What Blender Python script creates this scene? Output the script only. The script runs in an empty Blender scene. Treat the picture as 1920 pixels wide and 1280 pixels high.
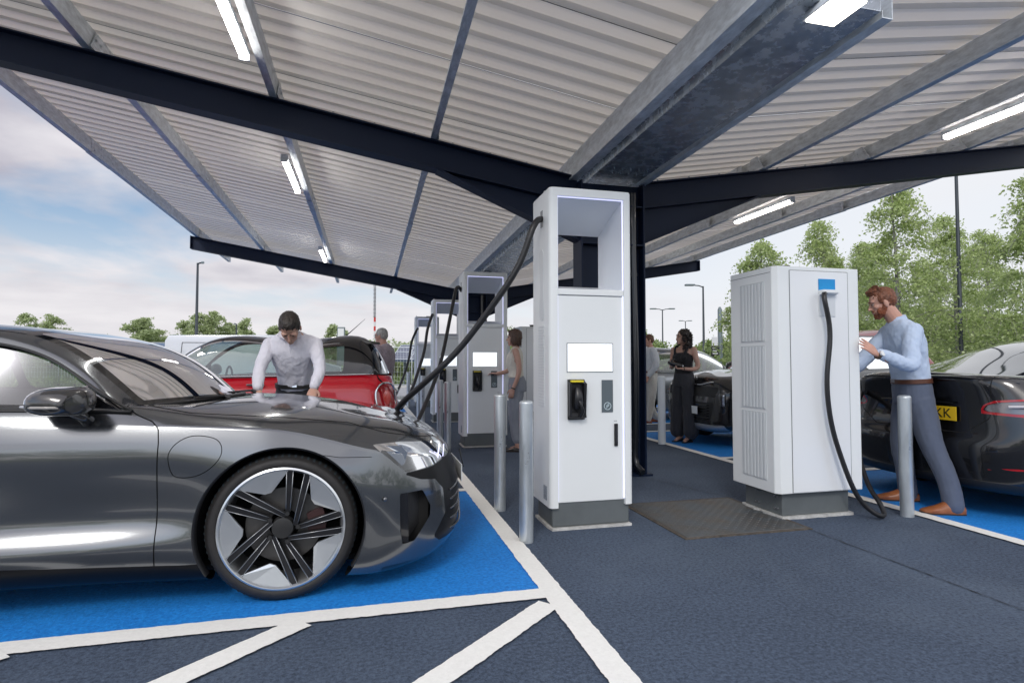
import bpy, bmesh, math, random
import numpy as np
from mathutils import Vector, Matrix, noise as mnoise
random.seed(7); np.random.seed(7)
SC = bpy.context.scene; COL = SC.collection
PI = math.pi
R = math.radians
# ------------------------------------------------------------------ materials
MATS = {}
def mat(name, col, rough=.5, metal=0, coat=0, emis=None, es=0, spec=None, var=0, vscale=4, bump=0, bscale=40, bdist=.01,
        flake=False, sheen=0, stretch=None, rvar=0, detail=6, col2=None, trans=None):
    if name in MATS: return MATS[name]
    m = bpy.data.materials.new(name); m.use_nodes = True; MATS[name] = m
    nt = m.node_tree; N = nt.nodes; L = nt.links; b = N['Principled BSDF']
    b.inputs['Base Color'].default_value = (*col, 1); b.inputs['Roughness'].default_value = rough
    b.inputs['Metallic'].default_value = metal; b.inputs['Coat Weight'].default_value = coat
    b.inputs['Coat Roughness'].default_value = .03
    if sheen: b.inputs['Sheen Weight'].default_value = sheen
    if spec is not None: b.inputs['Specular IOR Level'].default_value = spec
    if emis: b.inputs['Emission Color'].default_value = (*emis, 1); b.inputs['Emission Strength'].default_value = es
    if var or bump or rvar or flake:
        tc = N.new('ShaderNodeTexCoord'); mp = N.new('ShaderNodeMapping'); L.new(tc.outputs['Object'], mp.inputs[0])
        if stretch: mp.inputs['Scale'].default_value = stretch
    if var or rvar:
        n = N.new('ShaderNodeTexNoise'); n.inputs['Scale'].default_value = vscale; n.inputs['Detail'].default_value = detail
        n.inputs['Roughness'].default_value = .65
        L.new(mp.outputs[0], n.inputs['Vector'])
    if var:
        r = N.new('ShaderNodeValToRGB'); L.new(n.outputs['Fac'], r.inputs[0])
        lo = tuple(max(0, c*(1-var)) for c in col); hi = col2 or tuple(min(1, c*(1+var)) for c in col)
        r.color_ramp.elements[0].position = .3; r.color_ramp.elements[0].color = (*lo, 1)
        r.color_ramp.elements[1].position = .7; r.color_ramp.elements[1].color = (*hi, 1)
        L.new(r.outputs[0], b.inputs['Base Color'])
    if rvar:
        mr = N.new('ShaderNodeMapRange'); L.new(n.outputs['Fac'], mr.inputs[0])
        mr.inputs[1].default_value = .3; mr.inputs[2].default_value = .7
        mr.inputs[3].default_value = max(.02, rough-rvar); mr.inputs[4].default_value = rough+rvar
        L.new(mr.outputs[0], b.inputs['Roughness'])
    if bump:
        n2 = N.new('ShaderNodeTexNoise'); n2.inputs['Scale'].default_value = bscale; n2.inputs['Detail'].default_value = 4
        L.new(mp.outputs[0], n2.inputs['Vector'])
        bp = N.new('ShaderNodeBump'); bp.inputs['Strength'].default_value = bump; bp.inputs['Distance'].default_value = bdist
        L.new(n2.outputs['Fac'], bp.inputs['Height']); L.new(bp.outputs[0], b.inputs['Normal'])
    return m
def glassmat(name, tint, gloss=.0, ior=1.5):
    if name in MATS: return MATS[name]
    m = bpy.data.materials.new(name); m.use_nodes = True; MATS[name] = m
    nt = m.node_tree; N = nt.nodes; L = nt.links; N.remove(N['Principled BSDF'])
    t = N.new('ShaderNodeBsdfTransparent'); t.inputs[0].default_value = (*tint, 1)
    g = N.new('ShaderNodeBsdfGlossy'); g.inputs['Roughness'].default_value = .01; g.inputs[0].default_value = (1, 1, 1, 1)
    f = N.new('ShaderNodeFresnel'); f.inputs[0].default_value = ior
    a = N.new('ShaderNodeMath'); a.operation = 'ADD'; a.inputs[1].default_value = gloss; a.use_clamp = True
    x = N.new('ShaderNodeMixShader'); L.new(f.outputs[0], a.inputs[0]); L.new(a.outputs[0], x.inputs[0])
    L.new(t.outputs[0], x.inputs[1]); L.new(g.outputs[0], x.inputs[2]); L.new(x.outputs[0], N['Material Output'].inputs[0])
    return m
def emat(name, col, s):
    return mat(name, (.8, .8, .8), .4, emis=col, es=s)
# ------------------------------------------------------------------ object helpers
def link(o): COL.objects.link(o); return o
def tag(o, label=None, cat=None, group=None, kind=None):
    if label: o['label'] = label
    if cat: o['category'] = cat
    if group: o['group'] = group
    if kind: o['kind'] = kind
    return o
def thing(name, label, cat, loc=(0, 0, 0), rz=0, group=None):
    o = bpy.data.objects.new(name, None); link(o); o.location = loc; o.rotation_euler = (0, 0, rz)
    o.empty_display_size = .1
    return tag(o, label, cat, group)
def dup(root, loc=None, rz=None, label=None, group=None, scale=None):
    r = root.copy(); link(r)
    if loc is not None: r.location = loc
    if rz is not None: r.rotation_euler = (0, 0, rz)
    if scale is not None: r.scale = scale
    if label: r['label'] = label
    if group: r['group'] = group
    for ch in list(root.children):
        c = ch.copy(); link(c); c.parent = r
        for g in list(ch.children):
            d = g.copy(); link(d); d.parent = c
    return r
def obj(name, V, F, m, parent=None, smooth=True, auto=None):
    me = bpy.data.meshes.new(name); me.from_pydata([tuple(map(float, v)) for v in V], [], [tuple(map(int, f)) for f in F]); me.update()
    o = bpy.data.objects.new(name, me); link(o)
    if m is not None: me.materials.append(m)
    if smooth: me.polygons.foreach_set('use_smooth', [True]*len(me.polygons))
    if auto is not None and smooth: me.set_sharp_from_angle(angle=R(auto))
    if parent is not None: o.parent = parent
    return o
class MB:
    def __init__(s): s.v = []; s.f = []
    def add(s, V, F):
        n = len(s.v); s.v += [tuple(p) for p in V]; s.f += [tuple(i+n for i in f) for f in F]; return s
    def box(s, x0, x1, y0, y1, z0, z1, b=0):
        if b <= 0:
            V = [(x, y, z) for x in (x0, x1) for y in (y0, y1) for z in (z0, z1)]
            return s.add(V, [(0, 1, 3, 2), (4, 6, 7, 5), (0, 4, 5, 1), (2, 3, 7, 6), (0, 2, 6, 4), (1, 5, 7, 3)])
        bm = bmesh.new(); bmesh.ops.create_cube(bm, size=1)
        for v in bm.verts:
            v.co = ((x0+x1)/2+v.co.x*(x1-x0), (y0+y1)/2+v.co.y*(y1-y0), (z0+z1)/2+v.co.z*(z1-z0))
        bmesh.ops.bevel(bm, geom=bm.edges[:]+bm.verts[:], offset=b, segments=2, affect='EDGES', profile=.5)
        return s.addbm(bm)
    def addbm(s, bm, M=None):
        bm.verts.index_update(); V = [(M @ v.co if M else v.co)[:] for v in bm.verts]; F = [[v.index for v in f.verts] for f in bm.faces]
        bm.free(); return s.add(V, F)
    def tube(s, pts, r, seg=12, cap=True, rs=None, flat=1.0):
        pts = [Vector(p) for p in pts]; n = len(pts); rs = rs or [r]*n; V = []; F = []
        up = None
        for i, p in enumerate(pts):
            t = (pts[min(i+1, n-1)]-pts[max(i-1, 0)]); t.normalize()
            if up is None:
                up = Vector((0, 0, 1)) if abs(t.z) < .9 else Vector((1, 0, 0))
            a = t.cross(up).normalized(); up = a.cross(t).normalized()
            for k in range(seg):
                an = 2*PI*k/seg; V.append(p+(a*math.cos(an)+up*math.sin(an)*flat)*rs[i])
        for i in range(n-1):
            for k in range(seg):
                k2 = (k+1) % seg; F.append((i*seg+k, i*seg+k2, (i+1)*seg+k2, (i+1)*seg+k))
        if cap: F.append(tuple(range(seg))[::-1]); F.append(tuple(range((n-1)*seg, n*seg)))
        return s.add(V, F)
    def cyl(s, x, y, z0, z1, r, seg=24, r1=None): return s.tube([(x, y, z0), (x, y, z1)], r, seg, rs=[r, r if r1 is None else r1])
    def prism(s, pts, a0, a1, axis='y'):
        """closed outline pts (2D) extruded between a0,a1 along axis; axis y: pts=(x,z); x: (y,z); z: (x,y)"""
        def P(p, a): return {'y': (p[0], a, p[1]), 'x': (a, p[0], p[1]), 'z': (p[0], p[1], a)}[axis]
        n = len(pts); V = [P(p, a0) for p in pts]+[P(p, a1) for p in pts]
        F = [(i, (i+1) % n, n+(i+1) % n, n+i) for i in range(n)]+[tuple(range(n))[::-1], tuple(range(n, 2*n))]
        return s.add(V, F)
    def ell(s, c, r, seg=16, rings=10, M=None):
        V = []; F = []
        for i in range(rings+1):
            th = PI*i/rings
            for k in range(seg):
                ph = 2*PI*k/seg; p = Vector((r[0]*math.sin(th)*math.cos(ph), r[1]*math.sin(th)*math.sin(ph), r[2]*math.cos(th)))
                if M: p = M @ p
                V.append(p+Vector(c))
        for i in range(rings):
            for k in range(seg): F.append((i*seg+k, (i+1)*seg+k, (i+1)*seg+(k+1) % seg, i*seg+(k+1) % seg))
        return s.add(V, F)
    def build(s, name, m, parent=None, smooth=False, auto=None, fix=True, bev=0):
        o = obj(name, s.v, s.f, m, parent, smooth, auto)
        if fix:
            bm = bmesh.new(); bm.from_mesh(o.data); bmesh.ops.remove_doubles(bm, verts=bm.verts, dist=1e-6)
            bmesh.ops.recalc_face_normals(bm, faces=bm.faces)
            if bev:
                es = [e for e in bm.edges if len(e.link_faces) == 2 and e.calc_face_angle(0) > R(40)]
                bmesh.ops.bevel(bm, geom=es, offset=bev, segments=2, affect='EDGES', profile=.5, clamp_overlap=True)
            bm.to_mesh(o.data); bm.free()
            if smooth: o.data.polygons.foreach_set('use_smooth', [True]*len(o.data.polygons))
            if smooth and auto is not None: o.data.set_sharp_from_angle(angle=R(auto))
        return o
def spath(pts, n=40):
    """smooth path through points"""
    P = np.array(pts, float); d = np.r_[0, np.cumsum(np.linalg.norm(np.diff(P, axis=0), axis=1))]
    return spl(d, P, np.linspace(0, d[-1], n))
# ---------- natural cubic spline (with optional crease knots)
def spl(k, P, t, breaks=()):
    k = np.asarray(k, float); P = np.asarray(P, float); t = np.asarray(t, float)
    bi = sorted(set([0, len(k)-1]+list(breaks))); out = np.zeros((len(t),)+P.shape[1:])
    for a, b in zip(bi[:-1], bi[1:]):
        kk = k[a:b+1]; pp = P[a:b+1]; sel = (t >= kk[0]-1e-9) & (t <= kk[-1]+1e-9)
        n = len(kk); h = np.diff(kk)
        if n == 2:
            w = ((t[sel]-kk[0])/h[0]).reshape((-1,)+(1,)*(P.ndim-1)); out[sel] = pp[0]*(1-w)+pp[1]*w; continue
        A = np.zeros((n, n)); A[0, 0] = A[-1, -1] = 1; rhs = np.zeros_like(pp)
        for i in range(1, n-1):
            A[i, i-1] = h[i-1]; A[i, i] = 2*(h[i-1]+h[i]); A[i, i+1] = h[i]
            rhs[i] = 6*((pp[i+1]-pp[i])/h[i]-(pp[i]-pp[i-1])/h[i-1])
        M = np.linalg.solve(A, rhs.reshape(n, -1)).reshape(pp.shape)
        ts = t[sel]; j = np.clip(np.searchsorted(kk, ts, side='right')-1, 0, n-2)
        sh = (-1,)+(1,)*(P.ndim-1); hj = h[j].reshape(sh); a_ = (kk[j+1]-ts).reshape(sh)/hj; b_ = (ts-kk[j]).reshape(sh)/hj
        out[sel] = a_*pp[j]+b_*pp[j+1]+((a_**3-a_)*M[j]+(b_**3-b_)*M[j+1])*hj**2/6
    return out
def netsurf(net, du, dv, vbreaks=(), ubreaks=()):
    """net [i][j] of 3D points -> dense grid V, F and (u,v) index parameters; du,dv: target spacing or list per segment"""
    N = np.array(net, float); nu, nv = N.shape[:2]
    ku = np.r_[0, np.cumsum(np.linalg.norm(np.diff(N, axis=0), axis=2).mean(1)+1e-4)]
    kv = np.r_[0, np.cumsum(np.linalg.norm(np.diff(N, axis=1), axis=2).mean(0)+1e-4)]
    def dense(k, d):
        t = []; idx = []
        for i in range(len(k)-1):
            dd = d[i] if isinstance(d, (list, tuple)) else d
            n = max(1, int(round((k[i+1]-k[i])/dd)))
            t += [k[i]+(k[i+1]-k[i])*q/n for q in range(n)]; idx += [i+q/n for q in range(n)]
        return np.array(t+[k[-1]]), np.array(idx+[len(k)-1.0])
    tu, iu = dense(ku, du); tv, iv = dense(kv, dv)
    G = spl(ku, N, tu, ubreaks)                   # (nu', nv, 3)
    G = np.swapaxes(spl(kv, np.swapaxes(G, 0, 1), tv, vbreaks), 0, 1)
    a, b = G.shape[:2]; V = G.reshape(-1, 3)
    UV = np.stack(np.meshgrid(iu, iv, indexing='ij'), -1).reshape(-1, 2)
    F = [(i*b+j, (i+1)*b+j, (i+1)*b+j+1, i*b+j+1) for i in range(a-1) for j in range(b-1)]
    return V, F, UV
def clip(V, F, f, A=None):
    """split polygons by scalar field f (callable on arrays V[,A]); returns V2, inside faces (f<=0), outside faces, A2"""
    V = np.asarray(V, float); d = f(V) if A is None else f(V, A)
    s = d <= 0; Vn = []; An = []; cache = {}; base = len(V); fin = []; fout = []
    for fc in F:
        ss = [s[i] for i in fc]
        if all(ss): fin.append(fc); continue
        if not any(ss): fout.append(fc); continue
        a_in = []; a_out = []; n = len(fc)
        for q in range(n):
            i = fc[q]; j = fc[(q+1) % n]
            (a_in if s[i] else a_out).append(i)
            if s[i] != s[j]:
                key = (min(i, j), max(i, j))
                if key not in cache:
                    w = d[key[0]]/(d[key[0]]-d[key[1]]); w = min(max(w, .001), .999)
                    cache[key] = base+len(Vn); Vn.append(V[key[0]]*(1-w)+V[key[1]]*w)
                    if A is not None: An.append(A[key[0]]*(1-w)+A[key[1]]*w)
                c = cache[key]; a_in.append(c); a_out.append(c)
        if len(a_in) > 2: fin.append(tuple(a_in))
        if len(a_out) > 2: fout.append(tuple(a_out))
    if Vn:
        V = np.vstack([V, np.array(Vn)])
        if A is not None: A = np.vstack([A, np.array(An)])
    return V, fin, fout, A
def compact(V, F):
    used = sorted({i for f in F for i in f}); m = {o: n for n, o in enumerate(used)}
    return np.asarray(V)[used], [tuple(m[i] for i in f) for f in F]
def cobj(name, V, F, m, parent, off=None, auto=None):
    if not F: return None
    V, F = compact(V, F)
    if off is not None: V = V+np.array(off)
    return obj(name, V, F, m, parent, True, auto)
def sdpoly(P, x, z):
    """signed distance (neg inside) to polygon"""
    P = np.array(P, float); n = len(P); best = np.full(x.shape, 1e9); ins = np.zeros(x.shape, bool)
    for i in range(n):
        a = P[i]; b = P[(i+1) % n]; e = b-a; L2 = e@e
        t = np.clip(((x-a[0])*e[0]+(z-a[1])*e[1])/L2, 0, 1)
        dx = x-a[0]-t*e[0]; dz = z-a[1]-t*e[1]; best = np.minimum(best, dx*dx+dz*dz)
        c = ((a[1] > z) != (b[1] > z)) & (x < (b[0]-a[0])*(z-a[1])/((b[1]-a[1]) or 1e-9)+a[0]); ins ^= c
    d = np.sqrt(best); return np.where(ins, -d, d)
def sdline(P, x, z):
    P = np.array(P, float); best = np.full(x.shape, 1e9)
    for a, b in zip(P[:-1], P[1:]):
        e = b-a; t = np.clip(((x-a[0])*e[0]+(z-a[1])*e[1])/(e@e), 0, 1)
        best = np.minimum(best, (x-a[0]-t*e[0])**2+(z-a[1]-t*e[1])**2)
    return np.sqrt(best)
def smoothpoly(P, n=8):
    P = np.array(P, float); Q = np.vstack([P[-3:], P, P[:3]]); k = np.r_[0, np.cumsum(np.linalg.norm(np.diff(Q, axis=0), axis=1))]
    t = np.linspace(k[3], k[3+len(P)], n*len(P), endpoint=False); return spl(k, Q, t)
def text(name, body, size, m, parent, loc, rot, ext=.001, align='CENTER', label=None):
    c = bpy.data.curves.new(name, 'FONT'); c.body = body; c.size = size; c.extrude = ext; c.align_x = align; c.align_y = 'CENTER'
    o = bpy.data.objects.new(name, c); link(o); dg = bpy.context.evaluated_depsgraph_get()
    me = bpy.data.meshes.new_from_object(o.evaluated_get(dg)); bpy.data.objects.remove(o)
    o = bpy.data.objects.new(name, me); link(o); me.materials.append(m)
    o.location = loc; o.rotation_euler = rot; o.parent = parent
    return o
# ------------------------------------------------------------------ camera
FPX = 1075.; CAMH = 1.18; PSI = math.atan(268/FPX); TH = math.atan(40/FPX)
cam = bpy.data.cameras.new('camera'); camo = link(bpy.data.objects.new('camera', cam)); SC.camera = camo
cam.sensor_width = 36; cam.lens = 36*FPX/1920; cam.clip_end = 2000; cam.clip_start = .05
camo.location = (0, 0, CAMH); camo.rotation_euler = (PI/2+TH, 0, -PSI)
_F = np.array([math.sin(PSI)*math.cos(TH), math.cos(PSI)*math.cos(TH), math.sin(TH)])
_R = np.array([math.cos(PSI), -math.sin(PSI), 0]); _U = np.cross(_R, _F)
def pxray(x, y): return _F+_R*(x-960)/FPX+_U*(640-y)/FPX
def onz(x, y, z=0):
    d = pxray(x, y); return np.array([0, 0, CAMH])+d*(z-CAMH)/d[2]
def onY(x, y, Y):
    d = pxray(x, y); return np.array([0, 0, CAMH])+d*Y/d[1]
def atd(x, y, D):
    """point at forward distance D"""
    return np.array([0, 0, CAMH])+pxray(x, y)*D
# ------------------------------------------------------------------ world + sun
SUN_EL, SUN_AZ = R(38), R(205)      # azimuth measured clockwise from +Y
sd = Vector((math.sin(SUN_AZ)*math.cos(SUN_EL), math.cos(SUN_AZ)*math.cos(SUN_EL), math.sin(SUN_EL)))
sl = bpy.data.lights.new('sun', 'SUN'); sl.energy = 1.0; sl.angle = R(14); sl.color = (1, .96, .9)
so = link(bpy.data.objects.new('sun', sl)); so.rotation_euler = (-sd).to_track_quat('-Z', 'Y').to_euler(); so.location = (0, 0, 20)
W = bpy.data.worlds.new('World'); SC.world = W; W.use_nodes = True
def build_world():
    nt = W.node_tree; N = nt.nodes; L = nt.links; bg = N['Background']
    sky = N.new('ShaderNodeTexSky'); sky.sky_type = 'NISHITA'; sky.sun_disc = False
    sky.sun_elevation = SUN_EL; sky.sun_rotation = SUN_AZ; sky.air_density = 1; sky.dust_density = 1.5; sky.ozone_density = 1.5
    def math_(op, a, b=None, clamp=False):
        n = N.new('ShaderNodeMath'); n.operation = op; n.use_clamp = clamp
        for i, q in enumerate((a, b)):
            if q is None: continue
            if isinstance(q, (int, float)): n.inputs[i].default_value = q
            else: L.new(q, n.inputs[i])
        return n.outputs[0]
    tc = N.new('ShaderNodeTexCoord'); g = tc.outputs['Generated']
    sx = N.new('ShaderNodeSeparateXYZ'); L.new(g, sx.inputs[0])
    # project the direction on a cloud layer so clouds flatten towards the horizon
    zz = math_('ADD', math_('MAXIMUM', sx.outputs[2], 0.0), .16)
    cx = math_('DIVIDE', sx.outputs[0], zz); cy = math_('DIVIDE', sx.outputs[1], zz)
    cb = N.new('ShaderNodeCombineXYZ'); L.new(cx, cb.inputs[0]); L.new(cy, cb.inputs[1])
    n1 = N.new('ShaderNodeTexNoise'); n1.inputs['Scale'].default_value = .62; n1.inputs['Detail'].default_value = 9; n1.inputs['Roughness'].default_value = .52
    n1.inputs['Distortion'].default_value = .25
    L.new(cb.outputs[0], n1.inputs['Vector'])
    n2 = N.new('ShaderNodeTexNoise'); n2.inputs['Scale'].default_value = 1.7; n2.inputs['Detail'].default_value = 7
    mp = N.new('ShaderNodeMapping'); mp.inputs['Location'].default_value = (3.1, 7.7, 2); L.new(cb.outputs[0], mp.inputs[0]); L.new(mp.outputs[0], n2.inputs['Vector'])
    cov = N.new('ShaderNodeValToRGB'); L.new(n1.outputs['Fac'], cov.inputs[0])
    cov.color_ramp.elements[0].position = .42; cov.color_ramp.elements[0].color = (0, 0, 0, 1)
    cov.color_ramp.elements[1].position = .515; cov.color_ramp.elements[1].color = (1, 1, 1, 1)
    cc = N.new('ShaderNodeValToRGB'); L.new(n2.outputs['Fac'], cc.inputs[0])
    cc.color_ramp.elements[0].position = .33; cc.color_ramp.elements[0].color = (.40, .39, .47, 1)
    cc.color_ramp.elements[1].position = .62; cc.color_ramp.elements[1].color = (.74, .72, .76, 1)
    # pale haze near the horizon
    hz = N.new('ShaderNodeMapRange'); hz.interpolation_type = 'SMOOTHSTEP'; L.new(sx.outputs[2], hz.inputs[0])
    hz.inputs[1].default_value = .02; hz.inputs[2].default_value = .24; hz.inputs[3].default_value = 1; hz.inputs[4].default_value = 0
    # the right-hand part of the sky (towards +X) is a bright even overcast
    ov = N.new('ShaderNodeMapRange'); ov.interpolation_type = 'SMOOTHSTEP'; L.new(sx.outputs[0], ov.inputs[0])
    ov.inputs[1].default_value = -.15; ov.inputs[2].default_value = .75; ov.inputs[3].default_value = 0; ov.inputs[4].default_value = .92
    blue = N.new('ShaderNodeMix'); blue.data_type = 'RGBA'; blue.inputs[0].default_value = .35
    sk = N.new('ShaderNodeVectorMath'); sk.operation = 'SCALE'; sk.inputs[3].default_value = .12; L.new(sky.outputs[0], sk.inputs[0])
    L.new(sk.outputs[0], blue.inputs[6]); blue.inputs[7].default_value = (.34, .50, .70, 1)
    m1 = N.new('ShaderNodeMix'); m1.data_type = 'RGBA'; L.new(cov.outputs[0], m1.inputs[0]); L.new(blue.outputs[2], m1.inputs[6]); L.new(cc.outputs[0], m1.inputs[7])
    m2 = N.new('ShaderNodeMix'); m2.data_type = 'RGBA'; L.new(math_('MULTIPLY', hz.outputs[0], .8), m2.inputs[0]); L.new(m1.outputs[2], m2.inputs[6]); m2.inputs[7].default_value = (.82, .80, .815, 1)
    m3 = N.new('ShaderNodeMix'); m3.data_type = 'RGBA'; L.new(ov.outputs[0], m3.inputs[0]); L.new(m2.outputs[2], m3.inputs[6]); m3.inputs[7].default_value = (.82, .84, .88, 1)
    # clouds get brighter around the veiled sun and overhead
    dt = N.new('ShaderNodeVectorMath'); dt.operation = 'DOT_PRODUCT'; L.new(g, dt.inputs[0]); dt.inputs[1].default_value = sd
    gl = N.new('ShaderNodeMapRange'); gl.interpolation_type = 'SMOOTHSTEP'; L.new(dt.outputs['Value'], gl.inputs[0])
    gl.inputs[1].default_value = -.25; gl.inputs[2].default_value = 1; gl.inputs[3].default_value = 1; gl.inputs[4].default_value = 1.75
    m4 = N.new('ShaderNodeVectorMath'); m4.operation = 'SCALE'; L.new(m3.outputs[2], m4.inputs[0]); L.new(gl.outputs[0], m4.inputs[3])
    L.new(m4.outputs[0], bg.inputs[0]); bg.inputs[1].default_value = 1.0
build_world()
SC.view_settings.view_transform = 'Standard'; SC.view_settings.look = 'None'; SC.view_settings.gamma = 1
SC.view_settings.use_curve_mapping = False; SC.view_settings.exposure = 0.12
cy = SC.cycles
cy.max_bounces = 10; cy.diffuse_bounces = 4; cy.glossy_bounces = 4; cy.transmission_bounces = 4; cy.transparent_max_bounces = 16
cy.caustics_reflective = False; cy.caustics_refractive = False; cy.sample_clamp_indirect = 6
cy.use_denoising = True
# ------------------------------------------------------------------ ground
def asphalt(name, lo, hi, grit=.5, tint=None, bumps=1.0, wear=None, rough=.85):
    m = bpy.data.materials.new(name); m.use_nodes = True; MATS[name] = m; nt = m.node_tree; N = nt.nodes; L = nt.links; b = N['Principled BSDF']
    tc = N.new('ShaderNodeTexCoord'); o = tc.outputs['Object']
    def nz(s, d=4, r=.6):
        n = N.new('ShaderNodeTexNoise'); n.inputs['Scale'].default_value = s; n.inputs['Detail'].default_value = d; n.inputs['Roughness'].default_value = r; L.new(o, n.inputs['Vector']); return n
    fine = nz(150, 3, .7); mid = nz(55, 4, .6); big = nz(1.1, 6, .6)
    vo = N.new('ShaderNodeTexVoronoi'); vo.inputs['Scale'].default_value = 120; L.new(o, vo.inputs['Vector'])
    a = N.new('ShaderNodeMath'); a.operation = 'MULTIPLY_ADD'; L.new(big.outputs['Fac'], a.inputs[0]); a.inputs[1].default_value = .30; L.new(mid.outputs['Fac'], a.inputs[2])
    a2 = N.new('ShaderNodeMath'); a2.operation = 'MULTIPLY_ADD'; L.new(fine.outputs['Fac'], a2.inputs[0]); a2.inputs[1].default_value = grit; L.new(a.outputs[0], a2.inputs[2])
    r = N.new('ShaderNodeValToRGB'); L.new(a2.outputs[0], r.inputs[0]); c = .65+grit*.5
    mr = N.new('ShaderNodeMapRange'); L.new(a2.outputs[0], mr.inputs[0]); mr.inputs[1].default_value = c-.3; mr.inputs[2].default_value = c+.3; L.new(mr.outputs[0], r.inputs[0])
    r.color_ramp.elements[0].color = (*lo, 1); r.color_ramp.elements[1].color = (*hi, 1)
    out = r.outputs[0]
    # pale grit specks
    sp = N.new('ShaderNodeMath'); sp.operation = 'LESS_THAN'; L.new(vo.outputs['Distance'], sp.inputs[0]); sp.inputs[1].default_value = .10
    wn = N.new('ShaderNodeMath'); wn.operation = 'GREATER_THAN'; sc = N.new('ShaderNodeSeparateColor'); L.new(vo.outputs['Color'], sc.inputs[0]); L.new(sc.outputs[0], wn.inputs[0]); wn.inputs[1].default_value = .9
    mu = N.new('ShaderNodeMath'); mu.operation = 'MULTIPLY'; L.new(sp.outputs[0], mu.inputs[0]); L.new(wn.outputs[0], mu.inputs[1])
    mx = N.new('ShaderNodeMix'); mx.data_type = 'RGBA'; L.new(mu.outputs[0], mx.inputs[0]); L.new(out, mx.inputs[6]); mx.inputs[7].default_value = tint or (.3, .3, .3, 1); out = mx.outputs[2]
    if wear:   # dusty worn patches
        w = nz(.7, 8, .62); w.inputs['Distortion'].default_value = .6; wr = N.new('ShaderNodeMapRange'); L.new(w.outputs['Fac'], wr.inputs[0]); wr.inputs[1].default_value = .48; wr.inputs[2].default_value = .72; wr.inputs[4].default_value = wear[1]
        w3 = nz(60, 2); wm = N.new('ShaderNodeMath'); wm.operation = 'MULTIPLY'; L.new(wr.outputs[0], wm.inputs[0])
        wq = N.new('ShaderNodeMapRange'); L.new(w3.outputs['Fac'], wq.inputs[0]); wq.inputs[1].default_value = .35; wq.inputs[2].default_value = .65; L.new(wq.outputs[0], wm.inputs[1])
        m2 = N.new('ShaderNodeMix'); m2.data_type = 'RGBA'; L.new(wm.outputs[0], m2.inputs[0]); L.new(out, m2.inputs[6]); m2.inputs[7].default_value = (*wear[0], 1); out = m2.outputs[2]
    L.new(out, b.inputs['Base Color']); b.inputs['Roughness'].default_value = rough
    bp = N.new('ShaderNodeBump'); bp.inputs['Strength'].default_value = .9*bumps; bp.inputs['Distance'].default_value = .006
    L.new(a2.outputs[0], bp.inputs['Height']); L.new(bp.outputs[0], b.inputs['Normal'])
    return m
M_asph = asphalt('asphalt', (.010, .018, .036), (.105, .145, .215), .8, wear=((.20, .25, .31), .45))
M_blue = asphalt('blue_surfacing', (.001, .12, .46), (.016, .31, .86), .35, tint=(.2, .4, .75, 1), bumps=.8, wear=((.03, .33, .85), .5), rough=.7)
M_line = asphalt('white_line_paint', (.84, .83, .78), (.95, .94, .89), .25, tint=(.5, .5, .48, 1), bumps=.45, rough=.6)
def rag(x0, y0, x1, y1, w, amp=.0045, seed=0, e0=0, e1=0):
    """painted line with ragged edges as quad strip from (x0,y0) to (x1,y1)"""
    L_ = math.hypot(x1-x0, y1-y0); n = max(2, int(L_/.012)); dx, dy = (x1-x0)/L_, (y1-y0)/L_; nx, ny = -dy, dx; V = []; F = []
    for i in range(n+1):
        s = L_*i/n; 
        for k, sg in enumerate((-1, 1)):
            j = (mnoise.noise(Vector((s*16, seed+k*17.3, 0)))*1.0+mnoise.noise(Vector((s*48, seed+k*31.7, 5)))*.8)*amp
            h = sg*(w/2)+j; V.append((x0+dx*s+nx*h, y0+dy*s+ny*h, 0))
    for i in range(n): F.append((2*i, 2*i+2, 2*i+3, 2*i+1))
    return V, F
def setting(name, V, F, m, z=0):
    o = obj(name, [(v[0], v[1], v[2]+z) for v in V], F, m, None, False)
    bm = bmesh.new(); bm.from_mesh(o.data); bmesh.ops.recalc_face_normals(bm, faces=bm.faces)
    for f in bm.faces:
        if f.normal.z < 0: f.normal_flip()
    bm.to_mesh(o.data); bm.free()
    o['kind'] = 'structure'; return o
S = 700
setting('ground', [(-S, -S, 0), (S, -S, 0), (S, S, 0), (-S, S, 0)], [(0, 1, 2, 3)], M_asph)
bays = [(2.84, 5.27), (6.37, 8.95), (10.15, 12.7), (13.9, 16.4)]
for a, b_ in bays:
    setting('blue_bay', [(-5.2, a, 0), (.925, a, 0), (.925, b_, 0), (-5.2, b_, 0)], [(0, 1, 2, 3)], M_blue, .004)
for a, b_ in [(.6, 5.24)]+bays[1:]:
    setting('blue_bay', [(4.19, a, 0), (10, a, 0), (10, b_, 0), (4.19, b_, 0)], [(0, 1, 2, 3)], M_blue, .004)
def lines(name, L_, z=.008):
    mb = MB()
    for i, l in enumerate(L_): mb.add(*rag(*l, seed=i*3.7))
    return setting(name, mb.v, mb.f, M_line, z)
Z = .008
lines('white_line', [(.925, .3, .945, 20, .118)], .009)
lines('white_line', [(4.13, .3, 4.34, 20, .115)], .009)
k = 0
for a, b_ in [(2.843, 5.3), (6.32, 9.0), (10.1, 12.75), (13.85, 16.45)]:
    lines('white_line', [(-5.2, a-.012, .90, a, .122)], Z+.002); lines('white_line', [(-5.2, b_, .90, b_, .11)], Z+.002)
for a, b_ in [(.55, 5.24), (6.28, 9.0), (10.1, 12.75), (13.85, 16.45)]:
    lines('white_line', [(4.18, a, 10, a, .11)], Z+.002); lines('white_line', [(4.18, b_, 10, b_, .11)], Z+.002)
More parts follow.
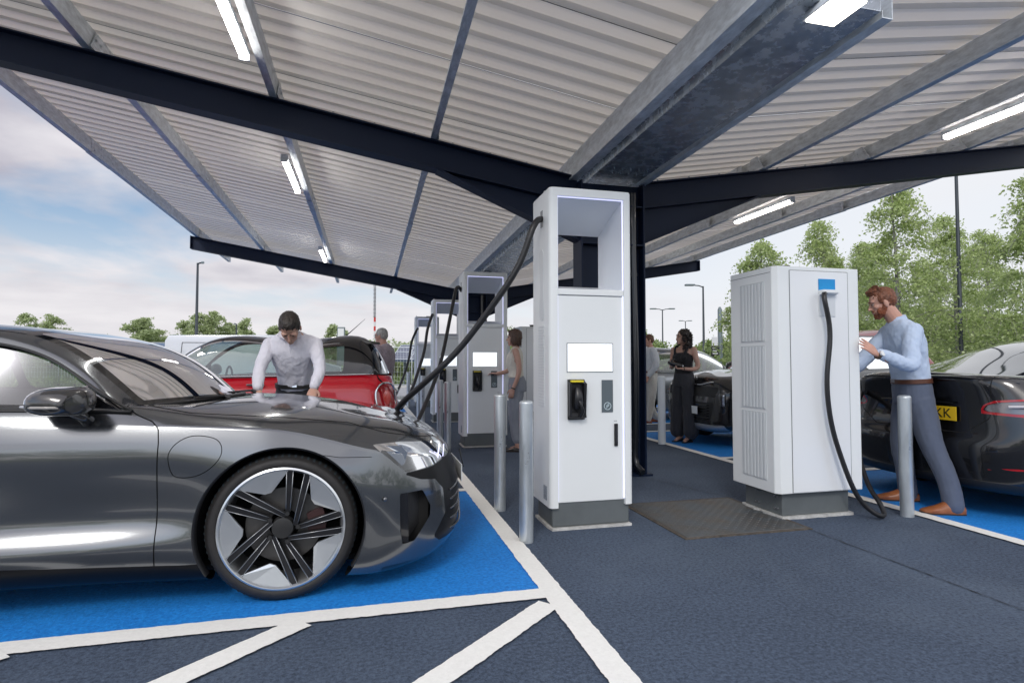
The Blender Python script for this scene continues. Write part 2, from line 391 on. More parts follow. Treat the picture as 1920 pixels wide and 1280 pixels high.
# diagonal hatching between the bays
hat = []
for x in (.86, -.28, -1.42, -2.56, -3.7): hat.append((x, 2.79 if x < .5 else 2.71, x-1.62, 1.27, .118))
for j, h in enumerate(hat): lines('hatch_line', [h], .011)
for x in (0, -1.2, -2.4, -3.6): lines('hatch_line', [(x+.75, 6.28, x-.2, 5.33, .1)], .011)
for x in (4.4, 5.6, 6.8, 8.0): lines('hatch_line', [(x, 5.28, x+.9, 6.24, .1)], .011)
# tar seam in the aisle and the iron chamber cover
M_tar = mat('tar', (.012, .014, .02), .6, bump=.3)
setting('tar_seam', *rag(3.035, .5, 3.035, 3.5, .007, .006, 4), M_tar, .005)
setting('tar_seam', *rag(2.62, 5.9, 3.06, 4.46, .006, .008, 9), M_tar, .005)
def coverplate():
    m = bpy.data.materials.new('rusty_chequer_plate'); m.use_nodes = True; N = m.node_tree.nodes; L = m.node_tree.links; b = N['Principled BSDF']
    tc = N.new('ShaderNodeTexCoord'); n = N.new('ShaderNodeTexNoise'); n.inputs['Scale'].default_value = 5; n.inputs['Detail'].default_value = 8; L.new(tc.outputs['Object'], n.inputs['Vector'])
    r = N.new('ShaderNodeValToRGB'); L.new(n.outputs['Fac'], r.inputs[0]); r.color_ramp.elements[0].position = .36; r.color_ramp.elements[0].color = (.115, .13, .14, 1)
    r.color_ramp.elements[1].position = .68; r.color_ramp.elements[1].color = (.125, .11, .095, 1); L.new(r.outputs[0], b.inputs['Base Color'])
    b.inputs['Roughness'].default_value = .5; b.inputs['Metallic'].default_value = .45; return m
t = thing('chamber_cover', 'rusty steel chequer plate cover set in the asphalt beside the white cabinet', 'cover', (2.09, 3.505, .003))
mb = MB(); mb.box(0, .945, 0, .92, -.02, .006, .003); mcp = coverplate()
for i in range(22):
    for j in range(22):
        cx = .045+i*.0408; cyy = .04+j*.0402; an = R(45) if (i+j) % 2 else R(-45); l_, w_ = .014, .004
        V = []
        for (a, c, z) in ((-l_, 0, .0055), (0, -w_, .0055), (l_, 0, .0055), (0, w_, .0055), (-l_*.6, 0, .0085), (l_*.6, 0, .0085)):
            V.append((cx+a*math.cos(an)-c*math.sin(an), cyy+a*math.sin(an)+c*math.cos(an), z))
        mb.add(V, [(0, 1, 4), (1, 5, 4), (1, 2, 5), (2, 3, 5), (3, 4, 5), (3, 0, 4)])
mb.build('plate', mcp, t, fix=False)
mb = MB()
for (a, b2, c, d) in ((-.03, .975, -.03, -.003), (-.03, .975, .923, .95), (-.03, -.003, -.003, .923), (.948, .975, -.003, .923)): mb.box(a, b2, c, d, -.02, .004)
mb.build('frame', mat('rusty_iron', (.10, .085, .07), .7, .2, var=.5, vscale=20), t)
# ------------------------------------------------------------------ canopy
M_galv = mat('galvanised_steel', (.66, .70, .73), .45, .15, var=.24, vscale=22, rvar=.12, stretch=(1, .35, 1), detail=3)
M_navy = mat('navy_painted_steel', (.007, .015, .040), .5, 0, spec=.25, bump=.03, bscale=200)
M_sheet = mat('white_profiled_sheet', (.86, .845, .815), .6, 0, spec=.25, var=.03, vscale=3, stretch=(.4, 6, 1))
def _sheet(M_sheet, w):   # added translucency: daylight let through the pale sheet to brighten its underside
    nt = M_sheet.node_tree; N = nt.nodes; L = nt.links; t = N.new('ShaderNodeBsdfTranslucent'); t.inputs[0].default_value = (.97, .86, .72, 1)
    x = N.new('ShaderNodeMixShader'); x.inputs[0].default_value = w; L.new(N['Principled BSDF'].outputs[0], x.inputs[1]); L.new(t.outputs[0], x.inputs[2]); L.new(x.outputs[0], N['Material Output'].inputs[0])
_sheet(M_sheet, .26)
M_ribshade = mat('shaded_sheet_rib', (.84, .82, .785), .6, 0, spec=.25)  # duller copy of the white sheet, puts groove shade into the ribs
_sheet(M_ribshade, .11)
M_bolt = mat('zinc_bolt', (.45, .47, .5), .35, .9)
CX = 2.48; YB = (5.66, 14.1); Y0, Y1 = 2.5, 17.05; PUR = (.40, 1.88, 3.36, 4.86, 6.22)
def zb(u, Y): return 3.064+.168*u-.0145*(Y-5.66)      # top of cross beams
can = thing('canopy', 'long butterfly canopy of white profiled sheets on navy steel beams over the charging bays', 'canopy', (CX, YB[0], 0))
def cb(mb, name, m, **k):
    o = mb.build(name, m, can, **k)
    o.data.transform(Matrix.Translation((-CX, -YB[0], 0))); return o
def ibeam_wing(sg, Yb):
    mb = MB(); L1 = 6.36; wb = .006; fl = .085; d0 = .33; tf = .014
    def sect(u):   # returns top z, bottom z (with haunch)
        zt = zb(u, Yb)-.004; dep = .285
        return zt, zt-dep
    us = [0.36, 1.82, L1]
    # web + flanges, constant depth
    for (ya, yb2, ta, tb) in ((Yb-wb, Yb+wb, tf, None), (Yb-fl, Yb+fl, 0, tf), (Yb-fl, Yb+fl, None, None)):
        pts = []
        if tb is None and ta is not None:      # web
            for u in us: pts.append((CX+sg*u, sect(u)[0]-tf))
            for u in us[::-1]: pts.append((CX+sg*u, sect(u)[1]+tf))
        elif ta == 0:
            for u in us: pts.append((CX+sg*u, sect(u)[0]))
            for u in us[::-1]: pts.append((CX+sg*u, sect(u)[0]-tf))
        else:
            for u in us: pts.append((CX+sg*u, sect(u)[1]+tf))
            for u in us[::-1]: pts.append((CX+sg*u, sect(u)[1]))
        mb.prism(pts, ya, yb2)
    # haunch below near the column
    u0, u1 = .36, 1.80; za, zbm = sect(u0)[1], sect(u1)[1]; low = zb(0, Yb)-.60
    mb.prism([(CX+sg*u0, za-.001), (CX+sg*u1, zbm-.001), (CX+sg*u0, low)], Yb-wb*.9, Yb+wb*.9)
    mb.prism([(CX+sg*u1, zbm-.0005), (CX+sg*u0, low), (CX+sg*u0, low-tf), (CX+sg*(u1+.05), zbm-.0005)], Yb-fl*.97, Yb+fl*.97)
    mb.box(CX+sg*L1-.008, CX+sg*L1+.008, Yb-fl, Yb+fl, sect(L1)[1], sect(L1)[0])
    return cb(mb, 'cross_beam', M_navy)
for Yb in YB:
    for sg in (-1, 1): ibeam_wing(sg, Yb)
    # column: I section, web in the XZ plane
    mb = MB(); zt = zb(0, Yb)+.02
    mb.box(CX-.36, CX-.342, Yb-.125, Yb+.125, 0, zt); mb.box(CX+.342, CX+.36, Yb-.125, Yb+.125, 0, zt); mb.box(CX-.3415, CX+.3415, Yb-.007, Yb+.007, 0, zt)
    for z in (2.42, 2.83): mb.box(CX-.3415, CX+.3415, Yb-.115, Yb-.0072, z, z+.014)
    mb.box(CX-.41, CX+.41, Yb-.16, Yb+.16, 0, .02)
    cb(mb, 'column', M_navy)
    mb = MB(); mb.tube(spath([(CX+.24, Yb-.09, zt-.1), (CX+.24, Yb-.09, 2.3), (CX+.24, Yb-.09, .3), (CX+.25, Yb-.10, .12), (CX+.27, Yb-.2, .05)], 30), .034, 14)
    for z in (.35, 1.2, 2.1): mb.tube([(CX+.24, Yb-.09, z), (CX+.24, Yb-.09, z+.03)], .042, 14)
    cb(mb, 'downpipe', mat('black_pipe', (.01, .012, .016), .3, coat=.3), smooth=True, auto=40)
# purlins: C sections along Y on top of the beams
PH, PW, PT = .19, .065, .004
def purlin(sg, u):
    x = CX+sg*u
    for (ya, yb2, e) in ((Y0, 6.35 if sg < 0 else 6.3, 0), (6.35 if sg < 0 else 6.3, 9.6, 1), (9.6, 13.3, 0), (13.3, Y1, 1)):
        mb = MB(); lo = .0; s = -1    # web on the outer... open side faces outwards on the left wing
        o = .003*e
        za, zc = zb(u, ya)-o, zb(u, yb2)-o; V = []
        for (Y, z) in ((ya, za), (yb2, zc)):
            prof = [(0-o, 0), (PW+o, 0), (PW+o, PH), (PW-PT, PH), (PW-PT, PT), (PT, PT), (PT, .02), (-o, .02)]
            for (a, b) in prof: V.append((x-PW/2+a, Y, z+b))
        n = 8; F = [(i, (i+1) % n, n+(i+1) % n, n+i) for i in range(n)]+[tuple(range(n)), tuple(range(n, 2*n))[::-1]]
        mb.add(V, F); mb.box(x-PW/2, x+PW/2, ya+.001, yb2-.001, max(za, zc)+PH-.004+.002, max(za, zc)+PH-.001) if False else None
        cb(mb, 'purlin', M_galv)
    # sleeve joints with bolts, cleats on the beams
    for yj in (9.25, 6.3):
        z = zb(u, yj); mb = MB()
        mb.box(x-PW/2-.005, x+PW/2+.005, yj-.36, yj+.36, z-.0075, z-.0035)
        xs = x+PW/2+.0035 if sg < 0 else x-PW/2-.0075
        mb.box(xs, xs+.004, yj-.36, yj+.36, z-.0075, z+PH-.012)
        for dy in (-.28, -.08, .0, .28):
            for dz in (.05, .14):
                mb.tube([(x+PW/2+.003 if sg < 0 else x-PW/2-.003, yj+dy, z+dz), (x+PW/2+.016 if sg < 0 else x-PW/2-.016, yj+dy, z+dz)], .013, 6)
        cb(mb, 'purlin_joint', M_galv)
    for Yb in YB:
        mb = MB(); z = zb(u, Yb); xs = x+PW/2+.008 if sg < 0 else x-PW/2-.016
        mb.prism([(Yb-.13, z+.002), (Yb+.13, z+.002), (Yb+.09, z+.17), (Yb-.02, z+.17)], xs, xs+.008, 'x')
        for dy in (-.04, .05): mb.tube([(xs, Yb+dy, z+.10), (xs+.02, Yb+dy, z+.10)], .012, 6)
        cb(mb, 'cleat', M_galv)
for sg in (-1, 1):
    for u in PUR[1:]: purlin(sg, u)
# profiled roof sheets: ribs run up the slope; one part per 1 m sheet
prof = []     # (dy, dz) over 1 m, five ribs; pans low, crowns high
for k in range(5):
    b0 = k*.2; prof += [(b0, 0), (b0+.132, 0), (b0+.141, .042), (b0+.184, .042), (b0+.193, 0)]
nsh = int((Y1-Y0)/1.0)+1
for sg in (-1, 1):
    for s in range(nsh):
        ya = Y0-.03+s*1.0; V = []; F = []
        for (dy, dz) in prof+[(1.0, 0)]:
            Y = min(ya+dy, Y1+.03)
            for u in (.36, 6.3): V.append((CX+sg*u, Y, zb(u, Y)+PH+dz+(.003 if s % 2 else 0)))
        n = len(prof)
        for i in range(n): F.append((2*i, 2*i+2, 2*i+3, 2*i+1))
        # upper skin
        mb = MB(); mb.add(V, F); o_ = cb(mb, 'roof_sheet', M_sheet, fix=False); o_.data.materials.append(M_ribshade)
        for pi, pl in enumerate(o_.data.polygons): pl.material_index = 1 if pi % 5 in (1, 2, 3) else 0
        # dark lap line between sheets
mb = MB()
for sg in (-1, 1):
    for s in range(nsh):
        Y = Y0-.03+s*1.0
        V = [(CX+sg*u, Y+d, zb(u, Y)+PH-.0015) for u in (.42, 6.28) for d in (-.004, .004)]; mb.add(V, [(0, 1, 3, 2)])
cb(mb, 'sheet_lap', mat('lap_sealant', (.10, .10, .105), .7), fix=False)
# central gutter
mb = MB()
def chan(x0, x1, z0, z1, ya=Y0+.08, yb2=Y1): 
    dz = .0145*(yb2-ya); o = .0145*(ya-5.66); V = []
    for (Y, q) in ((ya, -o), (yb2, -o-dz)):
        for (x, z) in ((x0, z0), (x1, z0), (x1, z1), (x0, z1)): V.append((x, Y, z+q))
    mb.add(V, [(0, 1, 2, 3), (4, 7, 6, 5), (0, 4, 5, 1), (1, 5, 6, 2), (2, 6, 7, 3), (3, 7, 4, 0)])
chan(2.03, 2.036, 3.105, 3.33); chan(2.0361, 2.13, 3.105, 3.111); chan(2.124, 2.13, 3.1111, 3.15)
chan(2.90, 2.906, 3.105, 3.33, 2.6); chan(2.83, 2.8999, 3.105, 3.111, 2.6); chan(2.83, 2.836, 3.1111, 3.15, 2.6)
for yj in (6.2, 9.3):
    for xx in (2.029-.004, 2.907): mb.box(xx, xx+.004, yj-.35, yj+.35, 3.12-.0145*(yj-5.66), 3.28-.0145*(yj-5.66))
cb(mb, 'gutter_channel', M_galv)
mb = MB()
chan(2.25, 2.80, 3.125, 3.129); chan(2.25, 2.2535, 3.1291, 3.26); chan(2.20, 2.2499, 3.2, 3.204); chan(2.7965, 2.80, 3.1291, 3.26)
cb(mb, 'gutter_pan', mat('galvanised_pan', (.50, .54, .58), .26, .55, var=.25, vscale=9, rvar=.12))
mb = MB()
for k in range(5):
    for j in range(2):
        mb.tube([(2.36+k*.09+.03*j, 5.25+.12*j, 3.132), (2.36+k*.09+.03*j, 5.25+.12*j, 3.108)], .009, 8)
for sg in (-1, 1):
    for Yb in YB[:1]:
        for k in range(7):
            u = .55+k*.38; z = zb(u, Yb)
            mb.tube([(CX+sg*u, Yb-.06, z-.004), (CX+sg*u, Yb-.06, z+.014)], .011, 6)
cb(mb, 'bolt', M_bolt)
# ------------------------------------------------------------------ luminaires under the canopy
M_lamp = emat('lit_diffuser', (1, .96, .90), 15.0)
def luminaire(x, ya, yb2, zoff, label, warm=None):
    t = thing('canopy_light', label, 'light', (x, (ya+yb2)/2, zoff), 0, 'tube lights hanging under the canopy')
    h = (yb2-ya)/2; mb = MB(); mb.box(-.038, .038, -h, h, .02, .06, .006); mb.build('housing', M_galv, t)
    mb = MB(); mb.box(-.028, .028, -h+.01, h-.01, -.03, .019, .012); mb.build('diffuser', warm or M_lamp, t, smooth=True, auto=60)
    mb = MB()
    for s in (-1, 1): mb.box(-.04, .04, s*h-.012, s*h+.012, -.025, .062, .004)
    mb.build('end_cap', M_galv, t)
    return t
XL = -.98
luminaire(XL, 3.45, 4.84, zb(CX-XL, 4.2)-.07, 'long lit tube light under the third left purlin, in front of the navy beam')
luminaire(XL, 7.05, 8.35, zb(CX-XL, 7.7)-.07, 'lit tube light under the left wing just beyond the near navy beam')
luminaire(XL, 12.1, 13.5, zb(CX-XL, 12.8)-.07, 'small distant lit tube light under the left wing near the far beam')
M_lamp2 = emat('lit_diffuser_warm', (1, .90, .80), 12.0)
luminaire(6.02, 3.4, 4.8, zb(3.54, 4.1)-.07, 'slim lit tube light under the right wing near the right edge of the picture', M_lamp2)
luminaire(6.02, 7.1, 8.45, zb(3.54, 7.8)-.07, 'slim warm tube light under the right wing beyond the navy beam', M_lamp2)
luminaire(6.02, 11.9, 13.2, zb(3.54, 12.6)-.07, 'tiny far tube light under the right wing beside the navy column', M_lamp2)
t = thing('floodlight', 'square lit floodlight under the end of the central gutter at the top edge', 'light', (2.47, 2.56, 3.13))
mb = MB(); mb.prism([(-.11, -.02), (.11, -.02), (.08, .04), (-.08, .04)], -.13, .13); mb.build('housing', M_galv, t, bev=.004)
mb = MB(); mb.box(-.095, .095, -.115, .115, -.03, -.021, .004); mb.build('lens', emat('lit_flood', (1, .93, .80), 6), t)
mb = MB(); mb.box(-.02, .02, -.05, .05, .046, .075); mb.build('bracket', M_galv, t)
# ------------------------------------------------------------------ charging posts
M_white = mat('white_powder_coat', (.82, .845, .84), .42, coat=.1, var=.015, vscale=2)
M_white2 = mat('white_gloss_panel', (.82, .84, .85), .22, coat=.3)
M_grey = mat('pedestal_grey', (.12, .135, .14), .45, bump=.05, bscale=30, var=.12, vscale=3)
M_black = mat('black_plastic', (.012, .012, .014), .35, bump=.02, bscale=80)
M_rub = mat('cable_rubber', (.014, .014, .016), .42, coat=.1)
M_conc = mat('pale_concrete', (.52, .52, .50), .85, var=.3, vscale=14, bump=.5, bscale=60)
M_led = emat('lavender_led', (.58, .60, 1.0), 1.0)
M_scr = emat('lit_screen', (.86, .93, 1.0), .92)
M_panel = mat('slate_panel', (.11, .135, .15), .35)
M_steel = mat('steel', (.5, .52, .54), .3, .9)
def charger(label):
    t = thing('charging_station', label, 'charging station', (1.24, 3.87, 0), 0, 'white charging stations along the left line')
    W_, D_, H_ = .635, .415, 2.44; pw = .062
    mb = MB(); mb.box(.025, W_-.02, .03, D_-.03, .018, .205); mb.build('pedestal', M_grey, t, bev=.012)
    mb = MB(); n = 26
    pts = [(-.0+.022*mnoise.noise(Vector((i*.9, 0, 3))), 0) for i in range(n)]
    V = []; F = []
    ring = [(.02+(W_-.03)*i/12, .008+.008*mnoise.noise(Vector((i, 1, 1)))) for i in range(13)]+[(W_-.008+.008*mnoise.noise(Vector((i, 5, 1))), .02+(D_-.04)*i/6) for i in range(1, 6)]+[(.01+(W_-.03)*(1-i/6), D_-.01) for i in range(7)]+[(.008+.012*mnoise.noise(Vector((i, 9, 1))), D_-.02-(D_-.05)*i/6) for i in range(1, 6)]
    mb.prism(ring, 0, .017, 'z'); mb.build('concrete_footing', M_conc, t)
    # outer frame: two pillars and a head, rounded front corners
    def arc(cx, cy, r, a0, a1, k=7): return [(cx+r*math.cos(R(a0+(a1-a0)*i/k)), cy+r*math.sin(R(a0+(a1-a0)*i/k))) for i in range(k+1)]
    r = .032
    for s in (0, 1):
        o = arc(r, r, r, 180, 270)+[(pw, 0), (pw, .03), (.035, .034), (.035, D_), (0, D_)]
        if s: o = [(W_-x, y) for (x, y) in o]
        mb = MB(); mb.prism(o, .158, H_-.0605, 'z'); mb.build('side_frame', M_white, t, smooth=True, auto=35)
    o = arc(r, r, r, 180, 270)+arc(W_-r, r, r, 270, 360)+[(W_, D_), (0, D_)]
    mb = MB(); mb.prism(o, H_-.06, H_-.012, 'z')
    o2 = [(W_/2+(x-W_/2)*.985, .2+(y-.2)*.985) for (x, y) in o]; 
    nn = len(o); V = [(x, y, H_-.012) for (x, y) in o]+[(x, y, H_) for (x, y) in o2]; mb.add(V, [(i, (i+1) % nn, nn+(i+1) % nn, nn+i) for i in range(nn)]+[tuple(range(nn, 2*nn))])
    mb.build('head_frame', M_white, t, smooth=True, auto=30)
    # front door panel, lower part
    zt = 1.665
    mb = MB(); mb.box(.0625, W_-.0625, .022, .06, .19, zt, .004); mb.build('front_panel', M_white, t)
    mb = MB(); mb.box(.0365, W_-.0365, .0605, D_-.004, .2055, zt-.001); mb.build('rear_housing', M_white, t)
    mb = MB(); mb.box(.0625, W_-.0625, .012, .40, zt+.003, 1.712, .004); mb.build('shelf', M_white, t)
    # flared window through the head of the post
    f0, f1, z0, z1 = .0635, W_-.0635, 1.7125, H_-.0605; b0, b1, c0, c1 = .13, W_-.095, 1.78, 2.19; yb = D_-.006; y0 = .03
    V = [(f0, y0, z0), (f1, y0, z0), (f1, y0, z1), (f0, y0, z1), (b0, yb, c0), (b1, yb, c0), (b1, yb, c1), (b0, yb, c1)]
    # outward copies give the liner thickness up to the frame
    V += [(f0-.001, y0, z0), (f1+.001, y0, z0), (f1+.001, y0, z1), (f0-.001, y0, z1), (.036, yb, z0), (W_-.036, yb, z0), (W_-.036, yb, z1), (.036, yb, z1)]
    mb = MB(); mb.add(V, [(0, 1, 5, 4), (1, 2, 6, 5), (2, 3, 7, 6), (3, 0, 4, 7), (4, 5, 13, 12), (5, 6, 14, 13), (6, 7, 15, 14), (7, 4, 12, 15)])
    mb.build('window_liner', mat('pale_liner', (.76, .79, .83), .3, coat=.2), t, fix=False)
    # lavender light strips
    for (a, b_, c, d) in ((f0-.0005, f0+.005, .2, z1), (f1-.005, f1+.0005, .2, z1), (f0+.006, f1-.006, z1-.006, z1)):
        mb = MB(); mb.box(a, b_, .016, .0215, c, d); mb.build('light_strip', M_led, t)
    mb = MB(); mb.box(.134, .490, .018, .0218, 1.112, 1.323, .001); fr = mb.build('screen', mat('screen_bezel', (.2, .22, .23), .3), t)
    mb = MB(); mb.box(.140, .484, .0165, .0179, 1.118, 1.317); mb.build('display', M_scr, fr)
    # connector holster
    mb = MB(); x0, x1, zz0, zz1 = .138, .262, .776, 1.062
    mb.prism([(.022, zz0), (-.028, zz0+.02), (-.036, zz1-.03), (.022, zz1)], x0, x0+.016, 'x'); mb.prism([(.022, zz0), (-.028, zz0+.02), (-.036, zz1-.03), (.022, zz1)], x1-.016, x1, 'x')
    mb.box(x0, x1, .0, .0215, zz0, zz1); mb.prism([(.021, zz1-.035), (-.036, zz1-.03), (.021, zz1)], x0, x1, 'x'); mb.prism([(.021, zz0), (-.028, zz0+.02), (-.026, zz0+.05), (.021, zz0+.03)], x0, x1, 'x')
    h = mb.build('holster', M_black, t, bev=.003)
    mb = MB(); mb.box(x0+.012, x1-.02, -.035, -.005, zz1-.02, zz1-.006, .002); mb.build('yellow_sticker', mat('yellow_sticker', (.75, .62, .03), .5), h)
    mb = MB(); mb.tube([(.2, -.02, .86), (.2, -.045, .90), (.2, -.04, .96), (.2, -.02, 1.0)], .03, 14, rs=[.028, .034, .030, .02], flat=.7)
    mb.tube([(.185, -.02, .94), (.205, -.062, .90), (.225, -.06, .84), (.215, -.03, .80)], .014, 10); mb.build('connector', M_black, t, smooth=True, auto=50)
    mb = MB(); mb.box(.40, .488, .0165, .0218, .822, 1.056, .002); cp = mb.build('card_reader', M_panel, t)
    mb = MB(); mb.tube([(.444+.026*math.cos(a), .0155, .867+.026*math.sin(a)) for a in np.linspace(0, 2*PI, 25)], .0022, 6, cap=False)
    for k in range(3):
        mb.tube([(.432+k*.008+.006*math.cos(a), .0155, .862+k*.007+.012*math.sin(a)) for a in np.linspace(-1, 1.2, 7)], .0022, 6)
    mb.build('contactless_symbol', mat('pale_print', (.62, .74, .78), .5), cp)
    mb = MB(); mb.box(.495, .522, .008, .0218, .576, .739, .004); lk = mb.build('door_handle', M_black, t)
    mb = MB(); mb.box(.501, .516, .004, .0079, .60, .72, .002); mb.build('grip', mat('dark_lever', (.03, .03, .033), .25, coat=.4), lk)
    mb = MB()
    for k in range(3): mb.box(.496+k*.009, .501+k*.009, .0212, .0218, .752, .762)
    mb.build('door_mark', mat('grey_print', (.35, .37, .38), .5), t)
    # left flank: cable slot, recess, rating plate
    mb = MB(); mb.box(-.003, -.0003, .16, .215, 2.185, 2.31, .0012); mb.build('cable_slot', mat('slot_grey', (.25, .26, .27), .5), t)
    mb = MB(); P = smoothpoly([(.15, 1.50), (.13, 1.58), (.15, 1.74), (.19, 2.02), (.215, 2.02), (.225, 1.74), (.25, 1.58), (.23, 1.50)], 4)
    mb.prism([tuple(p) for p in P], -.0022, -.0003, 'x'); mb.build('flank_recess', mat('white_recess', (.72, .745, .75), .5), t)
    mb = MB()
    for k in range(28): mb.box(-.0035, -.0003, .13, .27, .86+k*.0215, .872+k*.0215)
    mb.build('side_louvre', mat('louvre_white', (.74, .765, .77), .5), t)
    mb = MB(); mb.box(-.002, -.0003, .07, .15, .20, .30); mb.build('rating_plate', mat('rating_plate', (.38, .42, .46), .4, .3, var=.4, vscale=60), t)
    mb = MB(); mb.tube([(.045, .26+.02*math.cos(a), H_+.022+.02*math.sin(a)) for a in np.linspace(-PI/2, 1.5*PI, 21)], .0055, 8, cap=False); mb.tube([(.045, .26, H_-.001), (.045, .26, H_+.006)], .013, 12)
    mb.build('lifting_eye', M_steel, t, smooth=True)
    mb = MB(); mb.box(.30, .40, .15, .2, H_+.0005, H_+.028, .006); mb.build('top_vent', M_black, t)
    return t
ch1 = charger('nearest and tallest white charging station with a screen, beside two steel bollards')
ch2 = dup(ch1, (1.262, 7.86, .01), label='white charging station where the woman in the cream top taps the card reader')
ch3 = dup(ch1, (1.225, 11.4, 0), label='white charging station third in the row, half hidden behind the second one')
ch4 = dup(ch1, (1.20, 15.5, -.02), label='farthest white charging station in the row with the lowest looking head')
# ------------------------------------------------------------------ power cabinets
def cabinet(label):
    X0, X1, Y0_, Y1_ = 2.962, 3.738, 3.70, 4.24
    t = thing('power_cabinet', label, 'power cabinet', (2.962, 3.70, 0), 0, 'white power cabinets along the aisle')
    w, d, h0, h1 = X1-X0, Y1_-Y0_, .20, 1.915
    o = [(0, .035), (.03, 0), (w-.012, 0), (w, .012), (w, d), (0, d)]
    mb = MB(); mb.prism(o, h0, h1, 'z'); mb.build('body', M_white, t, bev=.004)
    mb = MB(); mb.box(.135, w-.115, -.0045, -.0005, h0+.006, h1-.032, .002); mb.build('door', M_white2, t)
    mb = MB()
    for (a, b_, c, e) in ((.129, .1345, h0+.004, h1-.03), (w-.1145, w-.109, h0+.004, h1-.03), (.1346, w-.1146, h1-.0315, h1-.0275)): mb.box(a, b_, -.0015, -.0003, c, e)
    mb.box(-.0012, -.0002, .045, d, h1-.046, h1-.042)
    mb.build('door_gap', mat('gap_grey', (.2, .21, .22), .6), t)
    for (z0, z1) in ((1.345, 1.81), (.825, 1.315), (.285, .80)):
        mb = MB(); mb.box(-.004, -.0003, .115, .405, z0, z1); g = mb.build('vent_grille', mat('vent_back', (.60, .63, .64), .6), t)
        mb = MB()
        for k in range(7): mb.box(-.0075, -.0041, .125+k*.04, .125+k*.04+.022, z0+.008, z1-.008)
        mb.build('louvre', mat('vent_slat', (.68, .71, .72), .5), g)
    mb = MB(); x0, x1 = .39, .54
    mb.box(x0, x1, -.012, -.005, 1.739, 1.826, .001); mb.build('blue_badge', mat('blue_badge', (.0, .27, .62), .4), t)
    mb = MB(); mb.box(x0, x1, -.0105, -.0046, 1.537, 1.7385, .002); rc = mb.build('outlet_recess', mat('recess_white', (.66, .69, .71), .5), t)
    mb = MB(); mb.prism([(-.055, 1.7385), (-.0106, 1.7385), (-.0106, 1.70), (-.055, 1.715)], x0+.004, x1-.004, 'x'); mb.build('cable_outlet', M_white, t)
    mb = MB(); mb.box(.08, w-.09, .055, d-.05, .022, h0-.001, .006); mb.build('pedestal', M_grey, t)
    mb = MB(); n = 14
    ring = [(.06+(w-.13)*i/n, .03+.012*mnoise.noise(Vector((i*.8, 2, 7)))) for i in range(n+1)]+[(w-.06, .1+(d-.12)*i/5) for i in range(1, 5)]+[(w-.07-(w-.14)*i/n, d-.02) for i in range(n+1)]+[(.05+.02*mnoise.noise(Vector((i*.9, 4, 7))), d-.04-(d-.1)*i/8) for i in range(1, 8)]
    mb.prism(ring, 0, .0215, 'z'); mb.build('concrete_footing', M_conc, t)
    for yy in (.10, .32):
        for zz in (.07, .16): 
            mb = MB(); mb.tube([(.0795, yy, zz), (.070, yy, zz)], .008, 8); mb.tube([(.0795, yy+.03, zz), (.070, yy+.03, zz)], .008, 8); mb.build('bolt', M_bolt, t)
    mb = MB(); mb.cyl(.33, .3, h1+.0005, h1+.04, .04); mb.cyl(.33, .3, h1+.04, h1+.055, .05); mb.build('vent_cap', mat('dark_cap', (.02, .02, .022), .5), t, smooth=True, auto=40)
    return t
cab1 = cabinet('large white power cabinet with louvred side, blue badge and a black cable hanging down')
dup(cab1, (2.962, 7.75, 0), label='white power cabinet hidden behind the nearest charging station and the navy column')
dup(cab1, (2.962, 11.2, 0), label='distant pale power cabinet behind the woman in the cream top')
dup(cab1, (2.962, 15.2, 0), label='farthest pale power cabinet at the end of the aisle')
# ------------------------------------------------------------------ bollards
M_boll = mat('galvanised_bollard', (.56, .60, .62), .36, .65, var=.16, vscale=7, rvar=.1, stretch=(1, 1, .35))
def bollard(label, x, y, h=.93, m=None, r=.047):
    mb = MB(); mb.cyl(0, 0, 0, h-.018, r, 32)
    o = None; mb2 = mb
    mb.tube([(0, 0, h-.018), (0, 0, h-.009), (0, 0, h-.003), (0, 0, h)], r, 32, rs=[r, r*.93, r*.72, r*.25])
    o = mb.build('bollard', m or M_boll, None, smooth=True, auto=50); o.location = (x, y, 0)
    return tag(o, label, 'bollard', 'steel bollards guarding the charging stations')
b0 = bollard('nearest steel bollard, in front of the left edge of the tall charging station', 1.02, 3.70)
def bcopy(label, x, y, z=0):
    o = b0.copy(); link(o); o.location = (x, y, z); o['label'] = label; return o
bcopy('steel bollard just left of the nearest one, beside the car nose', 1.03, 4.53)
bcopy('steel bollard in front of the legs of the bearded man', 4.04, 3.60)
bcopy('right one of the two steel bollards left of the second charging station', 1.03, 7.70)
bcopy('left one of the two steel bollards left of the second charging station', 1.03, 8.55)
bcopy('right one of the two dark bollards by the third charging station', 1.03, 11.4)
bcopy('left one of the two dark bollards by the third charging station', 1.03, 12.3)
bcopy('farthest steel bollard, left of the others near the red car tail light', 1.03, 15.6)
M_bw = mat('white_bollard', (.74, .77, .78), .4, coat=.1)
bollard('white bollard beside the dark haired woman with the cable looped round its foot', 4.15, 7.62, .99, M_bw, .055)
bcopy('steel bollard behind the right hand power cabinet', 4.15, 4.46)
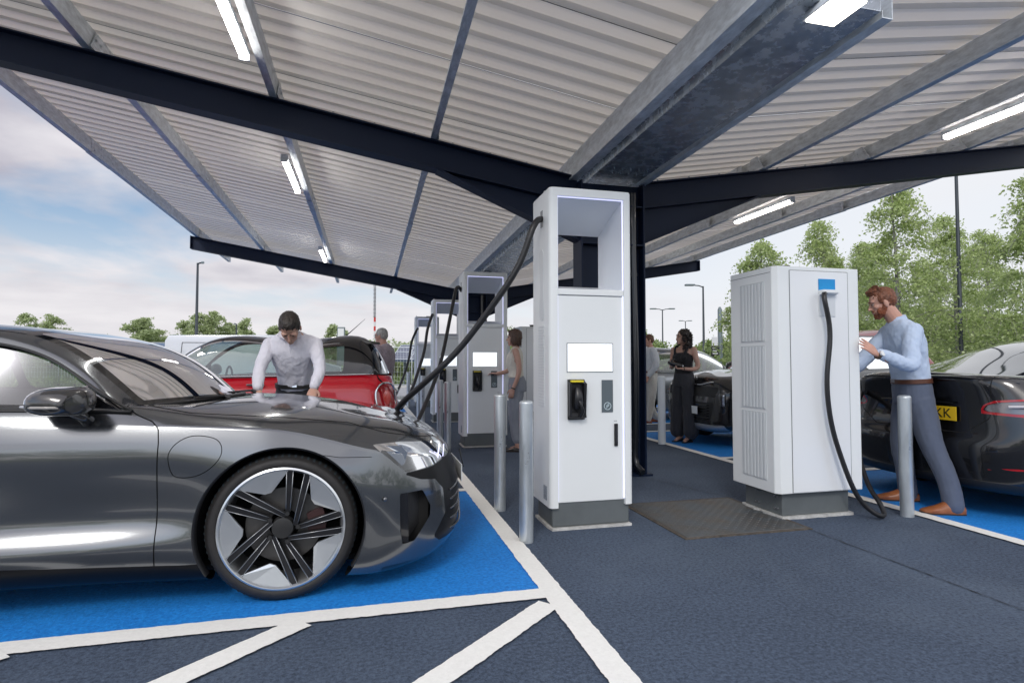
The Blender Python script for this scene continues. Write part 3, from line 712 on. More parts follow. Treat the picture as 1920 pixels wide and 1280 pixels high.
# ------------------------------------------------------------------ charging cables
def cable(name, label, pts, r, n=60):
    mb = MB(); mb.tube(spath(pts, n), r, 14); o = mb.build(name, M_rub, None, smooth=True, auto=60)
    return tag(o, label, 'cable', 'black charging cables')
def PD(x, y, Y): return tuple(onY(x, y, Y))
cable('charging_cable', 'thick black cable running from the nearest charging station down to the grey car',
      [(1.25, 4.06, 2.25), PD(1010, 412, 4.02), PD(985, 468, 4.0), PD(950, 535, 4.05), PD(905, 598, 4.15), PD(860, 655, 4.25), PD(815, 700, 4.38), PD(775, 736, 4.55), PD(748, 762, 4.7), PD(735, 780, 4.78)], .0235)
cable('charging_cable', 'black cable drooping from the second charging station behind the grey car nose',
      [(1.27, 8.05, 2.2), PD(860, 538, 8.0), PD(851, 560, 7.9), PD(843, 600, 7.7), PD(832, 655, 7.4), PD(820, 700, 7.1), PD(805, 740, 6.8), PD(790, 775, 6.5), PD(778, 800, 6.3)], .024)
cable('charging_cable', 'thin black cable curving down from the third charging station to the red car',
      [(1.23, 11.6, 2.1), PD(811, 590, 11.4), PD(803, 612, 11.1), PD(797, 650, 10.7), PD(786, 690, 10.2), PD(770, 735, 9.6), PD(752, 765, 9.0)], .028)
cable('charging_cable', 'thinnest black cable curving down from the farthest charging station',
      [(1.2, 15.7, 1.98), PD(783, 616, 15.4), PD(775, 632, 15.2), PD(768, 665, 14.9), PD(755, 710, 14.3), PD(740, 745, 13.5)], .030)
cable('charging_cable', 'black cable hanging from the blue badge outlet of the white power cabinet to the floor',
      [(3.43, 3.70, 1.72), PD(1545, 552, 3.645), PD(1552, 590, 3.63), PD(1556, 640, 3.63), PD(1551, 700, 3.63), PD(1553, 755, 3.63), PD(1564, 815, 3.63), PD(1580, 865, 3.62), PD(1600, 915, 3.60), (3.67, 3.58, .075), (3.745, 3.56, .03), (3.80, 3.58, .03), (3.835, 3.65, .10), (3.88, 3.76, .16), (3.98, 3.95, .32), (4.17, 4.2, .56), (4.40, 4.40, .80), (4.53, 4.47, .90)], .018, 110)
# ------------------------------------------------------------------ cars
def paint(name, col, metal=.6, rough=.22, flake=.0):
    m = mat(name, col, rough, metal, coat=1.0); return m
P_grey = paint('grey_metallic_paint', (.145, .153, .162), .88, .19)
P_red = paint('red_paint', (.74, .006, .022), .0, .3)
P_blackp = paint('black_paint', (.004, .004, .005), .0, .25)
P_silver = paint('silver_paint', (.30, .32, .34), .8, .3)
P_white = paint('white_paint', (.74, .76, .78), .0, .3)
P_dred = paint('dark_red_paint', (.30, .01, .02), .3, .3)
M_gap = mat('panel_gap', (.004, .004, .004), .9)
M_gblk = mat('gloss_black', (.006, .006, .007), .12, coat=1.0)
M_trim = mat('satin_black_trim', (.014, .014, .015), .45)
M_tyre = mat('tyre_rubber', (.018, .0165, .016), .62, bump=.15, bscale=90, var=.25, vscale=12)
M_tread = mat('tyre_tread', (.03, .042, .05), .6)
M_alu = mat('machined_alloy', (.66, .68, .69), .28, .85)
M_alud = mat('dark_alloy', (.010, .010, .012), .34, .1, coat=.2)
M_disc = mat('brake_disc', (.13, .125, .12), .4, .8, var=.15, vscale=6)
M_well = mat('wheel_well', (.006, .006, .006), .95)
M_chrome = mat('chrome', (.75, .76, .77), .08, 1.0)
G_side = glassmat('tinted_side_glass', (.62, .70, .66), .05)
G_wind = glassmat('windscreen_glass', (.60, .66, .63), .04)
G_dark = glassmat('privacy_glass', (.10, .11, .11), .07)
G_lamp = glassmat('lamp_glass', (.93, .95, .96), .03)
M_frit = mat('black_frit', (.005, .005, .005), .08, coat=1)
M_red = mat('red_lens', (.42, .006, .012), .12, coat=1)
M_int = mat('dark_interior', (.018, .018, .019), .7)
M_int2 = mat('grey_interior', (.05, .05, .052), .7)
M_lens = mat('lamp_reflector', (.55, .58, .62), .12, .9)
def disc(mb, y, r0, r1, n=64, x=0, z=0, a0=0, a1=2*PI):
    full = abs(a1-a0-2*PI) < 1e-6; V = []; k = n if full else n+1
    for i in range(k):
        a = a0+(a1-a0)*i/n; V += [(x+r0*math.cos(a), y, z+r0*math.sin(a)), (x+r1*math.cos(a), y, z+r1*math.sin(a))]
    F = [(2*i, 2*i+1, 2*((i+1) % k)+1, 2*((i+1) % k)) for i in range(n)]
    mb.add(V, F)
def lathe(mb, prof, n=96):
    """prof: (r, y) outline revolved about the y axis"""
    V = []; m = len(prof)
    for i in range(n):
        a = 2*PI*i/n
        for (r, y) in prof: V.append((r*math.cos(a), y, r*math.sin(a)))
    F = [(i*m+j, i*m+j+1, ((i+1) % n)*m+j+1, ((i+1) % n)*m+j) for i in range(n) for j in range(m-1)]
    mb.add(V, F)
def wheel(parent, x, y, z, r=.36, w=.255, rim=.30, style='turbine', side=-1, seg=96):
    """wheel axis along y; side=-1: outer face towards -y. y = outer face position"""
    s = side
    mb = MB(); lathe(mb, [(rim-.004, s*-.02), (rim, 0), (rim+.012, s*.006), (rim+.035, s*.004), (r-.018, s*-.006), (r-.006, s*-.018), (r, s*-.035), (r, s*-(w-.035)), (r-.02, s*-(w-.01)), (rim, s*-w), (rim-.03, s*-w+.02*s)], seg)
    tw = mb.build('wheel', M_tyre, parent, smooth=True, auto=60); tw.location = (x, y, z)
    mb = MB()   # tread blocks on the shoulder
    for i in range(72):
        a = 2*PI*i/72; da = .030; pr = []
        for (rr, yy) in ((r-.0095, s*-.012), (r+.0015, s*-.030), (r+.0015, s*-.085)):
            for d in (0, da): pr.append((rr*math.cos(a+d), yy, rr*math.sin(a+d)))
        mb.add(pr, [(0, 1, 3, 2), (2, 3, 5, 4)])
    mb.build('tread', M_tread, tw, fix=False)
    mb = MB(); lathe(mb, [(rim+.001, s*.003), (rim-.008, s*.008), (rim-.013, s*.002), (rim-.022, s*-.02), (rim-.03, s*-.12), (rim-.03, s*-.22)], seg)
    mb.build('rim', M_alu if style != 'black' else M_alud, tw, smooth=True, auto=40)
    mb = MB(); disc(mb, s*-.20, 0, rim-.02, 48); mb.build('well_back', M_well, tw, fix=False)
    mb = MB(); lathe(mb, [(.07, s*-.10), (.075, s*-.085), (.185, s*-.085), (.185, s*-.10)], 48); mb.build('brake_disc', M_disc, tw, smooth=True, auto=40)
    if style == 'turbine':
        mb = MB(); mb.add([(rr*math.cos(a), yy, rr*math.sin(a)) for yy in (s*-.055, s*-.14) for rr in (.12, .205) for a in (-.25, .1, .45)], [(0, 1, 4, 3), (1, 2, 5, 4), (3, 4, 10, 9), (4, 5, 11, 10), (0, 3, 9, 6), (2, 8, 11, 5)])
        cal = mb.build('caliper', mat('caliper_dark', (.05, .02, .02), .4), tw, fix=False)
        def pol(rr, deg, yy): return (rr*math.cos(R(deg)), yy, rr*math.sin(R(deg)))
        spokes = MB(); edges = MB(); facets = MB()
        for k in range(5):
            c = 109+72*k
            # bright blade at the rim
            mb = MB(); ro = rim-.016; m = 8; top = [pol(ro, c+27-51*i/m, s*-.004) for i in range(m+1)]
            top += [pol(.60*ro/.93, c-1.5, s*-.022), pol(.66*ro, c+8, s*-.020)]
            back = [(p[0], p[1]-s*.012, p[2]) for p in top]; n = len(top)
            mb.add(top+back, [tuple(range(n)), tuple(range(n, 2*n))[::-1]]+[(i, (i+1) % n, n+(i+1) % n, n+i) for i in range(n)])
            mb.build('blade', M_alu, tw)
            # dark facets from blade tips to hub
            q = [pol(.60*ro/.93, c-2, s*-.026), pol(ro*.70, c+14, s*-.02), pol(ro*.55, c+14, s*-.035), pol(.09, c+12, s*-.03), pol(.085, c-8, s*-.03), pol(ro*.5, c-12, s*-.05)]
            facets.add(q+[(p[0], p[1]-s*.03, p[2]) for p in q], [(0, 1, 2, 3), (0, 3, 4), (0, 4, 5), (5, 4, 10, 11), (2, 1, 7, 8), (0, 5, 11, 6)])
            # spoke pair: at c+29 and c-26(+72=46)
            for (d0, d1, sg) in ((c+29, c-31, .058), (c-25.5, c-36, .082)):
                a = Vector(pol(ro+.004, d0, 0)); b = Vector(pol(sg, d1, 0)); t_ = (b-a).normalized(); nrm = Vector((-t_.z, 0, t_.x))
                for (w0, w1, y0_, y1_, tgt) in ((.0175, .0125, -.006, -.018, spokes),):
                    V = []
                    for p, ww, yy in ((a, w0, y0_), (a.lerp(b, .5), (w0+w1)/2, -.012), (b, w1, y1_)):
                        for (e, dy) in ((-1, -.035), (-1, 0), (1, 0), (1, -.035)): V.append(p+nrm*ww*e+Vector((0, s*(yy+dy), 0)))
                    spokes.add(V, [(i*4+j, i*4+j+1, i*4+4+j+1, i*4+4+j) for i in range(2) for j in range(3)]+[(0, 3, 2, 1), (8, 9, 10, 11)])
                for e in (-1, 1):
                    mb2 = edges; o = nrm*e
                    pts = [a+o*.0155+Vector((0, s*-.0045, 0)), a.lerp(b, .5)+o*.0132+Vector((0, s*-.0105, 0)), b+o*.0095+Vector((0, s*-.0155, 0))]
                    mb2.tube(pts, .0019, 6)
        spokes.build('spokes', M_alud, tw); edges.build('spoke_edges', mat('spoke_edge_alloy', (.40, .41, .42), .3, .85), tw, smooth=True)
        mb = MB(); mb.tube([(0, s*-.05, 0), (0, s*-.008, 0), (0, s*-.004, 0)], .06, 32, rs=[.056, .050, .03])
        for k in range(5): a = R(73+72*k); mb.tube([(.072*math.cos(a), s*-.03, .072*math.sin(a)), (.072*math.cos(a), s*-.010, .072*math.sin(a))], .011, 10)
        hb = mb.build('hub', mat('hub_black', (.02, .02, .02), .4), tw, smooth=True, auto=35)
    else:
        mb = MB(); n = 10 if style == 'multi' else 5; ro = rim-.012
        for k in range(n):
            a = 2*PI*k/n
            for da in ((-.07, .07) if style == 'black' else (0,)):
                p0 = (.05*math.cos(a), s*-.02, .05*math.sin(a)); p1 = (ro*math.cos(a+da), s*-.006, ro*math.sin(a+da)); mb.tube([p0, p1], .016, 6, rs=[.02, .014])
        mb.tube([(0, s*-.05, 0), (0, s*-.01, 0)], .07, 24, rs=[.07, .05])
        mb.build('spokes', M_alud if style == 'black' else M_alu, tw, smooth=True, auto=40)
    return tw
def arch_clip(V, F, cx, cz, r, A=None, zmax=None):
    def f(P, A=None): return (r-np.hypot(P[:, 0]-cx, P[:, 2]-cz))*1.0
    # remove inside circle -> keep faces where f<=0
    return clip(V, F, (lambda P: f(P)) if A is None else (lambda P, A: f(P)), A)
def arch_lip(parent, cx, cz, r, yfun, s, m, a0=-25, a1=205, depth=.05, n=70, name='arch_lip'):
    """thin return lip following the cut edge"""
    V = []; F = []
    for i in range(n+1):
        a = R(a0+(a1-a0)*i/n); x = cx+r*math.cos(a); z = cz+r*math.sin(a); y = yfun(x, z)
        V += [(x, s*y, z), (cx+(r-.008)*math.cos(a), s*(y-.006), cz+(r-.008)*math.sin(a)), (cx+(r-.010)*math.cos(a), s*(y-depth), cz+(r-.010)*math.sin(a))]
    for i in range(n):
        for j in range(2): F.append((3*i+j, 3*i+3+j, 3*i+4+j, 3*i+1+j))
    return obj(name, V, F, m, parent, True)
def liner(parent, cx, cz, r, y0, y1, z0=.05, x0=None):
    """closed dark wheel housing"""
    mb = MB(); n = 24; V = []
    for y in (y0, y1):
        for i in range(n+1):
            a = PI*i/n; V.append((cx+r*math.cos(a), y, cz+r*math.sin(a)))
        V += [(cx-r, y, z0), (cx+r, y, z0)]
    k = n+3; F = [(i, i+1, k+i+1, k+i) for i in range(n+1)]; F.append((0, n+2, k+n+2, k)); F.append(tuple(range(k, 2*k)))
    mb.add(V, F); return mb.build('wheel_housing', M_well, parent, fix=False)
def mirror_net(cols):
    """cols of near-half rows (x, y>=0, z) from v0 (bottom) to v_last (centre) -> full ring near(-y) to far(+y)"""
    return [[(x, -y, z) for (x, y, z) in c]+[(x, y, z) for (x, y, z) in c[-2::-1]] for c in cols]
def plate(parent, txt, x, y, z, yaw, yellow=True, w=.52, h=.111, pitch=0, s=.085):
    mb = MB(); mb.box(-w/2, w/2, -.006, 0, -h/2, h/2, .002)
    p = mb.build('number_plate', mat('plate_yellow', (.78, .50, .02), .35) if yellow else mat('plate_white', (.78, .80, .80), .35), parent)
    p.location = (x, y, z); p.rotation_euler = (pitch, 0, yaw)
    if txt: text('plate_letters', txt, s, mat('plate_black', (.01, .01, .01), .5), p, (0, -.0068, -.002), (PI/2, 0, 0), .0008)
    return p
# ================================================================== grey saloon in the foreground
def grey_car():
    T = thing('car', 'large dark grey saloon in the foreground with a two tone alloy wheel', 'car', (-.41, 4.02, 0))
    cols = [
     [(.86, 0, .14), (.97, 0, .155), (1.0, 0, .25), (1.0, 0, .40), (.985, 0, .52), (.945, 0, .62), (.89, 0, .685), (.82, 0, .725), (.75, 0, .755)],
     [(.82, .33, .13), (.93, .36, .15), (.965, .37, .25), (.965, .37, .40), (.945, .36, .52), (.91, .34, .62), (.87, .31, .69), (.79, .17, .742), (.71, 0, .772)],
     [(.76, .56, .12), (.855, .62, .14), (.89, .63, .25), (.89, .62, .40), (.875, .60, .53), (.845, .57, .64), (.80, .50, .722), (.72, .28, .775), (.64, 0, .805)],
     [(.66, .72, .11), (.735, .79, .12), (.765, .805, .25), (.77, .80, .40), (.765, .785, .53), (.745, .745, .66), (.70, .66, .757), (.62, .37, .81), (.55, 0, .835)],
     [(.54, .80, .10), (.59, .885, .105), (.605, .915, .25), (.61, .912, .40), (.605, .90, .55), (.60, .875, .69), (.575, .75, .790), (.53, .41, .84), (.47, 0, .862)],
     [(.43, .82, .10), (.44, .94, .10), (.44, .965, .25), (.445, .968, .42), (.445, .96, .58), (.44, .935, .722), (.44, .80, .812), (.42, .43, .865), (.38, 0, .89)],
     [(.2, .80, .11), (.2, .945, .11), (.2, .975, .26), (.2, .985, .44), (.2, .985, .64), (.2, .938, .792), (.2, .82, .858), (.2, .43, .915), (.2, 0, .932)],
     [(0, .80, .12), (0, .945, .12), (0, .975, .28), (0, .985, .45), (0, .992, .665), (0, .942, .842), (0, .83, .885), (0, .43, .942), (0, 0, .955)],
     [(-.2, .80, .13), (-.2, .94, .13), (-.2, .975, .28), (-.2, .98, .46), (-.2, .985, .68), (-.2, .938, .862), (-.2, .84, .902), (-.2, .42, .960), (-.2, 0, .97)],
     [(-.45, .80, .14), (-.45, .925, .14), (-.45, .975, .30), (-.45, .952, .45), (-.45, .967, .70), (-.45, .930, .873), (-.45, .855, .92), (-.45, .45, .966), (-.45, 0, .966)],
     [(-.75, .80, .15), (-.75, .92, .15), (-.75, .982, .305), (-.75, .940, .44), (-.75, .956, .705), (-.75, .922, .88), (-.75, .868, .953), (-.75, .62, .95), (-.75, 0, .93)],
     [(-1.3, .80, .16), (-1.3, .925, .16), (-1.3, .986, .31), (-1.3, .939, .44), (-1.3, .957, .71), (-1.3, .922, .888), (-1.3, .882, .966), (-1.3, .62, .95), (-1.3, 0, .93)],
     [(-2.0, .80, .16), (-2.0, .925, .16), (-2.0, .986, .32), (-2.0, .94, .45), (-2.0, .96, .72), (-2.0, .93, .90), (-2.0, .89, .98), (-2.0, .6, .95), (-2.0, 0, .93)],
     [(-2.55, .80, .17), (-2.55, .93, .17), (-2.55, .98, .31), (-2.55, .97, .50), (-2.55, .985, .72), (-2.55, .985, .92), (-2.55, .88, 1.0), (-2.55, .6, .97), (-2.55, 0, .95)],
     [(-3.0, .80, .18), (-3.0, .93, .18), (-3.0, .975, .31), (-3.0, .98, .50), (-3.0, .992, .72), (-3.0, .97, .93), (-3.0, .86, 1.0), (-3.0, .6, .99), (-3.0, 0, .98)],
     [(-3.5, .78, .22), (-3.5, .90, .22), (-3.5, .94, .34), (-3.5, .945, .52), (-3.5, .95, .72), (-3.5, .92, .92), (-3.5, .80, .99), (-3.5, .5, 1.0), (-3.5, 0, 1.0)],
     [(-3.85, .60, .26), (-3.9, .70, .28), (-3.93, .78, .40), (-3.95, .78, .55), (-3.96, .78, .70), (-3.93, .74, .90), (-3.88, .66, .97), (-3.86, .4, .99), (-3.86, 0, .99)],
     [(-3.95, 0, .26), (-4.0, 0, .28), (-4.04, 0, .40), (-4.06, 0, .55), (-4.08, 0, .70), (-4.04, 0, .90), (-3.98, 0, .97), (-3.94, 0, .99), (-3.9, 0, .99)]]
    net = mirror_net(cols)
    du = [.02, .014, .012, .012, .012, .012, .013, .013, .013, .013, .02, .05, .06, .06, .06, .08, .08]
    dv = [.03]+[.014]*7+[.05]*2+[.05]*6
    V, F, UV = netsurf(net, du, dv, vbreaks=(5, 11))
    A = UV
    # wheel arches (both sides)
    ra = .402
    for (cx, cz) in ((0, .36), (-2.9, .36)): V, _, F, A = (lambda r: (r[0], r[1], r[2], r[3]))(clip(V, F, lambda P, A: np.where(np.abs(P[:, 1]) > .5, np.hypot(P[:, 0]-cx, P[:, 2]-cz)-ra, 1.0), A))
    # regions ------------------------------------------------------------
    near = lambda P: P[:, 1] < -.02
    def take(F, field, cond=None):
        nonlocal V, A
        V2, fin, fout, A2 = clip(V, F, lambda P, A: field(P), A); V = V2; A = A2; return fin, fout
    side = lambda P: np.where(np.abs(P[:, 1]) > .30, 0, 1.0)
    HL = [(.430, .752), (.58, .751), (.72, .732), (.838, .702), (.842, .66), (.825, .622), (.76, .606), (.61, .596)]
    hl, F = take(F, lambda P: sdpoly(HL, P[:, 0], P[:, 2])+side(P))
    # black mask below the headlight and round the grille
    MK = [(.585, .593), (.76, .600), (.828, .617), (1.1, .645), (1.1, .185), (.80, .19), (.765, .225), (.842, .33), (.825, .47), (.775, .532), (.69, .548)]
    mk, F = take(F, lambda P: sdpoly(MK, P[:, 0], P[:, 2]))
    IN = [(.574, .492), (.70, .492), (.745, .40), (.742, .345), (.655, .235), (.59, .228), (.578, .30)]
    it, F = take(F, lambda P: sdpoly(IN, P[:, 0], P[:, 2])+side(P))
    # side skirt
    sk, F = take(F, lambda P: np.maximum(P[:, 2]-(.222+.045*np.clip((-P[:, 0]-.45)/.75, 0, 1)), np.maximum(P[:, 0]+.30, -2.6-P[:, 0])))
    ap, F = take(F, lambda P: np.maximum(P[:, 2]-.128, .48-P[:, 0]))
    # cockpit deck becomes dark inside
    dk, F = take(F, lambda P: np.maximum(np.maximum(P[:, 0]+.80, -3.3-P[:, 0]), np.abs(P[:, 1])-.86)+np.where(P[:, 2] > .9, 0, 1.0))
    # panel gaps (near and far)
    DG = [(-.735, .965), (-.665, .925), (-.60, .898), (-.567, .865), (-.559, .80), (-.56, .22)]
    FL = smoothpoly([(-.505, .68), (-.512, .745), (-.475, .80), (-.42, .826), (-.345, .822), (-.295, .80), (-.278, .745), (-.30, .70), (-.385, .64), (-.44, .632), (-.49, .645)], 5)
    BG = [(.19, .72), (.27, .7), (.50, .692)]
    gp = []
    def groove(poly, w, cond):
        nonlocal F, gp
        loc = [f for f in F if cond(V[f[0]])]; rest = [f for f in F if not cond(V[f[0]])]
        a_, b_ = take(loc, lambda P: sdpoly(poly, P[:, 0], P[:, 2])+w); c_, d_ = take(b_, lambda P: sdpoly(poly, P[:, 0], P[:, 2])-w)
        gp += c_; F = rest+a_+d_
    sideq = lambda p: abs(p[1]) > .45
    groove(DG+[(-1.98, .22), (-1.95, 1.2), (-.75, 1.2)], .0026, lambda p: sideq(p) and -2.1 < p[0] < -.4 and p[2] > .15)
    groove(FL, .0018, lambda p: sideq(p) and -.6 < p[0] < -.2 and .55 < p[2] < .9)
    groove([(.19, .715), (.27, .70), (.52, .690), (.52, .3), (.19, .3)], .0015, lambda p: sideq(p) and .15 < p[0] < .44 and .66 < p[2] < .78)
    groove([(-.70, .975), (-.45, .928), (0, .893), (.3, .858), (.5, .80), (.66, .768), (.80, .735), (.95, .70), (.95, 1.2), (-.7, 1.2)], .0016, lambda p: sideq(p) and -.66 < p[0] < .84 and p[2] > .69 and abs(p[1]) < .93)
    # bonnet shut line runs along v = 5.85 (param) from headlight to the windscreen
    gb, F = (lambda r: (r[1], r[2]))(clip(V, F, lambda P, A: np.maximum(np.abs(np.minimum(A[:, 1], 16-A[:, 1])-6.22)-.013, np.where((P[:, 0] > -.6) & (P[:, 0] < .72), -1, 1.0)), A)) if False else ([], F)
    body = cobj('body', V, F, P_grey, T)
    cobj('panel_gap', V*np.array([1, .994, 1]), gp, M_gap, T)
    cobj('front_mask', V, mk, mat('mask_black', (.004, .004, .005), .32, spec=.22), T); [cobj('side_skirt', V, [f for f in sk if V[f[0]][1]*q_ > 0], mat('mask_black', (.004, .004, .005), .32, spec=.22), T) for q_ in (-1, 1)]; cobj('front_lip', V, ap, M_gblk, T); cobj('cockpit_tray', V, dk, M_int, T)
    # headlights: recessed bowl, clear cover, lamps inside
    hn = [f for f in hl if V[f[0]][1] < 0]; hf = [f for f in hl if V[f[0]][1] > 0]
    for fs, s in ((hn, -1), (hf, 1)):
        h = cobj('headlight', V+np.array([-.035, -s*.045, -.004]), fs, mat('headlight_bowl', (.03, .033, .038), .2, .3), T)
        cobj('cover', V, fs, G_lamp, h)
        mb = MB()
        for (x, z, r, yy) in ((.70, .668, .026, .742), (.755, .662, .026, .69)):
            mb.tube([(x-.03, s*yy-s*.04, z), (x, s*yy, z)], r, 16, rs=[r*.6, r])
        mb.build('projector', mat('projector_lens', (.10, .22, .55), .05, coat=1), h, smooth=True, auto=40)
        mb = MB(); mb.prism([(.47, .742), (.585, .735), (.615, .70), (.60, .640), (.585, .632)], s*.905-.02, s*.905+.012); o = mb.build('reflector', M_lens, h)
        o.matrix_parent_inverse = Matrix.Identity(4); o.data.transform(Matrix.Translation((0, s*.035 if False else -s*.045, 0)))
        mb = MB(); mb.tube([(.812, s*.655, .71), (.80, s*.672, .625)], .0045, 6); mb.tube([(.845, s*.60, .70), (.838, s*.615, .63)], .003, 6)
        mb.build('light_bar', M_led, h)
    # intake: dark recess with a vertical blade
    for s in (-1, 1):
        fs = [f for f in it if V[f[0]][1]*s > 0]
        q = cobj('air_intake', V+np.array([-.03, -s*.05, 0]), fs, M_trim, T)
        mb = MB(); mb.prism([(.574, .492), (.618, .492), (.622, .235), (.585, .228)], s*.905, s*.86); mb.build('inner_blade', M_gblk, q)
    for s in (-1, 1):
        mb = MB(); mb.box(.50, .735, s*.62-.0, s*.80, .14, .53); mb.box(.7351, .80, s*.62, s*.735, .14, .53); mb.build('intake_box', M_well, T)
    # lower grille slats behind the mask
    gr = MB()
    for k in range(5):
        z = .22+k*.055; pts = [(1.012-.004*k, 0, z), (.98-.004*k, -.33, z), (.915-.003*k, -.58, z), (.875, -.655, z+.004)]
        pts2 = [(p[0], -p[1], p[2]) for p in pts[1:]]
        gr.tube(spath([*pts[::-1], *pts2], 40), .007, 6)
    gr.build('grille', mat('grille_slat', (.02, .02, .022), .2, 0, coat=.8), T, smooth=True)
    mb = MB(); mb.tube([(.99, -.27, .62), (1.015, -.27, .50)], .004, 6)
    # front plate (seen edge on) with green flash
    mb.build('trim_line', M_gblk, T)
    p = plate(T, '', 1.004, 0, .46, PI/2, False)
    # parking sensor
    mb = MB(); mb.tube([(.497, -.962, .478), (.497, -.97, .478)], .010, 12); mb.build('sensor', P_grey, T, smooth=True)
    # arch lips, liners, wheels
    for cx in (0, -2.9):
        for s in (-1, 1):
            def yf(x, z, cx=cx): return float(np.interp(z, [.1, .26, .45, .65, .80], [.945, .975, .984, .988, .975]))-.0*abs(x)
            arch_lip(T, cx, .36, ra, yf, s, M_trim, -33, 211)
            liner(T, cx, .36, ra+.004, s*.90, s*.60, .16)
            wheel(T, cx, s*.957, .36, side=s)
    # underbody
    mb = MB(); mb.box(-3.7, .66, -.79, .79, .13, .16); mb.build('underbody', M_well, T)
    # greenhouse -----------------------------------------------------------
    # ring: B belt, S below rail, R rail, T glass edge, M, C
    g = [
     [(-.735, .865, .945), (-.735, .845, .953), (-.730, .79, .962), (-.715, .735, .966), (-.51, .40, .972), (-.43, 0, .972)],
     [(-.90, .865, .952), (-.90, .78, 1.065), (-.895, .752, 1.092), (-.875, .705, 1.105), (-.68, .37, 1.135), (-.62, 0, 1.142)],
     [(-1.09, .865, .957), (-1.09, .725, 1.19), (-1.08, .70, 1.222), (-1.055, .658, 1.238), (-.885, .34, 1.262), (-.83, 0, 1.27)],
     [(-1.33, .865, .962), (-1.33, .675, 1.268), (-1.325, .645, 1.312), (-1.30, .60, 1.332), (-1.17, .30, 1.348), (-1.13, 0, 1.352)],
     [(-1.65, .868, .968), (-1.65, .65, 1.30), (-1.65, .618, 1.352), (-1.65, .57, 1.372), (-1.60, .30, 1.388), (-1.58, 0, 1.39)],
     [(-2.05, .87, .975), (-2.05, .645, 1.31), (-2.05, .615, 1.36), (-2.05, .565, 1.38), (-2.05, .30, 1.396), (-2.05, 0, 1.40)],
     [(-2.5, .865, .985), (-2.5, .655, 1.26), (-2.5, .61, 1.32), (-2.5, .56, 1.34), (-2.5, .30, 1.362), (-2.5, 0, 1.37)],
     [(-3.0, .84, .99), (-3.0, .67, 1.12), (-3.0, .60, 1.19), (-3.0, .55, 1.21), (-3.0, .30, 1.235), (-3.0, 0, 1.24)],
     [(-3.4, .78, .99), (-3.4, .65, 1.02), (-3.4, .56, 1.05), (-3.4, .50, 1.06), (-3.4, .28, 1.08), (-3.4, 0, 1.085)],
     [(-3.75, .66, .97), (-3.75, .60, .975), (-3.75, .5, .98), (-3.75, .44, .985), (-3.75, .25, .99), (-3.75, 0, .99)]]
    gn = mirror_net(g)
    V, F, UV = netsurf(gn, [.03, .03, .03, .04, .06, .08, .08, .08, .08], [.03, .012, .012, .05, .06, .06, .05, .012, .012, .03])
    w = np.minimum(UV[:, 1], 10-UV[:, 1]); u = UV[:, 0]
    def fc(cond): return [f for f in F if cond(np.mean([u[i] for i in f]), np.mean([w[i] for i in f]))]
    ws = fc(lambda a, b: a < 3 and b > 3); sg_ = fc(lambda a, b: b < 1 and a < 7.3); rg = fc(lambda a, b: a > 6.2 and b > 3)
    sw = set(map(tuple, ws)) | set(map(tuple, sg_)) | set(map(tuple, rg)); rest = [f for f in F if tuple(f) not in sw]
    cobj('roof_frame', V, rest, P_grey, T)
    # windscreen with frit border
    A = UV
    def frit(P, A):
        ww = np.minimum(A[:, 1], 10-A[:, 1]); uu = A[:, 0]
        return np.minimum(np.minimum((ww-3)*.34-.045, (3-uu)*.28-.05), uu*.28-.035)
    V2, fr, gl_, A2 = clip(V, ws, frit, A)
    wsn = cobj('windscreen', V2, gl_, G_wind, T); cobj('frit_band', V2, fr, M_frit, wsn)
    # side windows: glass inside a black/grey surround, B pillar
    def sidef(P, A):
        ww = np.minimum(A[:, 1], 10-A[:, 1]); uu = A[:, 0]
        t1 = .028-ww*.36; t2 = ww*.36-.335; t3 = -.06-(P[:, 0]+.735)*-1+.02
        bp = .035-np.abs(P[:, 0]+2.0)
        return np.maximum(np.maximum(t1, t2), np.maximum(bp, .10-(-.735-P[:, 0])))
    V3, gs, tr, A3 = clip(V, sg_, sidef, A)
    for s in (-1, 1):
        so_ = cobj('side_window', V3, [f for f in gs if V3[f[0]][1]*s > 0], G_side, T)
        cobj('window_surround', V3*np.array([1, 1.002, 1]), [f for f in tr if V3[f[0]][1]*s > 0], M_gblk, T)
    cobj('rear_screen', V, rg, G_dark, T)
    # pale window bead along the pillar (near side) and cowl
    for s in (-1, 1):
        mb = MB(); mb.tube(spath([(-.70, s*.872, .948), (-.90, s*.80, 1.062), (-1.09, s*.745, 1.190), (-1.33, s*.694, 1.270), (-1.65, s*.668, 1.303), (-2.05, s*.663, 1.312), (-2.5, s*.673, 1.262)], 40), .007, 6); mb.build('window_trim', M_trim, T, smooth=True)
        mb = MB(); mb.tube(spath([(-.70, s*.885, .945), (-1.3, s*.888, .960), (-2.0, s*.89, .975), (-2.6, s*.885, .99)], 30), .008, 6); mb.build('belt_trim', M_trim, T, smooth=True)
    mb = MB(); mb.tube(spath([(-.66, -.70, .962), (-.50, -.42, .972), (-.40, 0, .978), (-.50, .42, .972), (-.66, .70, .962)], 40), .028, 8, flat=.35); mb.build('cowl', M_trim, T, smooth=True)
    for (a, b) in (((-.42, -.30, .985), (-.50, -.60, .99)), ((-.40, .40, .985), (-.46, -.05, .992))):
        mb = MB(); mb.tube([a, b], .008, 6); mb.tube([(a[0]+.03, a[1], a[2]-.012), a], .012, 8); mb.build('wiper', M_black, T)
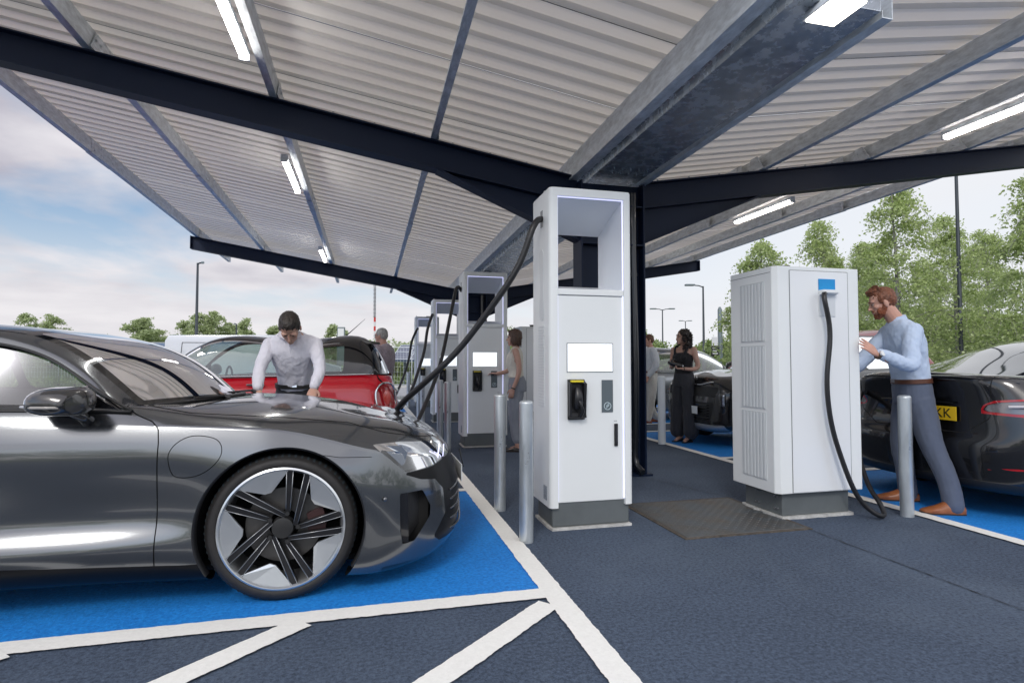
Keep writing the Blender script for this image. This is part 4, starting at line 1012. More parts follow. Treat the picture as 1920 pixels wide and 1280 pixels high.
    # mirror on the near and far door
    for s in (-1, 1):
        prof = []
        Vm = []; nseg = 26; rings = 18
        for i in range(rings+1):
            t = i/rings; yy = -.10+.235*t        # outward
            sc = (1-abs(2*t-1)**3.2)**.42
            for k in range(nseg):
                a = 2*PI*k/nseg; c_, s_ = math.cos(a), math.sin(a)
                xx = .072*sc*math.copysign(abs(c_)**.85, c_); zz = .064*sc*math.copysign(abs(s_)**.8, s_)*(1 if s_ > 0 else .75)
                xx += .014*t+(.03*(1-abs(c_)) if c_ > 0 else 0)
                Vm.append((-.955+xx*1.75 if c_ < 0 else -.955+xx*1.85, s*(.985+yy), 1.004+zz*1.12-.012*t))
        Fm = [(i*nseg+k, i*nseg+(k+1) % nseg, (i+1)*nseg+(k+1) % nseg, (i+1)*nseg+k) for i in range(rings) for k in range(nseg)]
        mb = MB(); mb.add(Vm, Fm); mr = mb.build('door_mirror', paint('dark_mirror_shell', (.035, .034, .034), .3, .25), T, smooth=True)
        mb = MB(); mb.tube([(-.86, s*.93, .905), (-.88, s*.955, .935), (-.91, s*.99, .965)], .03, 12, rs=[.035, .028, .034], flat=.8); mb.build('mirror_arm', M_gblk, mr, smooth=True)
        mb = MB(); mb.tube([(-1.075, s*1.04, .985), (-1.0, s*1.11, .985), (-.93, s*1.125, .985), (-.86, s*1.09, .982), (-.82, s*1.03, .98)], .007, 6); mb.build('indicator_strip', mat('mirror_indicator', (.35, .33, .30), .2, coat=.8), mr, smooth=True)
        mb = MB(); mb.prism([(-.765, .955), (-.90, .957), (-.86, 1.02)], s*.868, s*.84) ; mb.build('sail_panel', M_gblk, T)
    # cabin interior
    mb = MB(); mb.box(-1.25, -.55, -.70, .70, .80, .93, .04); mb.build('dashboard', M_int, T)
    for y in (-.38, .38):
        mb = MB(); mb.box(-2.0, -1.45, y-.25, y+.25, .45, .62, .05); mb.prism([(-1.95, .60), (-1.85, .60), (-2.08, 1.14), (-2.18, 1.12)], y-.24, y+.24)
        mb.box(-2.20, -2.10, y-.13, y+.13, 1.13, 1.30, .03); mb.build('seat', M_int2, T, bev=0)
    mb = MB(); mb.tube([(-1.34+.05*math.cos(a)*.4, .38+.17*math.sin(a), .95+.15*math.cos(a)) for a in np.linspace(0, 2*PI, 25)], .014, 8, cap=False); mb.build('steering_wheel', M_int, T, smooth=True)
    mb = MB(); mb.box(-1.10, -1.07, -.09, .09, 1.20, 1.26, .012); mb.build('rear_view_mirror', M_int, T)
    return T
if globals().get('DO_CARS', 1): grey_car()
# ================================================================== helper for the other cars
def shell(T, cols, pnt, du, dv, arches=(), cuts=(), gaps=(), arch_r=.37, wheels=True, wr=.33, hw=.88, style='multi', name='body', deck=None):
    """cols: near-half rows; cuts: (part name, polygon, axis 'x'|'y', material, offset vector or None, condition)"""
    V, F, UV = netsurf(mirror_net(cols), du, dv)
    for cx in arches:
        V, _, F, _a = clip(V, F, lambda P: np.where(np.abs(P[:, 1]) > .45, np.hypot(P[:, 0]-cx, P[:, 2]-wr)-arch_r, 1.0))
    out = {}
    for (nm, poly, ax, m, off, cond) in cuts:
        loc = [f for f in F if cond(V[f[0]])]; rest = [f for f in F if not cond(V[f[0]])]
        V, fin, fo, _a = clip(V, loc, (lambda P: sdpoly(poly, P[:, 0], P[:, 2])) if ax == 'x' else (lambda P: sdpoly(poly, P[:, 1], P[:, 2])))
        F = rest+fo
        # one part per connected side
        for s in ((-1, 1) if ax == 'x' else (0,)):
            fs = [f for f in fin if s == 0 or V[f[0]][1]*s > 0]
            o = cobj(nm, V if off is None else V+np.array([off[0], s*off[1], off[2]]), fs, m, T)
            out.setdefault(nm, []).append(o)
    gp = []
    for (poly, w, ax, cond) in gaps:
        loc = [f for f in F if cond(V[f[0]])]; rest = [f for f in F if not cond(V[f[0]])]
        fn = (lambda P: sdpoly(poly, P[:, 0], P[:, 2])) if ax == 'x' else (lambda P: sdpoly(poly, P[:, 1], P[:, 2]))
        V, a_, b_, _a = clip(V, loc, lambda P: fn(P)+w); V, c_, d_, _a = clip(V, b_, lambda P: fn(P)-w)
        gp += c_; F = rest+a_+d_
    if deck:
        V, dk, F, _a = clip(V, F, lambda P: np.maximum(np.maximum(P[:, 0]-deck[1], deck[0]-P[:, 0]), np.abs(P[:, 1])-deck[2])+np.where(P[:, 2] > deck[3], 0, 1.0))
        cobj('cockpit_tray', V, dk, M_int, T)
    cobj(name, V, F, pnt, T)
    if gp: cobj('panel_gap', V, gp, M_gap, T)
    for cx in arches:
        for s in (-1, 1):
            liner(T, cx, wr, arch_r+.004, s*(hw-.07), s*(hw-.35), .17)
            if wheels: wheel(T, cx, s*(hw-.025), wr, r=wr, w=.21, rim=wr*.74, style=style, side=s, seg=48)
    return out
def house(T, g, roofm, glassm, du, dv, ws=(0, 1), rs=None, side=(1, 2), pillars=(), pw=.04, srow=(.0, 1.0), wname='windscreen', A0=None, pillm=None):
    """greenhouse: rows belt..centre. windscreen u<ws[1]; rear screen u>rs; side glass between rows srow"""
    V, F, UV = netsurf(mirror_net(g), du, dv); nv = len(g[0])-1; A = UV
    wf = lambda A: np.minimum(A[:, 1], 2*nv-A[:, 1])
    def reg(F, fld):
        nonlocal V, A
        V, a, b, A = clip(V, F, lambda P, A: fld(P, A), A); return a, b
    wsf, F = reg(F, lambda P, A: np.maximum(np.maximum((2.06-wf(A)), A[:, 0]-ws[1]+.03), ws[0]+.03-A[:, 0])*.3)
    rsf = []
    if rs is not None: rsf, F = reg(F, lambda P, A: np.maximum(np.maximum(2.06-wf(A), rs[0]+.03-A[:, 0]), A[:, 0]-rs[1]+.05)*.3)
    def sf(P, A):
        d = np.maximum(np.maximum(.05-wf(A), wf(A)-.93)*.36, np.maximum(side[0]-P[:, 0], P[:, 0]-side[1]))
        for p in pillars: d = np.maximum(d, pw-np.abs(P[:, 0]-p+(P[:, 2]-1.2)*0))
        return d
    sg, F = reg(F, sf)
    tr, F = reg(F, lambda P, A: np.maximum((wf(A)-1.0)*.36, np.maximum(side[0]-.06-P[:, 0], P[:, 0]-side[1]-.06)))
    cobj('roof', V, F, roofm, T)
    cobj(wname, V, wsf, glassm[0], T)
    if rsf: cobj('rear_screen', V, rsf, glassm[2], T)
    for s in (-1, 1):
        cobj('side_window', V, [f for f in sg if V[f[0]][1]*s > 0], glassm[1], T)
        cobj('window_surround', V, [f for f in tr if V[f[0]][1]*s > 0], pillm or M_gblk, T)
    return V
def seats(T, xs, y=.36, z=.48, face=1, h=1.1):
    for x in xs:
        for yy in (-y, y):
            mb = MB(); mb.box(x-.02*face if face > 0 else x-.48, x+.48 if face > 0 else x+.02, yy-.23, yy+.23, z, z+.15, .04)
            mb.prism([(x-.02*face, z+.12), (x+.10*face, z+.12), (x-.14*face, z+.62), (x-.24*face, z+.60)], yy-.22, yy+.22)
            mb.box(x-.26 if face > 0 else x+.16, x-.16 if face > 0 else x+.26, yy-.12, yy+.12, z+.62, z+.78, .03); mb.build('seat', M_int2, T)
# ------------------------------------------------------------------ small red hatchback (faces -X; local x forward from the rear bumper)
def red_hatch():
    T = thing('car', 'small red hatchback with black roof and round red tail light, behind the leaning man', 'car', (.36, 7.60, 0), PI)
    T.scale = (1.03, 1.02, 1.05)
    def col(x, yb, ys, zs, zd, k=1.0):
        return [(x, .70*k, .20), (x, yb-.04, .20), (x, yb, .42), (x, yb+.005, .62), (x, ys, .84), (x, ys-.06, zs), (x, .55*k, zd), (x, 0, zd)]
    cols = [
     [(.12, 0, .24), (.03, 0, .27), (0, 0, .42), (-.005, 0, .60), (.03, 0, .80), (.07, 0, .97), (.12, 0, .985), (.2, 0, .985)],
     [(.13, .40, .24), (.04, .44, .27), (.012, .45, .42), (.008, .45, .60), (.045, .43, .80), (.09, .42, .97), (.16, .36, .985), (.24, 0, .985)],
     [(.20, .62, .23), (.11, .70, .25), (.085, .73, .42), (.085, .73, .60), (.115, .69, .80), (.16, .655, .98), (.24, .5, .985), (.32, 0, .985)],
     [(.30, .68, .21), (.26, .81, .22), (.25, .84, .42), (.25, .84, .60), (.27, .805, .82), (.30, .75, .99), (.36, .5, .985), (.40, 0, .985)],
     col(.50, .855, .83, .985, .97), col(.72, .86, .835, .98, .97), col(1.0, .85, .835, .975, .96), col(1.6, .845, .83, .965, .95), col(2.2, .845, .825, .955, .94), col(2.6, .85, .82, .93, .95),
     col(2.9, .86, .82, .88, .93), col(3.2, .86, .80, .82, .88), 
     [(3.5, .62, .20), (3.55, .76, .20), (3.57, .80, .42), (3.56, .80, .60), (3.52, .74, .76), (3.46, .66, .80), (3.42, .4, .84), (3.42, 0, .86)],
     [(3.7, 0, .20), (3.78, 0, .21), (3.82, 0, .42), (3.80, 0, .60), (3.74, 0, .74), (3.66, 0, .80), (3.6, 0, .82), (3.55, 0, .83)]]
    TL = smoothpoly([(.075, .62), (.07, .78), (.10, .88), (.20, .90), (.265, .84), (.27, .68), (.235, .585), (.13, .575)], 4)
    far = lambda p: True
    out = shell(T, cols, P_red, [.05, .03, .02, .03, .04, .04, .06, .1, .1, .1, .08, .08, .1], [.05]+[.03]*5+[.15]*4+[.03]*5+[.05], arches=(.72, 3.2), arch_r=.36, wr=.31, hw=.85, style='black',
        cuts=[('tail_light', TL, 'x', M_red, None, lambda p: p[0] < .4 and abs(p[1]) > .4), ('lower_trim', [(-.1, .18), (-.1, .34), (.3, .34), (.45, .29), (1.2, .27), (2.7, .27), (2.9, .3), (3.9, .34), (3.9, .18)], 'x', M_trim, None, far)],
        gaps=[([(1.30, .30), (1.26, .60), (1.22, 1.1), (2.42, 1.1), (2.40, .30)], .004, 'x', lambda p: abs(p[1]) > .5 and p[2] > .25), ([(.27, .985), (.19, .90), (.285, .80), (.29, .56), (-.2, .56), (-.2, 1.2)], .003, 'x', lambda p: p[0] < .4 and abs(p[1]) > .3)],
        deck=(.3, 2.55, .70, .9))
    # chrome surround of the tail light
    for s in (-1, 1):
        pts = [];
        for q in TL: 
            yy = np.interp(q[0], [.06, .09, .15, .20, .27], [.62, .70, .765, .80, .832]); yy = yy-max(0, q[1]-.65)*.14
            pts.append((q[0]-.006, s*(yy+.010), q[1]))
        mb = MB(); mb.tube(pts+[pts[0]], .011, 8, cap=False); mb.build('lamp_surround', M_chrome, T, smooth=True)
        mb = MB(); mb.ell((.15, s*.778, .74), (.045, .012, .085)); mb.build('lamp_core', mat('pale_red_lens', (.65, .09, .07), .15, coat=1), T, smooth=True)
        mb = MB(); mb.tube(spath([(.30, s*.772, 1.0), (1.2, s*.775, .987), (2.3, s*.77, .968), (2.55, s*.765, .955)], 20), .009, 6); mb.build('chrome_strip', M_chrome, T, smooth=True)
    g = [
     [(2.52, .765, .95), (2.50, .755, .955), (2.48, .72, .965), (2.58, .40, .965), (2.64, 0, .965)],
     [(2.22, .77, .957), (2.22, .70, 1.20), (2.20, .655, 1.24), (2.27, .36, 1.26), (2.30, 0, 1.27)],
     [(1.98, .775, .965), (1.98, .665, 1.345), (1.95, .60, 1.375), (1.98, .32, 1.395), (2.0, 0, 1.40)],
     [(1.5, .78, .975), (1.5, .66, 1.355), (1.5, .58, 1.39), (1.5, .32, 1.41), (1.5, 0, 1.415)],
     [(.9, .775, .985), (.9, .65, 1.335), (.9, .57, 1.375), (.9, .32, 1.395), (.9, 0, 1.40)],
     [(.42, .765, .99), (.40, .64, 1.30), (.36, .56, 1.345), (.34, .30, 1.365), (.34, 0, 1.37)],
     [(.33, .75, .992), (.30, .655, 1.20), (.27, .57, 1.23), (.23, .30, 1.25), (.22, 0, 1.25)],
     [(.22, .72, .99), (.20, .66, 1.0), (.17, .58, 1.0), (.12, .30, 1.0), (.10, 0, 1.0)]]
    house(T, g, M_gblk, (G_wind, G_side, G_dark), [.05, .05, .06, .08, .08, .04, .04], [.03, .02, .06, .06, .06, .06, .02, .03], ws=(0, 2), rs=(5.0, 7), side=(.62, 2.32), pillars=(1.22,), pw=.035)
    # spoiler, aerial, mirror, wiper
    mb = MB(); mb.prism([(.50, 1.372), (.42, 1.388), (.23, 1.355), (.22, 1.335), (.40, 1.335)], -.58, .58); mb.build('roof_spoiler', M_gblk, T, bev=.006)
    mb = MB(); mb.tube([(.62, 0, 1.39), (.66, 0, 1.42), (.40, 0, 1.66)], .006, 6, rs=[.016, .008, .002]); mb.build('aerial', M_black, T)
    mb = MB(); mb.ell((.75, 0, 1.405), (.09, .035, .025)); mb.build('shark_fin', M_black, T, smooth=True)
    for s in (-1, 1):
        mb = MB(); mb.ell((2.30, s*.90, 1.04), (.07, .12, .075)); mb.tube([(2.30, s*.78, .985), (2.30, s*.86, 1.01)], .02, 8); mb.build('door_mirror', M_gblk, T, smooth=True)
        mb = MB(); mb.box(1.42, 1.60, s*.842-.01, s*.842+.012, .885, .905, .006); mb.build('door_handle', M_chrome, T)
    mb = MB(); mb.box(-.01, .02, -.22, .22, .78, .80, .005); mb.build('boot_handle', M_chrome, T)
    seats(T, (1.35, .55)); mb = MB(); mb.box(2.1, 2.5, -.66, .66, .78, .93, .03); mb.build('dashboard', M_int, T)
    mb = MB(); mb.tube([(2.02, -.34+.17*math.sin(a), .93+.15*math.cos(a)) for a in np.linspace(0, 2*PI, 21)], .013, 6, cap=False); mb.build('steering_wheel', M_int, T)
    return T
# ------------------------------------------------------------------ black liftback seen from behind (faces +X)
def black_saloon():
    T = thing('car', 'black liftback seen from behind with yellow number plate and red edged tail light, at the right edge', 'car', (4.48, 3.92, 0))
    T['label'] = 'black liftback seen from behind, yellow number plate, beside the bearded man'
    def col(x, yb, ys, zs, zd):
        return [(x, .72, .17), (x, yb-.03, .17), (x, yb, .40), (x, yb+.005, .62), (x, ys, .84), (x, ys-.06, zs), (x, .6, zd), (x, 0, zd)]
    cols = [
     [(.16, 0, .19), (.05, 0, .22), (.0, 0, .38), (-.005, 0, .56), (.05, 0, .66), (.055, 0, .88), (.02, 0, 1.045), (.12, 0, 1.075)],
     [(.17, .38, .19), (.06, .42, .22), (.01, .43, .38), (.005, .44, .56), (.055, .44, .67), (.06, .43, .88), (.035, .42, 1.045), (.15, .36, 1.08)],
     [(.24, .60, .19), (.13, .68, .22), (.08, .70, .38), (.075, .71, .56), (.095, .70, .70), (.115, .68, .88), (.11, .64, 1.03), (.24, .52, 1.085)],
     [(.34, .68, .19), (.26, .80, .21), (.21, .84, .38), (.20, .845, .56), (.205, .84, .72), (.24, .80, .90), (.26, .75, 1.01), (.36, .62, 1.08)],
     [(.50, .72, .19), (.47, .87, .20), (.45, .90, .38), (.44, .905, .56), (.44, .90, .74), (.46, .865, .93), (.50, .80, 1.02), (.58, .66, 1.07)],
     col(.80, .915, .90, 1.02, 1.03), col(1.15, .915, .90, 1.01, 1.0), col(1.6, .905, .895, .99, .95), col(2.4, .90, .89, .97, .93), col(3.2, .90, .885, .95, .93), col(3.6, .91, .87, .90, .93), col(3.95, .91, .86, .83, .88),
     [(4.3, .66, .18), (4.38, .82, .18), (4.42, .84, .40), (4.40, .83, .56), (4.34, .78, .68), (4.26, .70, .74), (4.2, .4, .79), (4.2, 0, .81)],
     [(4.55, 0, .18), (4.62, 0, .2), (4.66, 0, .4), (4.64, 0, .52), (4.58, 0, .62), (4.50, 0, .70), (4.4, 0, .74), (4.36, 0, .76)]]
    TLo = [(.02, .79), (.02, .80), (.09, .91), (.20, .925), (.46, .905), (.60, .88), (.60, .84), (.36, .81), (.16, .785)]
    # the light in y,z on the rear and wrapping round the side in x,z: one field on both
    def q(p): return p[0] < .62 and abs(p[1]) > .50 and .7 < p[2] < 1.0
    V, F, UV = netsurf(mirror_net(cols), [.03, .02, .015, .015, .02, .06, .1, .1, .1, .1, .1, .1, .1], [.05]+[.02]*5+[.04]*4+[.02]*5+[.05])
    for cx in (.95, 3.83): V, _, F, _a = clip(V, F, lambda P: np.where(np.abs(P[:, 1]) > .45, np.hypot(P[:, 0]-cx, P[:, 2]-.34)-.385, 1.0))
    def path(P): return np.where(P[:, 0] > .20, .86+(P[:, 0]-.2), np.abs(P[:, 1])+.0)      # distance along the rear corner
    LP = [(.50, .795), (.53, .86), (.60, .895), (.84, .925), (1.02, .915), (1.14, .895), (1.14, .87), (1.0, .80), (.86, .775), (.70, .785)]
    loc = [f for f in F if q(V[f[0]])]; rest = [f for f in F if not q(V[f[0]])]
    V, tl, fo, _a = clip(V, loc, lambda P: sdpoly(LP, path(P), P[:, 2])); F = rest+fo
    V, core, ring, _a = clip(V, tl, lambda P: sdpoly([(.52, .812), (.55, .858), (.62, .882), (.84, .910), (1.04, .900), (1.10, .885), (1.0, .822), (.86, .797), (.7, .803)], path(P), P[:, 2]))
    for s in (-1, 1):
        r_ = cobj('tail_light', V, [f for f in ring if V[f[0]][1]*s > 0], M_red, T)
        cobj('lamp_inner', V+np.array([.012, 0, 0]), [f for f in core if V[f[0]][1]*s > 0], mat('grey_lens', (.20, .19, .20), .15, .4, coat=1), r_)
        mb = MB(); mb.tube([(.098, s*.69, .855), (.175, s*.80, .862), (.24, s*.835, .865)], .010, 6); mb.build('light_guide', mat('pale_guide', (.7, .66, .66), .3), r_)
    # reflectors, diffuser, plate recess
    for (nm, poly, ax, m) in (('rear_reflector', [(.56, .392), (.70, .402), (.78, .412), (.78, .398), (.70, .386), (.57, .378)], 'p', M_red), ('rear_reflector_far', None, None, None), ('diffuser', [(-1.2, .10), (-1.2, .25), (-.7, .285), (.7, .285), (1.2, .25), (1.2, .1)], 'y', M_trim)):
        if poly is None: continue
        loc = [f for f in F if V[f[0]][0] < .55 and V[f[0]][2] < .6]; rest = [f for f in F if not (V[f[0]][0] < .55 and V[f[0]][2] < .6)]
        V, fin, fo, _a = clip(V, loc, (lambda P: sdpoly(poly, path(P), P[:, 2])) if ax == 'p' else (lambda P: sdpoly(poly, P[:, 1], P[:, 2]))); F = rest+fo
        if ax == 'p':
            for s in (-1, 1): cobj(nm, V, [f for f in fin if V[f[0]][1]*s > 0], m, T)
        else: cobj(nm, V, fin, m, T)
    # boot shut line
    BL = [(-.60, 1.2), (-.585, .96), (-.575, .76), (-.40, .635), (.40, .635), (.575, .76), (.585, .96), (.60, 1.2)]
    cond = lambda p: p[0] < .3 and p[2] > .58 and abs(p[1]) < .7
    loc = [f for f in F if cond(V[f[0]])]; rest = [f for f in F if not cond(V[f[0]])]
    V, a_, b_, _a = clip(V, loc, lambda P: sdpoly(BL, P[:, 1], P[:, 2])+.003); V, c_, d_, _a = clip(V, b_, lambda P: sdpoly(BL, P[:, 1], P[:, 2])-.003)
    F = rest+a_+d_; cobj('panel_gap', V, c_, M_gap, T); cobj('body', V, F, P_blackp, T)
    for cx in (.95, 3.83):
        for s in (-1, 1): liner(T, cx, .34, .388, s*.85, s*.5, .18); wheel(T, cx, s*.89, .34, r=.34, w=.23, rim=.26, style='black', side=s, seg=48)
    plate(T, '          KK', .045, -.085, .775, PI/2*-1, True, s=.108)
    mb = MB(); mb.tube([(.038, -.33, .86), (.03, 0, .865), (.038, .33, .86)], .008, 6); mb.build('boot_trim', M_gblk, T)
    mb = MB(); mb.tube(spath([(.20, -.70, 1.03), (.05, -.48, 1.062), (-.005, 0, 1.07), (.05, .48, 1.062), (.20, .70, 1.03)], 30), .018, 8, flat=.45); mb.build('boot_lip', P_blackp, T, smooth=True)
    g = [
     [(.50, .74, 1.02), (.46, .70, 1.03), (.38, .62, 1.05), (.25, .34, 1.075), (.20, 0, 1.08)],
     [(1.0, .775, 1.02), (.98, .68, 1.14), (.94, .60, 1.165), (.84, .34, 1.205), (.80, 0, 1.215)],
     [(1.5, .79, 1.01), (1.48, .655, 1.26), (1.44, .585, 1.29), (1.36, .34, 1.34), (1.33, 0, 1.35)],
     [(2.1, .80, 1.0), (2.1, .65, 1.34), (2.08, .58, 1.385), (2.05, .34, 1.425), (2.03, 0, 1.435)],
     [(2.6, .80, .99), (2.6, .655, 1.335), (2.6, .58, 1.38), (2.6, .34, 1.42), (2.6, 0, 1.43)],
     [(3.0, .79, .975), (3.0, .68, 1.22), (3.02, .62, 1.25), (3.1, .36, 1.29), (3.12, 0, 1.30)],
     [(3.55, .76, .94), (3.55, .73, .95), (3.58, .69, .955), (3.75, .4, .96), (3.8, 0, .965)]]
    house(T, g, P_blackp, (mat('dark_glass_roof', (.008, .010, .012), .04, coat=1), G_side, G_wind), [.06]*6, [.03, .02, .06, .06, .06, .06, .02, .03], ws=(0, 3.0), rs=(5.0, 6), side=(1.0, 3.3), pillars=(1.55, 2.35), pw=.03, wname='rear_glass')
    seats(T, (2.3, 1.4), z=.42)
    mb = MB(); mb.ell((.46, .86, .93), (.05, .012, .05)); mb.build('charge_port', M_black, T, smooth=True)
    return T
# ------------------------------------------------------------------ black suv nose (faces -X)
def black_suv():
    T = thing('car', 'black sport utility car with red roof, nose to the aisle behind the curly haired woman', 'car', (4.62, 7.66, 0), PI)
    T.scale = (.87, 1, 1)
    L0 = 4.5   # local x: nose at 0 going backwards negative; flip so forward = +x
    def col(x, yb, ys, zs, zd):
        return [(x, .72, .24), (x, yb-.04, .24), (x, yb, .48), (x, yb+.005, .72), (x, ys, .93), (x, ys-.07, zs), (x, .55, zd), (x, 0, zd+.01)]
    cols = [
     [(-.12, 0, .20), (-.03, 0, .24), (0, 0, .40), (.0, 0, .62), (-.03, 0, .82), (-.07, 0, .93), (-.16, 0, 1.0), (-.3, 0, 1.04)],
     [(-.14, .40, .20), (-.05, .44, .24), (-.02, .45, .40), (-.02, .45, .62), (-.05, .44, .82), (-.09, .42, .93), (-.19, .36, .995), (-.34, 0, 1.045)],
     [(-.20, .64, .22), (-.12, .72, .26), (-.09, .745, .40), (-.085, .745, .62), (-.11, .73, .82), (-.16, .68, .93), (-.26, .5, .99), (-.42, 0, 1.05)],
     [(-.32, .72, .24), (-.26, .84, .27), (-.23, .865, .40), (-.22, .87, .62), (-.24, .86, .82), (-.30, .78, .94), (-.38, .55, 1.0), (-.52, 0, 1.06)],
     col(-.5, .91, .89, .97, 1.02), col(-.85, .93, .915, 1.0, 1.06), col(-1.25, .92, .90, 1.02, 1.08), col(-1.6, .91, .90, 1.04, 1.06), col(-2.6, .91, .90, 1.07, 1.0), col(-3.6, .93, .91, 1.09, 1.0), col(-4.1, .91, .88, 1.08, 1.05),
     [(-4.4, .6, .3), (-4.42, .7, .32), (-4.45, .74, .5), (-4.45, .74, .75), (-4.42, .7, .95), (-4.4, .66, 1.05), (-4.35, .4, 1.08), (-4.3, 0, 1.08)],
     [(-4.45, 0, .3), (-4.5, 0, .32), (-4.52, 0, .5), (-4.52, 0, .75), (-4.5, 0, .95), (-4.46, 0, 1.05), (-4.4, 0, 1.08), (-4.3, 0, 1.085)]]
    fr = lambda p: p[0] > -.6
    shell(T, cols, P_blackp, [.04, .03, .03, .04, .06, .08, .1, .2, .2, .2, .1, .1], [.05]+[.03]*5+[.12]*4+[.03]*5+[.05], arches=(-.85, -3.6), arch_r=.41, wr=.36, hw=.92, style='black',
       cuts=[('skid_plate', [(-.8, .20), (-.74, .33), (-.55, .31), (.55, .31), (.74, .33), (.8, .20)], 'y', mat('silver_trim', (.5, .52, .54), .3, .7), None, fr),
             ('lower_grille', [(-.50, .36), (-.60, .62), (.60, .62), (.50, .36)], 'y', M_trim, (-.02, 0, 0), fr),
             ('upper_grille', [(-.62, .70), (-.66, .84), (.66, .84), (.62, .70)], 'y', M_trim, (-.015, 0, 0), fr)],
       deck=(-4.2, -1.35, .72, .95))
    for s in (-1, 1):
        mb = MB(); mb.box(-.13, -.075, s*.66-.10, s*.66+.10, .58, .745, .02); h = mb.build('headlight', M_lens, T)
        h.rotation_euler = (0, 0, 0)
        mb = MB(); mb.box(-.128, -.062, s*.66-.115, s*.66+.115, .565, .76, .02); mb.build('cover', G_lamp, h)
        mb = MB()
        for k in range(3): mb.box(-.10, -.066, s*.66-.09, s*.66+.09, .60+k*.05, .61+k*.05)
        mb.build('light_strip', M_chrome, h)
        P = [(-.075, s*.50, .56), (-.07, s*.52, .78), (-.11, s*.64, .80), (-.17, s*.78, .79), (-.19, s*.81, .66), (-.16, s*.79, .53), (-.09, s*.60, .50)]
        mb = MB(); mb.tube(spath(P+[P[0]], 40), .008, 6); mb.build('lamp_bezel', M_chrome, T, smooth=True)
        mb = MB(); mb.tube(spath([(-.03, s*.10, .875), (-.045, s*.30, .872), (-.075, s*.42, .90), (-.13, s*.62, .90)], 20), .012, 6); mb.build('chrome_wing', M_chrome, T, smooth=True)
    mb = MB()
    for k in range(6): mb.box(-.045, .002, -.46, .46, .385+k*.038, .395+k*.038)
    mb.build('grille_bars', M_gblk, T)
    # raised bonnet letters
    for i, ch in enumerate('RANGE'):
        pass
    text('bonnet_lettering', 'IODRI', .075, M_chrome, T, (-.085, 0, .955), (R(68), 0, PI/2), .003)
    plate(T, '      E', .025, 0, .50, PI/2, False)
    g = [
     [(-1.25, .80, 1.02), (-1.27, .78, 1.03), (-1.32, .74, 1.05), (-1.20, .4, 1.08), (-1.14, 0, 1.09)],
     [(-1.75, .81, 1.04), (-1.75, .73, 1.32), (-1.76, .68, 1.36), (-1.68, .38, 1.39), (-1.65, 0, 1.40)],
     [(-2.15, .81, 1.05), (-2.15, .69, 1.55), (-2.17, .62, 1.59), (-2.14, .36, 1.62), (-2.12, 0, 1.63)],
     [(-2.9, .81, 1.06), (-2.9, .68, 1.58), (-2.9, .60, 1.63), (-2.9, .36, 1.66), (-2.9, 0, 1.67)],
     [(-3.9, .80, 1.08), (-3.9, .67, 1.52), (-3.9, .59, 1.57), (-3.9, .34, 1.60), (-3.9, 0, 1.61)],
     [(-4.42, .72, 1.08), (-4.40, .68, 1.10), (-4.38, .62, 1.11), (-4.40, .34, 1.12), (-4.40, 0, 1.12)]]
    house(T, g, P_dred, (G_wind, G_dark, G_dark), [.08]*5, [.03, .02, .08, .08, .08, .08, .02, .03], ws=(0, 2), rs=(4, 5), side=(-4.0, -1.75), pillars=(-2.75, -3.5), pw=.03)
    for s in (-1, 1):
        mb = MB(); mb.ell((-1.62, s*1.0, 1.12), (.07, .12, .08)); mb.tube([(-1.6, s*.86, 1.05), (-1.62, s*.93, 1.09)], .02, 8); mb.build('door_mirror', M_gblk, T, smooth=True)
    seats(T, (-2.5, -3.4), face=1, z=.6)
    return T
